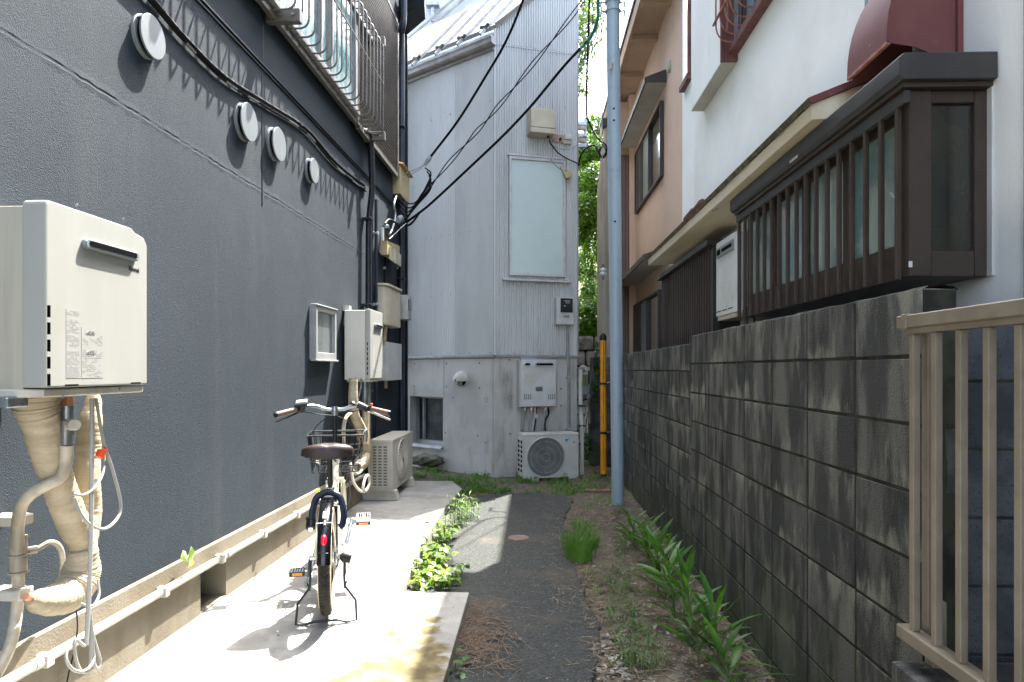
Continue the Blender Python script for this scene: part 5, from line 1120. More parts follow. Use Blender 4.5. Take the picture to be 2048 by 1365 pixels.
def twin(ya, yb, z0, z1):
    wn_ = build('window', MB().box(W, XT - .01, XT - .001, ya, yb, z0, z1), m_dkglass, th)
    fr_ = MB().box(W, XT - .05, XT, ya - .03, ya, z0 - .03, z1 + .03).box(W, XT - .05, XT, yb, yb + .03, z0 - .03, z1 + .03).box(W, XT - .05, XT, ya, yb, z0 - .03, z0).box(W, XT - .05, XT, ya, yb, z1, z1 + .03)
    for t_ in (.42, .68): fr_.box(W, XT - .045, XT - .011, ya + (yb - ya) * t_, ya + (yb - ya) * t_ + .05, z0, z1)
    build('frame', fr_, m_brownl, wn_); build('pane', MB().box(W, XT - .03, XT - .02, ya + (yb - ya) * .42 + .05, ya + (yb - ya) * .68, z0, z1), M('curtained_glass', (.22, .27, .25), .3, c2=(.30, .34, .32), sc=8, st=(1, 3, .2), coat=.6) if 'curtained_glass' not in bpy.data.materials else bpy.data.materials['curtained_glass'], wn_)
    build('shutter_panel', MB().box(W, XT - .04, XT - .012, ya + (yb - ya) * .75, yb, z0, z1), m_brownl, wn_); return wn_
twin(W.atx(1327, 300, XT).y, W.atx(1276, 400, XT).y, CAMH + 2.47, CAMH + 3.36)
twin(W.atx(1323, 640, XT).y, W.atx(1273, 640, XT).y, .9, CAMH + .99)
vq = W.atx(1297, 92, XT); vn = MB()
vn.tube([W.p(XT - .01, vq.y + .13 * cos(t) , vq.z + .16 * sin(t)) for t in [2 * pi * i / 16 for i in range(16)]], .018, 6, closed=True)
for k in range(6): t = pi * k / 6; vn.tube([W.p(XT - .012, vq.y + .15 * cos(t), vq.z + .19 * sin(t)), W.p(XT - .012, vq.y - .15 * cos(t), vq.z - .19 * sin(t))], .014, 5)
build('gable_ornament', vn, m_black, th); q = W.atx(1340, 133, XT); build('round_vent', MB().lathe(W.p(XT, q.y, q.z), (-1, 0, 0), [(0, .07), (.03, .07), (.04, .05)], 20), m_soff, th, smooth=True)
# ================================================================== POLE, GUY WIRE, OLD WALL, FAR GAP
pb_ = W.atz(1236, 1012, 0); pt_ = dp(1224, -120, 6.55)
up = thing('utility_pole', 'blue-grey painted steel utility pole beside the block wall', 'utility pole', pb_)
PP = [pb_.lerp(pt_, t) for t in (0, .12, .4, .7, 1.0)]
build('shaft', MB().tube([pb_ - V((0, 0, .1))] + PP, [.066, .066, .066, .066, .067, .068], 28), m_pole, up, smooth=True)
def onpole(py): 
    best = min(range(201), key=lambda i: abs((lambda p: HY - (p.z - CAMH) / ((p - CAMP).dot(V((-sin(PSI), cos(PSI), 0)))) * F)(pb_.lerp(pt_, i / 200)) - py)); return pb_.lerp(pt_, best / 200)
c = onpole(908); 
for py in (225, 246, 445):
    p = onpole(py); d = (CAMP - p); d.z = 0; d.normalize(); build('step_hole', MB().lathe(p + d * .064, d, [(0, .011), (.004, .011)], 10), m_dkslot, up)
p = onpole(140); build('step_bolt', MB().tube([p + V((-.02, -.06, .04)), p + V((-.035, -.12, -.0)), p + V((-.04, -.13, -.05))], .012, 8), M('bolt_tan', (.35, .25, .17), .7), up)
for py in (5, 26):
    p = onpole(py); build('band', MB().tube([p + V((.072 * cos(t), .072 * sin(t), 0)) for t in [2 * pi * i / 24 for i in range(24)]], .010, 6, closed=True), m_steel, up, smooth=True)
    for s_ in (-1, 1): build('band_bolt', MB().tube([p + V((.072 * s_, 0, 0)), p + V((.115 * s_, -.01, 0)), p + V((.12 * s_, -.01, -.05))], .012, 6), m_steel, up)
gb = W.atz(1207, 957, 0); gt_ = dp(1206, 672, 8.75)
gw_ = thing('guy_guard', 'yellow plastic guard sleeve on the guy wire with black bands', 'guy wire guard', gb)
build('sleeve', MB().tube([gb + V((0, 0, .06)), gb.lerp(gt_, .5), gt_ - V((0, 0, .04))], [.043, .042, .040], 16), m_yellow, gw_, smooth=True)
build('slit', MB().tube([gb + V((-.004, -.040, .1)), gt_ + V((0, -.040, -.08))], .0035, 4), m_black, gw_)
build('foot', MB().tube([gb - V((0, 0, .03)), gb + V((0, 0, .065))], .034, 12), m_black, gw_); build('cap', MB().tube([gt_ - V((0, 0, .06)), gt_ - V((0, 0, .01)), gt_ + V((0, 0, .03))], [.046, .046, .018], 16), m_black, gw_, smooth=True)
for t in (.31, .62): 
    p = gb.lerp(gt_, t if t < .5 else .655); build('band', MB().tube([p, p + V((0, 0, .03))], .0465, 16), m_black, gw_, smooth=True); build('band_end', MB().tube([p + V((.04, -.02, .02)), p + V((.10, -.02, .03))], .008, 5), m_black, gw_)
q1, q2, q3 = dp(1206, 672, 8.75), dp(1206, 545, 8.6), dp(1202, -30, 7.6)
gu = thing('guy_wire', 'guy wire with a white strain insulator rising above the yellow guard', 'guy wire', q1)
build('wire', MB().tube([q1, q2 - V((0, 0, .10))], .006, 5), m_steel, gu); build('wire', MB().tube([q2 + V((0, 0, .10)), q3], .006, 5), m_steel, gu)
for s_ in (-1, 1): build('wire', MB().tube([q2 + V((0, -.02, -.10)), q2 + V((.03 * s_, -.02, -.02)), q2 + V((.03 * s_, -.02, .03)), q2 + V((0, -.02, .10))], .004, 5), m_black, gu)
build('insulator', MB().lathe(q2 - V((0, 0, .055)), (0, 0, 1), [(0, .02), (.01, .045), (.035, .052), (.055, .042), (.075, .052), (.1, .045), (.11, .02)], 18), m_white, gu, smooth=True)
# old timber-faced wall
yO = 11.2; X0_, X1_ = dp(1194, 500, yO).x, dp(1250, 500, yO).x
ow = thing('timber_wall', 'weathered timber gable wall beyond the utility pole', 'wall', (X0_, yO, 0))
za_, zb2 = dp(1194, 390, yO).z, dp(1206, 254, yO).z; Xb = dp(1206, 254, yO).x
nb = 6
for k in range(nb):
    x0 = X0_ + (X1_ - X0_) * k / nb; x1 = X0_ + (X1_ - X0_) * (k + 1) / nb - .004
    t0 = min(1, (x0 - X0_) / (Xb - X0_)); t1 = min(1, (x1 - X0_) / (Xb - X0_))
    build('board', MB().prism(W, [(x0, 0), (x1, 0), (x1, za_ + (zb2 - za_) * t1), (x0, za_ + (zb2 - za_) * t0)], yO, yO + .03 + .004 * (k % 2)), m_wood, ow)
build('backing', MB().prism(W, [(X0_ + .02, 0), (X1_ + 1, 0), (X1_ + 1, zb2 - .02), (Xb + .02, zb2 - .02), (X0_ + .02, za_ - .02)], yO + .04, yO + .16), m_wood, ow)
build('post_cap', MB().box(W, Xb - .02, Xb + .12, yO - .03, yO + .1, zb2 - .02, zb2 + .12), m_dkbrown, ow)
# retaining stone wall and hillside
yS = 12.6
sw = thing('stone_wall', 'pale mossy stone retaining wall at the end of the gap', 'wall', (.9, yS, 0)); random.seed(3)
zt2 = dp(1170, 682, yS).z
z = 0; r = 0
while z < zt2 - .05:
    h = rnd(.24, .34); x = .3 - rnd(0, .3)
    while x < 2.2:
        w_ = rnd(.3, .55)
        bm = bmesh.new(); bmesh.ops.create_cube(bm, size=1)
        for v in bm.verts: v.co = V((v.co.x * (w_ - .02), v.co.y * .3, v.co.z * (h - .02)))
        bmesh.ops.bevel(bm, geom=bm.edges[:], offset=.04, segments=2, profile=.5, affect='EDGES')
        for v in bm.verts: v.co += V((rnd(-.01, .01), rnd(-.02, .02), rnd(-.01, .01)))
        me = bpy.data.meshes.new('stone'); bm.to_mesh(me); bm.free(); me.materials.append(m_stone); o = bpy.data.objects.new('stone', me); COL.objects.link(o); o.parent = sw
        o.location = V((x + w_ / 2, yS + .1 + rnd(-.03, .03), z + h / 2)) - ORG[sw.name]; x += w_
    z += h
build('backing', MB().box(W, 0, 3, yS + .12, yS + .6, 0, zt2 - .06), m_rock, sw)
hl_ = MB(); P = []
for i in range(14):
    P.append([V((-8 + 20 * i / 13, yS + .3 + j * 1.2, zt2 - .1 + j * .85 + .15 * sin(i * 2 + j))) for j in range(9)])
tag(build('hillside', hl_.grid(P), m_rock, smooth=True), kind='structure')
# utilities in the gap
gp2 = thing('drain_pipe', 'thin grey drain pipe on the ground beside the corrugated house corner', 'pipe', dp(1163, 930, 8.9))
a = dp(1164, 938, 9.0); build('pipe', MB().tube([V((a.x, a.y, .0)), V((a.x, a.y, dp(1164, 860, 9.0).z)), dp(1161, 800, 9.1), dp(1161, 740, 9.2)], .030, 10), m_soff, gp2, smooth=True)
for py in (888, 852, 812): p = dp(1163, py, 9.02); build('clip', MB().box(W, p.x - .05, p.x + .05, p.y - .035, p.y + .03, p.z - .012, p.z + .012), m_black, gp2)
build('elbow', MB().tube(arc([dp(1161, 760, 9.6), dp(1161, 742, 9.6), dp(1167, 735, 9.6), dp(1173, 742, 9.6)], 5), .035, 10), m_soff, gp2, smooth=True)
p = dp(1163, 748, 10.5); gm_ = thing('gas_meter', 'grey-green gas meter hanging in the narrow gap', 'meter', dp(1165, 788, 10.5))
a, b = dp(1164, 790, 10.5), dp(1183, 746, 10.5); build('case', MB().box(W, a.x, b.x, 10.5, 10.7, a.z, b.z), m_steel, gm_, bevel=.02); build('panel', MB().box(W, a.x + .01, a.x + .1, 10.49, 10.499, b.z - .2, b.z - .03), M('moss_panel', (.26, .28, .12), .8), gm_)
gr2 = thing('utility_cabinet', 'small grey utility cabinet on the ground in the gap', 'cabinet', dp(1183, 870, 10.8)); a, b = dp(1175, 868, 10.8), dp(1192, 816, 10.8)
build('case', MB().box(W, a.x, b.x, 10.8, 11.0, .1, b.z), m_soff, gr2, bevel=.015); build('door', MB().box(W, a.x + .03, b.x - .03, 10.785, 10.799, b.z - .3, b.z - .08), m_gconc, gr2, bevel=.004)
cable('pale pipe leaning beside the utility cabinet', [dp(1170, 866, 10.6), dp(1172, 840, 10.6), dp(1178, 815, 10.6), dp(1184, 795, 10.6), dp(1187, 780, 10.6)], .022, m_whitepipe, name='pale_pipe')
sl_ = thing('timber_rack', 'grey horizontal timber rails seen high in the gap', 'rack', dp(1165, 300, 11.5))
for i, py in enumerate((248, 256, 271, 281, 292)):
    a, b = dp(1150, py, 11.5), dp(1173 - (i % 2) * 2, py + 1, 11.5); build('rail', MB().box(W, a.x, b.x, 11.5, 11.6, a.z - .03, a.z + .03), m_wood if i % 2 else m_valve, sl_)
a = dp(1171, 248, 11.6); build('post', MB().box(W, a.x - .03, a.x + .02, 11.601, 11.66, dp(0, 300, 11.6).z, a.z + .1), m_valve, sl_)
# ================================================================== OVERHEAD CABLES
K1 = dp(848, 332, 8.1)
cable('upper black service cable rising steeply to the top of the picture', [dp(862, 313, 8.05), dp(916, 242, 7.9), dp(969, 157, 7.7), dp(1010, 87, 7.5), dp(1042, 12, 7.3), dp(1062, -50, 7.1), dp(1100, -190, 6.9)], .016, name='overhead_cable')
tw = [dp(820, 425, 8.2), dp(850, 385, 8.15), dp(895, 330, 8.1), dp(945, 273, 8.0), dp(979, 234, 7.9), dp(1025, 179, 7.8), dp(1088, 101, 7.6), dp(1155, 17, 7.4), dp(1200, -60, 7.2)]
tws = arc(tw, 14); t_ = thing('overhead_cable', 'middle twisted pair of thin wires crossing the grey corrugated wall', 'cable', tws[30])
for s_ in (0, pi): build('strand', MB().tube([p + V((cos(i * .19 + s_) * .022, 0, sin(i * .19 + s_) * .022)) for i, p in enumerate(tws)], .007, 5), m_cable, t_, smooth=True)
cable('lowest thick black cable crossing to the utility pole', [dp(808, 448, 8.2), dp(840, 425, 8.1), dp(870, 400, 8.1), dp(945, 330, 7.9), dp(1010, 268, 7.75), dp(1066, 208, 7.6), dp(1126, 135, 7.4), dp(1175, 82, 7.3)], .017, name='overhead_cable')
cable('green cable sheath curving up to the pole top', [dp(1160, 98, 7.32), dp(1175, 82, 7.3), dp(1189, 60, 7.2), dp(1196, 34, 7.1), dp(1197, 0, 7.05), dp(1208, -30, 6.9)], .019, m_gcable)
cl = thing('strain_clamp', 'metal strain clamp holding the upper service cable', 'clamp', K1)
build('body', MB().tube([dp(866, 306, 8.05), dp(858, 318, 8.07), dp(849, 331, 8.1)], [.01, .03, .02], 8), m_steel, cl); build('wire', MB().tube([dp(849, 331, 8.1), dp(800, 352, 8.4)], .005, 5), m_steel, cl); build('wire', MB().tube([dp(845, 336, 8.1), dp(800, 362, 8.4)], .005, 5), m_steel, cl)
random.seed(21)
labs = ['highest of the slack black cables fanning to the wall corner', 'second slack black cable fanning to the wall corner', 'middle slack black cable fanning to the wall corner', 'fourth slack black cable fanning to the wall corner', 'lowest slack black cable fanning to the wall corner']
for k in range(5):
    cable(labs[k], [dp(850 + k * 4, 336 + 7 * k, 8.1), dp(862 - k * 1, 348 + 9 * k, 8.1), dp(853 - k * 4, 372 + 9 * k, 8.15), dp(838 - k * 4, 398 + 7 * k, 8.2), dp(824 - k * 3, 408 + 8 * k, 8.2), dp(808, 402 + 9 * k, 8.2), dp(798, 385 + 11 * k, 8.25)], .0085, name='slack_cable')
cable('grey looped cable from the cream cable box down to the insulator', [LP(793, 392, .08), LP(788, 410, .08), (LP(791, 430, .09)), LP(786, 455, .1), LP(779, 470, .1)], .011, m_cord, name='slack_cable')
cable('black looped cable arching over the dark insulator', [LP(770, 448, .1), LP(778, 440, .12), LP(790, 445, .16), dp(806, 452, 8.1), dp(822, 448, 8.1), dp(838, 428, 8.1)], .013, name='slack_cable')
cable('thin stay wire from the junction board to the cables', [LP(779, 478, .12), dp(812, 447, 8.15)], .006, m_steel, name='slack_cable')
sc2 = thing('cable_clamp', 'silver cable clamp at the dark corner below the cream box', 'clamp', dp(801, 440, 8.2)); build('body', MB().tube([dp(792, 446, 8.2), dp(800, 438, 8.2), dp(806, 434, 8.2)], [.03, .045, .03], 8), m_steel, sc2)
for lb, pts_ in (('thick dark vertical cable hanging in the bright gap', [dp(1180, -40, 7.6), dp(1177, 60, 7.8), dp(1174, 150, 8), dp(1173, 225, 8.2), (dp(1178, 245, 8.3)), dp(1190, 268, 8.3), dp(1203, 285, 8.2), dp(1212, 300, 8)]),
                 ('thin vertical wire hanging near the pole in the gap', [dp(1187, -40, 7.6), dp(1185, 60, 7.9), dp(1183, 150, 8)]),
                 ('black looped cable beside the weathered timber wall', [dp(1157, 332, 8.6), dp(1162, 310, 8.5), dp(1175, 295, 8.5), dp(1190, 292, 8.5), dp(1198, 305, 8.4), dp(1203, 315, 8.4), dp(1211, 308, 8.3), dp(1213, 295, 8.3), dp(1206, 285, 8.3)]),
                 ('black cable ring hanging on the pole side', [dp(1200, 300, 8.3), dp(1206, 292, 8.3), dp(1212, 300, 8.3), dp(1212, 310, 8.3), dp(1205, 316, 8.3), dp(1199, 308, 8.3), dp(1200, 300, 8.3)])):
    cable(lb, pts_, .012 if 'thin' not in lb else .006, name='hanging_cable')
# ================================================================== BICYCLE
hd = radians(14); BO = V((-1.11, 3.53, .09))
B = Fr(BO, (-sin(hd), cos(hd), 0), (cos(hd), sin(hd), 0))     # x forward, y to the right
bp = lambda x, y, z: B.p(x, y, z)
bk_ = thing('bicycle', 'cream electric bicycle with front basket and brown saddle parked on the slab', 'bicycle', BO)
HR, RW_ = .335, .268
def wheel(hx, hz, nm):
    c = bp(hx, 0, hz); ax = B.uy; fw_ = B.ux; up_ = V((0, 0, 1)); rr = lambda a, r, y=0.: c + (fw_ * cos(a) + up_ * sin(a)) * r + ax * y
    N_ = 56
    ty = build('tyre', MB().tube([rr(2 * pi * k / N_, RW_) for k in range(N_)], .029, 14, closed=True), m_tyre, bk_, smooth=True)
    tr_ = MB()
    for k in range(88):
        a = 2 * pi * k / 88
        for y0_, y1_, sk in ((-.022, -.003, .022), (.003, .022, -.022)):
            q = [rr(a + (0 if abs(y) < .01 else sk * 1.), RW_ + sqrt(max(0, .0295 ** 2 - y * y)) * .99, y) for y in (y0_, y1_)]
            q2 = [rr(a + .032 + (0 if abs(y) < .01 else sk * 1.), RW_ + sqrt(max(0, .0295 ** 2 - y * y)) * .99, y) for y in (y0_, y1_)]
            o_ = [p + (p - rr(a, RW_ * .93)).normalized() * .0045 for p in q + q2]
            tr_.add([q[0], q[1], q2[1], q2[0], o_[0], o_[1], o_[3], o_[2]], [(0, 1, 2, 3), (4, 5, 6, 7), (0, 4, 5, 1), (1, 5, 6, 2), (2, 6, 7, 3), (3, 7, 4, 0)])
    tag(build('tread', tr_, m_tyre, ty), kind='stuff')
    for s_ in (-1, 1): build('tyre_wall', MB().tube([rr(2 * pi * k / N_, RW_ - .012, s_ * .0235) for k in range(N_)], .0105, 6, closed=True), m_tyrew, ty, smooth=True)
    build('rim', MB().tube([rr(2 * pi * k / N_, RW_ - .036) for k in range(N_)], .014, 8, closed=True), m_chrome, bk_, smooth=True)
    sp_ = MB()
    for k in range(28):
        a = 2 * pi * k / 28; s_ = 1 if k % 2 else -1
        sp_.tube([rr(a + (.5 if k % 4 < 2 else -.5), .028, s_ * .03), rr(a, RW_ - .045)], .0013, 4)
    tag(build('spokes', sp_, m_chrome, bk_), kind='stuff')
    build('hub', MB().lathe(c - ax * .055, ax, [(0, .012), (.02, .03), (.03, .03), (.035, .018), (.075, .018), (.08, .03), (.09, .03), (.11, .012)], 16), m_chrome, bk_, smooth=True)
    return rr
rw = wheel(0, HR, 'rear'); fwv = wheel(1.06, HR - .02, 'front')
def fender(rr, r, a0, a1, wd=.033):
    P = []; n = 30
    for i in range(n + 1):
        a = a0 + (a1 - a0) * i / n; row = []
        for j in range(9):
            t = -1 + 2 * j / 8; row.append(rr(a, r - .016 * t * t * abs(t), wd * t))
        P.append(row)
    for i in range(n, -1, -1): pass
    return MB().grid(P)
def solid(o, th_): 
    md = o.modifiers.new('thick', 'SOLIDIFY'); md.thickness = th_; md.offset = 0
fn = build('fender', fender(rw, .316, radians(68), radians(182 - 20)), m_fender, bk_, smooth=True, fix=False); solid(fn, .003)
# angle measured from forward: rear side is 180 deg
fn2 = build('fender', fender(rw, .3165, radians(161), radians(172)), m_fender, bk_, smooth=True, fix=False); solid(fn2, .003)
build('reflector', MB().tube([rw(radians(145 + t), .320) for t in (0, 1, 3, 6, 8.5, 9.5)], [.006, .013, .0165, .0165, .013, .006], 12, flat=.9), m_refl, fn, smooth=True)
build('sticker', MB().grid([[rw(radians(a), .3185, y) for y in (-.011, 0, .011)] for a in (119, 121, 124, 127)]), m_white, fn, fix=False)
build('fender_stay', MB().tube([bp(0, -.05, HR), rw(radians(133), .322, -.040), rw(radians(133), .322, 0), rw(radians(133), .322, .040), bp(0, .05, HR)], .0028, 6), m_chrome, bk_, smooth=True)
build('stay_clip', MB().tube([rw(radians(131), .324), rw(radians(136), .324)], .006, 8), m_chrome, bk_)
fn3 = build('fender', fender(fwv, .312, radians(20), radians(165)), m_fender, bk_, smooth=True, fix=False); solid(fn3, .003)
# frame
BBx, BBz = .44, .29
def t_(name, pts_, r, m=m_framec, seg=12, sm_=0, flat=1.): return build(name, MB().tube(arc([bp(*p) for p in pts_], sm_) if sm_ else [bp(*p) for p in pts_], r, seg, flat=flat), m, bk_, smooth=True)
t_('down_tube', [(.86, 0, .66), (.72, 0, .42), (.56, 0, .30), (BBx, 0, BBz)], .024, sm_=5)
t_('down_tube', [(.855, 0, .72), (.70, 0, .50), (.55, 0, .385), (.36, 0, .44)], .019, sm_=5)
t_('seat_tube', [(BBx, 0, BBz), (.30, 0, .66)], .020)
t_('seat_post', [(.30, 0, .64), (.215, 0, .885)], .0145, m_black)
t_('seat_clamp', [(.307, 0, .635), (.297, 0, .668)], .025, m_chrome)
for s_ in (-1, 1):
    t_('chain_stay', [(BBx - .03, s_ * .03, BBz), (.30, s_ * .055, .30), (0, s_ * .062, HR)], .011, sm_=4)
    t_('seat_stay', [(.31, s_ * .018, .62), (.24, s_ * .046, .58), (.0, s_ * .064, HR + .01)], .009, sm_=4)
    t_('fork_blade', [(.885, s_ * .05, .60), (.93, s_ * .055, .52), (1.06, s_ * .055, HR - .02)], .013, sm_=4)
t_('fork_crown', [(.885, -.055, .605), (.885, .055, .605)], .02)
t_('head_tube', [(.885, 0, .61), (.845, 0, .77)], .024)
t_('stem', [(.845, 0, .77), (.80, 0, .96), (.795, 0, 1.075)], .0155, m_black)
build('stem_clamp', MB().tube([bp(.795, 0, 1.045), bp(.797, 0, 1.075), bp(.80, 0, 1.105)], [.018, .027, .022], 12), m_valve, bk_, smooth=True)
# battery, stay bridge, lock, rear light hardware
t_('battery', [(.335, 0, .36), (.255, 0, .60)], .047, m_blackp, 8, flat=.8)
build('stay_bracket', MB().plan(B, [(.16, -.075), (.24, -.05), (.24, .05), (.16, .075), (.12, .05), (.12, -.05)], .585, .605), m_chrome, bk_, bevel=.004)
build('bracket_top', MB().box(B, .14, .22, -.045, .045, .605, .635), m_darkgrey, bk_, bevel=.006)
lk = build('ring_lock', MB().tube(arc([bp(.045 - .0, -.078, .50), bp(.055, -.083, .56), bp(.075, -.066, .635), bp(.082, -.035, .662), bp(.085, 0, .672), bp(.082, .035, .662), bp(.075, .066, .635), bp(.055, .083, .56), bp(.045, .078, .50), bp(.04, .06, .485)], 5), .0185, 10), m_lock, bk_, smooth=True)
build('lock_barrel', MB().tube([bp(.02, -.088, .49), bp(.045, -.088, .52)], .026, 14), m_black, lk, smooth=True); build('lock_key', MB().lathe(bp(.018, -.088, .487), -B.ux, [(0, .014), (.006, .013)], 12), m_chrome, lk)
build('lock_knob', MB().tube([bp(.05, -.115, .535), bp(.05, -.085, .545)], .010, 8), m_black, lk)
# saddle: wide, tapering forward
P = []; n = 14
for i in range(n + 1):
    t = i / n; x = .02 + .27 * t; hwid = .135 * (1 - t) ** .75 * (min(1, (t + .02) / .12) ** .45) + .022 * (1 if t > .1 else t / .1); row = []
    thk = .045 + .02 * (1 - t); ztp = .945 - .018 * t + (.0 if t > .12 else -.018 * (1 - t / .12) ** 2)
    for j in range(17):
        a = pi * j / 16; yy = -cos(a) * hwid; zz = ztp - (1 - sin(a) ** .45) * thk if 0 < j < 16 else ztp - thk
        row.append(bp(x, yy, zz - .006 * math.exp(-(yy / .02) ** 2)))
    P.append(row)
sd_ = MB().grid(P); nn = len(P[0])
for i in range(n): sd_.f.append((i * nn, i * nn + nn - 1, (i + 1) * nn + nn - 1, (i + 1) * nn))
sd_.f.append(tuple(range(nn))); sd_.f.append(tuple(n * nn + k for k in range(nn)))
sdl = build('saddle', sd_, m_leather, bk_, smooth=True, angle=60)
build('saddle_base', MB().plan(B, [(.035, -.12), (.035, .12), (.11, .10), (.26, .03), (.26, -.03), (.11, -.10)], .870, .882), m_blackp, sdl)
for s_ in (-1, 1):
    build('saddle_spring', MB().tube([bp(.07 + .016 * cos(k * .9), s_ * .055 + .016 * sin(k * .9), .835 + k * .0016) for k in range(24)], .0035, 5), m_chrome, sdl, smooth=True)
    build('saddle_rail', MB().tube(arc([bp(.24, s_ * .012, .868), bp(.20, s_ * .022, .845), bp(.10, s_ * .04, .835), bp(.06, s_ * .055, .838)], 4), .0045, 6), m_chrome, sdl, smooth=True)
build('saddle_clamp', MB().box(B, .19, .235, -.03, .03, .835, .875), m_black, sdl, bevel=.005)
# handlebar
hbp = [(-.33, .655, 1.068), (-.27, .69, 1.078), (-.21, .735, 1.098), (-.16, .77, 1.112), (-.11, .79, 1.106), (-.06, .795, 1.088), (0, .795, 1.085), (.06, .795, 1.088), (.11, .79, 1.106), (.16, .77, 1.112), (.21, .735, 1.098), (.27, .69, 1.078), (.33, .655, 1.068)]
hb_c = arc([bp(x, y, z) for y, x, z in hbp], 4)
hbr = build('handlebar', MB().tube(hb_c, .0125, 12), m_valve, bk_, smooth=True)
for s_ in (-1, 1):
    e1, e2 = bp(.645, s_ * .345, 1.066), bp(.715, s_ * .235, 1.092)
    build('grip', MB().tube([e2, e2.lerp(e1, .5), e1], [.0165, .018, .0185], 14), m_grip, hbr, smooth=True)
    d = (e1 - e2).normalized(); build('grip_end', MB().tube([e1, e1 + d * .012], [.0195, .017], 14), m_black, hbr, smooth=True); build('grip_collar', MB().tube([e2 - d * .02, e2], .021, 12), m_black, hbr, smooth=True)
    build('brake_lever', MB().tube(arc([bp(.745, s_ * .20, 1.085), bp(.76, s_ * .235, 1.068), bp(.735, s_ * .30, 1.040), bp(.70, s_ * .355, 1.018)], 4), [.007] * 12 + [.005], 6), m_chrome if s_ > 0 else m_black, hbr, smooth=True)
    build('lever_mount', MB().tube([bp(.74, s_ * .195, 1.10), bp(.75, s_ * .205, 1.078)], .016, 8), m_black, hbr)
dp_ = build('display', MB().add([bp(.70, -.245, 1.105), bp(.70, -.165, 1.115), bp(.775, -.165, 1.140), bp(.775, -.245, 1.130), bp(.70, -.245, 1.125), bp(.70, -.165, 1.135), bp(.775, -.165, 1.160), bp(.775, -.245, 1.150)], [(0, 1, 2, 3), (7, 6, 5, 4), (0, 4, 5, 1), (1, 5, 6, 2), (2, 6, 7, 3), (3, 7, 4, 0)]), m_blackp, hbr, bevel=.006)
build('display_screen', MB().add([bp(.705, -.238, 1.1265), bp(.705, -.172, 1.135), bp(.768, -.172, 1.158), bp(.768, -.238, 1.150)], [(0, 1, 2, 3)]), M('lcd', (.42, .50, .50), .15, c2=(.25, .3, .3), sc=60), dp_)
build('shifter', MB().tube([bp(.725, .195, 1.098), bp(.735, .150, 1.118)], [.022, .024], 12), m_black, hbr, smooth=True); build('shift_tab', MB().box(B, .71, .73, .228, .244, 1.10, 1.128), m_red, hbr, bevel=.003)
build('bell', MB().lathe(bp(.76, .115, 1.118), V((0, 0, 1)), [(0, .02), (.012, .02), (.022, .008)], 14), m_black, hbr, smooth=True)
# basket
bx0, bx1, bz0, bz1 = .90, 1.20, .655, .905
bsk = build('basket', MB().tube([bp(x, y, bz1) for x, y in ((bx0 - .02, -.185), (bx1 + .03, -.185), (bx1 + .03, .185), (bx0 - .02, .185))], .0065, 6, closed=True), m_black, bk_, smooth=True)
def rp(x, y): return (x, y)
for zz, sh_ in ((bz0, .84), (bz0 + .07, .88), (bz0 + .15, .94)):
    build('basket_ring', MB().tube([bp(bx0 + (1 - sh_) * .1, -.185 * sh_, zz), bp(bx1 + .03 * sh_, -.185 * sh_, zz), bp(bx1 + .03 * sh_, .185 * sh_, zz), bp(bx0 + (1 - sh_) * .1, .185 * sh_, zz)], .0042, 5, closed=True), m_black, bsk)
wr_ = []
for k in range(9):
    y = -.17 + .34 * k / 8; wr_ += [[(bx0 - .02, y, bz1), (bx0 + .01, y * .86, bz0), (bx1 + .02, y * .86, bz0), (bx1 + .03, y, bz1)]]
for k in range(5):
    x = bx0 + .03 + .25 * k / 4; wr_ += [[(x, -.185, bz1), (x, -.156, bz0), (x, .156, bz0), (x, .185, bz1)]]
for q in wr_: build('basket_wire', MB().tube([bp(*p) for p in q], .0030, 5), m_black, bsk)
build('basket_loop', MB().tube(arc([bp(bx0 + .05, .175, bz1 - .03), bp(bx0 + .05, .19, bz1 + .02), bp(bx0 + .05, .205, bz1 + .018), bp(bx0 + .05, .20, bz1 - .05)], 5), .006, 6), m_chrome, bsk, smooth=True)
build('basket_support', MB().box(B, .89, 1.16, -.03, .03, bz0 - .022, bz0 - .006), m_black, bk_, bevel=.003)
t_('basket_strut', [(.93, -.06, bz0), (1.06, -.065, HR - .02)], .005, m_black, 6); t_('basket_strut', [(.93, .06, bz0), (1.06, .065, HR - .02)], .005, m_black, 6)
build('headlamp', MB().lathe(bp(1.10, 0, bz0 - .07), B.ux, [(0, .02), (.03, .033), (.06, .036)], 16), m_black, bk_, smooth=True)
# cables at the bars
t_('brake_cable', [(.755, -.19, 1.075), (.80, -.10, 1.055), (.86, .03, 1.03), (.90, .12, .95), (.91, .17, .84), (.90, .12, .74), (.87, .03, .70)], .0028, m_cable, 5, sm_=6)
t_('brake_cable', [(.755, .19, 1.08), (.82, .12, 1.07), (.88, -.02, 1.045), (.91, -.13, .96), (.92, -.165, .84), (.89, -.12, .70), (.84, -.05, .62), (.60, -.03, .36)], .0028, m_cable, 5, sm_=6)
t_('brake_cable', [(.86, .03, .70), (.78, .09, .62), (.60, .10, .52), (.40, .07, .50), (.22, .075, .46), (.05, .06, HR + .03)], .0028, m_cable, 5, sm_=6)
t_('brake_cable', [(.86, -.03, .72), (.70, -.09, .60), (.45, -.07, .50), (.2, -.07, .42), (.03, -.06, HR + .02)], .0028, m_cable, 5, sm_=6)
build('frame_tag', MB().box(B, .50, .515, -.10, -.075, .60, .615), m_yel, bk_)
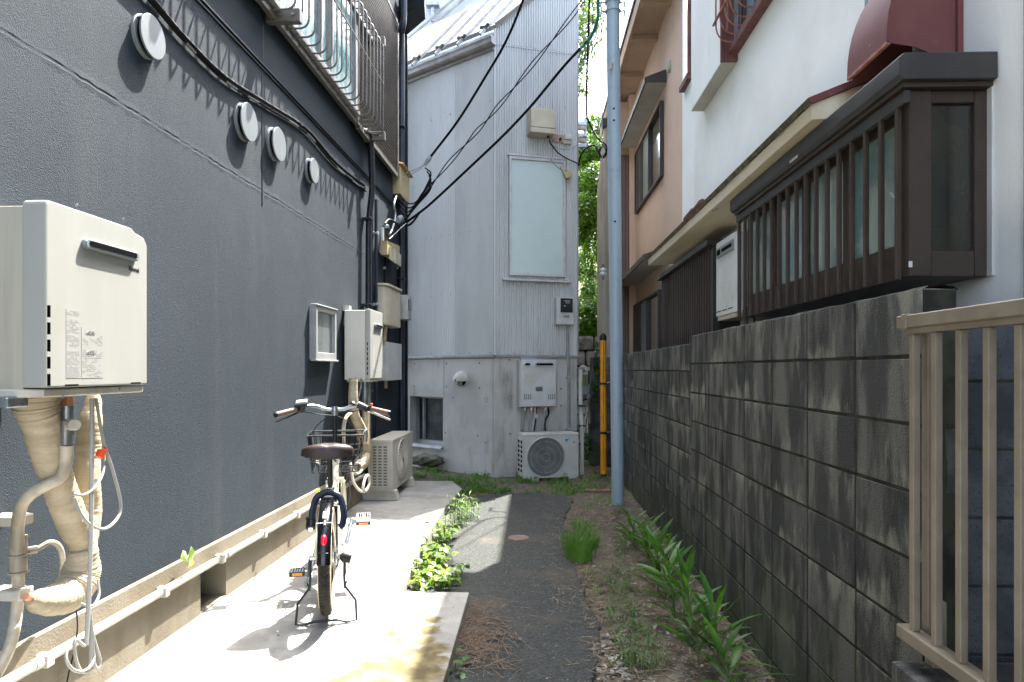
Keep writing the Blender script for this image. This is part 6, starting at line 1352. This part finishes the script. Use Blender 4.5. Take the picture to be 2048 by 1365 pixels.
# drivetrain
build('motor', MB().lathe(bp(BBx, -.05, BBz), B.uy, [(0, .05), (.01, .07), (.09, .07), (.10, .05)], 20), m_darkgrey, bk_, smooth=True)
build('chain_ring', MB().lathe(bp(BBx, .055, BBz), B.uy, [(0, .075), (.004, .075)], 28), m_chrome, bk_)
build('chain_guard', MB().tube([bp(BBx, .075, BBz + .10), bp(.2, .075, HR + .075), bp(.05, .075, HR + .05)], .012, 6), m_framec, bk_, smooth=True)
ch = MB()
for z_ in (.062, -.062): ch.tube([bp(BBx, .06, BBz + z_ * 1.1), bp(0, .05, HR + z_ * .6)], .0045, 5)
build('chain', ch, m_valve, bk_)['kind'] = 'stuff'
build('sprocket', MB().lathe(bp(0, .045, HR), B.uy, [(0, .045), (.004, .045), (.006, .03)], 18), m_valve, bk_)
ca = radians(48); cr = .165
for s_, sg in ((1, 1), (-1, -1)):
    ex_, ez_ = BBx + sg * cr * cos(ca), BBz + sg * cr * sin(ca)
    build('crank', MB().tube([bp(BBx, s_ * .085, BBz), bp(ex_, s_ * .115, ez_)], [.014, .011], 8), m_valve, bk_, smooth=True)
    pc = (ex_, s_ * .185, ez_)
    build('pedal_axle', MB().tube([bp(ex_, s_ * .11, ez_), bp(ex_, s_ * .15, ez_)], .007, 6), m_chrome, bk_)
    tlt = 0.5 if s_ > 0 else 0.0
    FP = Fr(bp(*pc), B.ux, B.uy)
    def pq(x, y, z): return bp(pc[0] + x * cos(tlt) - z * sin(tlt), pc[1] + y, pc[2] + x * sin(tlt) + z * cos(tlt))
    def pbox(mb, x0, x1, y0, y1, z0, z1): return mb.add([pq(x, y, z) for z in (z0, z1) for y in (y0, y1) for x in (x0, x1)], [(0, 2, 3, 1), (4, 5, 7, 6), (0, 1, 5, 4), (2, 6, 7, 3), (0, 4, 6, 2), (1, 3, 7, 5)])
    pm_ = MB(); pbox(pm_, -.045, -.033, -.045, .045, -.013, .013); pbox(pm_, .033, .045, -.045, .045, -.013, .013); pbox(pm_, -.033, .033, -.045, -.036, -.013, .013); pbox(pm_, -.033, .033, .036, .045, -.013, .013); pbox(pm_, -.033, .033, -.008, .008, -.010, .010)
    pd = build('pedal', pm_, m_darkgrey, bk_)
    for k in range(5): build('pedal_rib', pbox(MB(), -.033, .033, -.034 + .0145 * k, -.030 + .0145 * k, -.012, .014), m_valve, pd)
    build('pedal_reflector', pbox(MB(), -.0465, -.0452, -.028, .028, -.008, .008), m_amber, pd)
# rear mech guard and stand
build('axle_guard', MB().tube([bp(0, .07, HR), bp(-.005, .085, HR), bp(-.01, .125, HR - .01)], [.016, .032, .026], 12), m_blackp, bk_, smooth=True)
build('axle_nut', MB().tube([bp(0, -.065, HR), bp(0, -.095, HR)], .012, 6), m_chrome, bk_)
st_ = build('stand', MB().tube(arc([bp(.02, -.088, HR - .02), bp(.0, -.088, .23)], 1) + [bp(-.01, -.090, .18), bp(-.035, -.150, .105), bp(-.075, -.155, .012), bp(-.08, -.12, .008), bp(-.085, -.06, .024), bp(-.085, .06, .024), bp(-.08, .10, .010), bp(-.075, .155, .012), bp(-.035, .150, .105), bp(-.01, .090, .18), bp(.0, .088, .23), bp(.02, .088, HR - .02)], .0068, 8), m_black, bk_, smooth=True)
for s_ in (-1, 1):
    build('stand_spring', MB().tube([bp(-.02 + .009 * cos(k * 1.3), s_ * .108 + .009 * sin(k * 1.3), .30 - k * .0022) for k in range(50)], .0025, 4), m_valve, st_)
    build('stand_bracket', MB().box(B, -.02, .03, s_ * .094 - .004, s_ * .094 + .004, .24, HR + .0), m_darkgrey, st_)
    build('stand_arm', MB().tube([bp(-.025, s_ * .10, .205), bp(.01, s_ * .09, .16)], .005, 5), m_darkgrey, st_)
# ================================================================== PLANTS
def leaf_mesh(name, mat, L_, w_, fold=.25, droop=.35, seg=6, tip=.9):
    mb = leafshape(MB(), V((0, 0, 0)), (1, 0, 0), (0, 0, 1), L_, w_, fold, droop, seg, tip)
    me = bpy.data.meshes.new(name); me.from_pydata([tuple(v) for v in mb.v], [], mb.f); me.materials.append(mat); me.shade_smooth(); return me
def put(me, parent, p, az, el, roll=0, sc=1, name='leaf'):
    o = bpy.data.objects.new(name, me); COL.objects.link(o); o.parent = parent
    q = Matrix.Rotation(az, 4, 'Z') @ Matrix.Rotation(-el, 4, 'Y') @ Matrix.Rotation(roll, 4, 'X'); q = Matrix.Translation(V(p) - ORG[parent.name]) @ q @ Matrix.Scale(sc, 4)
    o.matrix_local = q; return o
GL_ = [leaf_mesh('leaf', m_lf_ginger, .215, .038, .35, d_) for d_ in (.15, .3, .5)]
random.seed(77)
gdat = [(1262, 1100, .20, 6, 'ginger plant nearest the utility pole'), (1292, 1128, .22, 6, 'second ginger plant from the pole along the block wall'), (1330, 1165, .20, 5, 'ginger plant close against the wall, third from the pole'),
        (1309, 1190, .27, 7, 'ginger plant standing out towards the path, leaning left'), (1345, 1243, .31, 8, 'tallest bushy ginger plant in the middle of the row'), (1366, 1275, .29, 7, 'ginger plant just in front of the bushy one'),
        (1393, 1333, .33, 7, 'tall thin-stemmed ginger plant near the bottom of the row'), (1431, 1336, .25, 6, 'wide-spreading ginger plant closest to the block wall base'), (1468, 1400, .18, 4, 'ginger plant cut by the bottom edge of the picture')]
for px, py, h, nl, lb in gdat:
    nl += 8; h *= 1.0; px += 6
    b_ = W.atz(px, py, .0); t_g = thing('ginger_plant', lb, 'plant', b_, 'ginger plants along the block wall')
    lean = V((rnd(-.08, .0), rnd(-.06, .06), 0)); top = b_ + lean + V((0, 0, h))
    build('stem', MB().tube([b_ - V((0, 0, .02)), b_.lerp(top, .5) + V((.01, 0, 0)), top], [.006, .005, .003], 6), m_stem, t_g, smooth=True)
    a0 = rnd(0, 6.28)
    for k in range(nl):
        f = .12 + .88 * k / (nl - 1); a = a0 + k * 2.5 + rnd(-.4, .4)
        put(random.choice(GL_), t_g, b_.lerp(top, f), a, radians(rnd(32, 62) + 22 * (f > .8)), rnd(-.5, .5), rnd(.75, 1.15))
def blade_tuft(mb, c, n, h, spread, w_=.005):
    for _ in range(n):
        a = rnd(0, 2 * pi); r = spread * sqrt(rnd(0, 1)); p = V((c.x + r * cos(a), c.y + r * sin(a), c.z)); hh = h * rnd(.5, 1.1); ou = V((cos(a + rnd(-.8, .8)), sin(a + rnd(-.8, .8)), 0)) * hh * rnd(.1, .6)
        s_ = V((-sin(a), cos(a), 0)) * w_ * rnd(.6, 1.2) / 2; p1 = p + V((0, 0, hh * .6)) + ou * .3; p2 = p + V((0, 0, hh * rnd(.75, 1))) + ou
        mb.add([p - s_, p + s_, p1 + s_ * .8, p1 - s_ * .8, p2], [(0, 1, 2, 3), (3, 2, 4)])
    return mb
tf = MB()
for px, py, n, h in ((1160, 1120, 240, .24), (1172, 1100, 160, .22), (1150, 1095, 120, .20), (1166, 1068, 90, .16)):
    blade_tuft(tf, W.atz(px, py, 0), n, h, .12, .006)
gt_t = thing('grass_tuft', 'bright green grass tuft at the right edge of the path', 'grass tuft', W.atz(1163, 1110, 0)); tag(build('blades', tf, m_lf_grass, gt_t, fix=False), kind='stuff')
# patches of low grass and weeds
gs = MB(); lfw = MB(); random.seed(9)
def pathx(y): return None
def inpath(p):
    return -.9 < p.x < .40 and p.y < 7.35 and not (p.x > .28 and p.y > 4.5)
for _ in range(620):
    px, py = rnd(830, 1225), rnd(925, 992)
    p = W.atz(px, py, 0)
    if inpath(p) or p.y > 10.5: continue
    d1 = (p - GC).dot(GL.uy); d2 = (p - GC).dot(GR.uy)
    if p.x < GC.x and d1 < .03: continue
    if p.x >= GC.x and d2 < .03: continue
    if p.y < 7.9 and p.x < -.8: continue
    if rough(p.x * 2, p.y * 2) < -.25: continue
    blade_tuft(gs, p, random.randint(6, 16), rnd(.05, .13), .05, .006)
    if rnd(0, 1) < .5:
        for _k in range(7): leafshape(lfw, p + V((rnd(-.05, .05), rnd(-.05, .05), rnd(.01, .07))), (rnd(-1, 1), rnd(-1, 1), rnd(-.2, .8)), (0, 0, 1), rnd(.03, .055), rnd(.015, .03), .2, .3, 3)
for _ in range(420):
    y = rnd(2.2, 8.6); x = rnd(.36, 1.08); p = V((x, y, .0))
    if rough(x * 3, y * 1.7) < -.1: continue
    blade_tuft(gs, p, random.randint(3, 9), rnd(.04, .10), .04, .005)
for px, py in ((1255, 1320), (1250, 1260), (1262, 1345), (1225, 1240), (1245, 1205), (1275, 1270), (1240, 1150), (1290, 1300), (1232, 1190), (1262, 1235), (1282, 1335), (1300, 1350), (1236, 1290), (1320, 1330), (1210, 1170), (1255, 1180)):
    p = W.atz(px, py, 0); 
    for _k in range(26): leafshape(lfw, p + V((rnd(-.05, .05), rnd(-.05, .05), rnd(.02, .14))), (rnd(-1, 1), rnd(-1, 1), rnd(0, .8)), (0, 0, 1), rnd(.04, .07), rnd(.006, .012), .2, .4, 3)
    blade_tuft(gs, p, 12, .14, .05, .003)
tag(build('grass', gs, m_lf_grass, fix=False), 'low grass growing around the path and the corrugated house', kind='stuff')
tag(build('low_weeds', lfw, m_lf_dark, fix=False, smooth=True), 'low broad-leaved weeds among the grass', kind='stuff')
# plants at the path's left edge
def stalky(label, px, py, n, h, spread, L_, w_, mat, zb_=.02):
    b_ = W.atz(px, py, zb_); t_s = thing('weed_plant', label, 'weed', b_); st2 = MB(); lv2 = MB()
    for _ in range(n):
        a = rnd(0, 6.28); r = spread * sqrt(rnd(0, 1)); p = b_ + V((r * cos(a), r * sin(a) * 1.4, 0)); hh = h * rnd(.6, 1.05); tp_ = p + V((rnd(-.1, .1), rnd(-.1, .1), 1)) * hh
        st2.tube([p, tp_], [.003, .0015], 4, caps=False)
        for k in range(int(hh / .018)):
            f = .15 + .85 * k / (hh / .018); a2 = k * 2.4 + rnd(-.3, .3); leafshape(lv2, p.lerp(tp_, f), (cos(a2), sin(a2), rnd(.1, 1.1)), (0, 0, 1), L_ * rnd(.6, 1.1), w_ * rnd(.7, 1.1), .25, .5, 3)
    build('stem', st2, m_stem, t_s)['kind'] = 'stuff'; tag(build('foliage', lv2, mat, t_s, fix=False, smooth=True), kind='stuff'); return t_s
random.seed(31)
stalky('tall narrow-leaved sunlit weed at the end of the rear slab', 915, 1052, 12, .30, .09, .085, .011, m_lf_weed)
stalky('shorter narrow-leaved weed clump right of the tallest one', 940, 1038, 10, .22, .09, .085, .012, m_lf_weed)
stalky('narrow-leaved weed between the tall clump and the broad-leaved creeper', 893, 1085, 9, .22, .08, .07, .012, m_lf_weed)
def broad(label, pts_, n, h, Lr, mats, name='weed_plant'):
    c0 = W.atz(*pts_[0], .02); t_b = thing(name, label, 'weed', c0); l1, l2, s2_ = MB(), MB(), MB()
    for _ in range(n):
        px, py = random.choice(pts_); c = W.atz(px + rnd(-22, 22), py + rnd(-14, 14), .02); 
        if c.x < -.86 and c.y < 3.99: continue
        top = c + V((rnd(-.05, .05), rnd(-.05, .05), rnd(.03, h))); s2_.tube([c, top], .0018, 4, caps=False)
        for _k in range(3):
            L_ = rnd(*Lr); leafshape(l2 if rnd(0, 1) < .3 else l1, top, (rnd(-1, 1), rnd(-1, 1), rnd(-.3, .5)), (rnd(-.4, .4), rnd(-.4, .4), 1), L_, L_ * rnd(.65, .85), .2, .35, 4, .6)
    build('stem', s2_, m_stem, t_b)['kind'] = 'stuff'; tag(build('foliage', l1, mats[0], t_b, fix=False, smooth=True), kind='stuff'); tag(build('yellowed_foliage', l2, mats[1], t_b, fix=False, smooth=True), kind='stuff')
broad('yellow-green broad-leaved creeper filling the slab edge by the path', [(868, 1120), (880, 1095), (860, 1145), (885, 1075), (872, 1135)], 85, .14, (.04, .07), (m_lf_weed, m_lf_weedy))
broad('trailing broad-leaved creeper in the slab notch behind the front slab corner', [(835, 1172), (860, 1170), (885, 1172), (905, 1165), (845, 1155)], 60, .09, (.04, .06), (m_lf_weed, m_lf_weedy))
random.seed(8)
t_s = thing('weed_plant', 'small green seedling at the foot of the front slab', 'weed', W.atz(914, 1345, .02)); 
LM = leaf_mesh('leaf', m_lf_ginger, .06, .038, .15, .3, 5, .7)
for px, py, hz in ((917, 1335, .05), (905, 1325, .08), (925, 1322, .05), (912, 1350, .02), (900, 1338, .03), (922, 1345, .03), (908, 1300, .09)):
    p = W.atz(px, py, hz); put(LM, t_s, p, rnd(-2, 1), rnd(.1, .6), 0, rnd(.8, 1.2))
bs_ = W.atz(911, 1350, .0); build('stem', MB().tube([bs_, bs_ + V((0, 0, .1))], .003, 5), m_stem, t_s)
# litter: needles, chips, straw
nd = MB(); nd2 = MB(); random.seed(4)
for _ in range(560):
    cx_, cy_, sx_, sy_ = random.choice([(948, 1225, 12, 14), (958, 1262, 26, 16), (940, 1290, 14, 18), (965, 1300, 30, 22), (950, 1245, 20, 20), (980, 1270, 34, 30)])
    px, py = random.gauss(cx_, sx_), random.gauss(cy_, sy_)
    if px < 915 + (py - 1200) * -.05: continue
    p = W.atz(px, py, rnd(.026, .05)); a = rnd(0, pi) if rnd(0, 1) < .5 else random.gauss(-.5, .6); L_ = rnd(.04, .16); d = V((cos(a), sin(a), rnd(-.05, .12))) * L_ / 2
    s_ = V((-d.y, d.x, 0)).normalized() * .0014; (nd if rnd(0, 1) < .6 else nd2).add([p - d - s_, p - d + s_, p + d + s_, p + d - s_, p + V((0, 0, .003))], [(0, 1, 4), (1, 2, 4), (2, 3, 4), (3, 0, 4)])
tag(build('dry_needles', nd, m_straw, fix=False), 'brown dry needles heaped against the front slab', kind='stuff')
tag(build('dry_straw', nd2, m_straw3, fix=False), 'greyish dry straw mixed into the needles by the front slab', kind='stuff')
ls = MB(); cp_ = MB(); random.seed(6)
def chip(mb, p, s):
    pts_ = [p + V((rnd(-1, 1), rnd(-1, 1), rnd(-.3, .6))) * s for _ in range(5)]
    mb.add(pts_, [(0, 1, 2), (0, 2, 3), (0, 3, 4), (0, 4, 1), (1, 4, 3), (1, 3, 2)])
for _ in range(7500):
    y = 2.2 + 7.3 * rnd(0, 1) ** 1.3; x = max(rnd(.30 if y < 4 else .12, 1.10), .1) - (rnd(0, .2) if rnd(0, 1) < .15 else 0); p = V((x, y, rnd(.005, .03)))
    if x < .34 and y < 4.0: p.z = .026
    a = rnd(0, pi); L_ = rnd(.02, .09); d = V((cos(a), sin(a), rnd(-.1, .1))) * L_ / 2; s_ = V((-d.y, d.x, 0)).normalized() * rnd(.001, .004); ls.add([p - d - s_, p - d + s_, p + d + s_, p + d - s_], [(0, 1, 2, 3)])
for _ in range(1500):
    y = 2.2 + 6.5 * rnd(0, 1) ** 1.4; x = rnd(.36, 1.10); 
    if x > .8 or rough(x * 4, y * 3) > .15: chip(cp_, V((x, y, .012)), rnd(.005, .020))
for _ in range(130):
    p = W.atz(rnd(1195, 1255), rnd(1270, 1365), .015); chip(cp_, p, rnd(.008, .022))
for _ in range(160): chip(cp_, V((rnd(-.7, .3), rnd(2.4, 7.2), .024)), rnd(.002, .006))
gr_ = MB()
for _ in range(150): chip(gr_, V((rnd(-1.7, -.42), rnd(2.5, 7.6), .092)) if rnd(0, 1) < .5 else V((rnd(-.62, -.42), rnd(2.6, 3.95), .092)), rnd(.002, .006))
for px, py in ((556, 1272), (590, 1318), (615, 1223), (320, 1210), (430, 1195)): chip(gr_, W.atz(px, py, .094), .009)
tag(build('grit', gr_, m_straw2, fix=False), 'grit and crumbs lying on the concrete slab', kind='stuff')
tag(build('dry_litter', ls, m_straw2, fix=False), 'dry grass litter on the soil strip by the wall', kind='stuff')
tag(build('stone_chips', cp_, m_chip, fix=False), 'pale stone chips scattered along the block wall', kind='stuff')
bw = thing('timber_offcut', 'rotten brown timber offcut lying on the ground left of the pole', 'timber', W.atz(1195, 985, 0)); a, b = W.atz(1168, 987, 0), W.atz(1222, 985, 0); build('plank', MB().box(W, a.x, b.x, a.y - .05, a.y + .04, -.005, .045), m_dkbrown.copy() if False else M('rotten_wood', (.13, .07, .045), .9, c2=(.2, .13, .08), sc=14), bw, bevel=.004)
# ================================================================== TREES IN THE GAP
def leaves(mb, c, rad, n, s0, s1):
    for _ in range(n):
        v = V((random.gauss(0, 1), random.gauss(0, 1), random.gauss(0, 1))).normalized() * rnd(.35, 1) ** .5
        p = V(c) + V((v.x * rad[0], v.y * rad[1], v.z * rad[2])); d = V((rnd(-1, 1), rnd(-1, 1), rnd(-1, .6))); u = d.orthogonal().normalized(); s = rnd(s0, s1); d = d.normalized() * s
        k = u * s * .32; mb.add([p, p + d * .5 + k, p + d, p + d * .5 - k], [(0, 1, 2, 3)])
def tree(label, base, top, clumps, mat, s0, s1, rr_=.09):
    t_t = thing('tree', label, 'tree', base); build('trunk', MB().tube([V(base), (V(base) + V(top)) / 2 + V((.08, 0, 0)), V(top)], [rr_, rr_ * .7, rr_ * .3], 8), m_bark, t_t, smooth=True)
    cr_ = MB(); bt = MB()
    for c, r, n in clumps: leaves(cr_, c, r, int(n * 2.7), s0 * .85, s1 * .85); bt.tube([V(base).lerp(V(top), .6), V(c)], [.03, .01], 5, caps=False)
    build('limb', bt, m_bark, t_t)['kind'] = 'stuff'; tag(build('crown', cr_, mat, t_t, fix=False), kind='stuff'); return t_t
random.seed(12); yT = 13.4; P_ = lambda px, py, d: dp(px, py, d)
cl_ = []
for px, py, r, n in ((1180, 300, .30, 420), (1190, 250, .22, 260), (1165, 350, .34, 420), (1195, 360, .34, 420), (1175, 420, .36, 480), (1160, 460, .3, 380), (1195, 480, .38, 480), (1170, 530, .34, 420), (1210, 300, .3, 300), (1150, 400, .35, 300), (1188, 585, .3, 300), (1165, 310, .22, 220)):
    cl_.append((P_(px, py, yT + rnd(-.4, .6)), (r, r * 1.2, r), n))
tree('dense evergreen tree filling the gap beside the timber wall', P_(1186, 600, yT + .5), P_(1184, 300, yT + .5), cl_, m_lf_tree, .07, .13)
cl_ = []
for px, py, r, n in ((1168, 20, .34, 200), (1180, 60, .3, 160), (1163, 95, .3, 160), (1175, -20, .4, 200), (1160, 150, .2, 60), (1163, 178, .14, 45), (1195, 35, .16, 50), (1150, 60, .4, 160)):
    cl_.append((P_(px, py, 12 + rnd(-.3, .5)), (r, r, r), n))
tree('light-leaved tree hanging into the sky behind the corrugated house', P_(1100, 600, 12.8), P_(1120, 60, 12.4), cl_, leafmat('light_leaf', (.09, .19, .03), (.14, .26, .05), tl=.55), .06, .12)
iv = MB(); random.seed(15)
for _ in range(26): 
    p = P_(rnd(1150, 1200), rnd(605, 672), 12.9 + rnd(-.2, .3)); leaves(iv, p, (.22, .2, .12), 90, .05, .10)
iv_ = thing('ivy', 'ivy and ferns spilling over the pale stone wall', 'ivy', P_(1175, 672, 12.8)); tag(build('foliage', iv, m_lf_tree, iv_, fix=False), kind='stuff')
iv = MB()
for px, py in ((1196, 725), (1193, 745), (1190, 765), (1187, 785), (1195, 700)): leaves(iv, P_(px, py, 9.7), (.06, .05, .12), 50, .035, .06)
iv2 = thing('ivy', 'dark ivy strand climbing the block wall end beyond the yellow guard', 'ivy', P_(1192, 790, 9.7)); tag(build('foliage', iv, m_lf_dark, iv2, fix=False), kind='stuff')
iv = MB(); 
for px, py in ((1178, 885), (1185, 895), (1172, 905), (1188, 875)): leaves(iv, P_(px, py, 9.9), (.14, .1, .12), 90, .04, .08)
sh_ = thing('shrub', 'small dark shrub in front of the utility cabinet', 'shrub', W.atz(1180, 925, 0)); tag(build('foliage', iv, m_lf_dark, sh_, fix=False), kind='stuff')
build('stem', MB().tube([W.atz(1180, 928, 0), P_(1180, 890, 9.9)], .012, 5), m_bark, sh_)
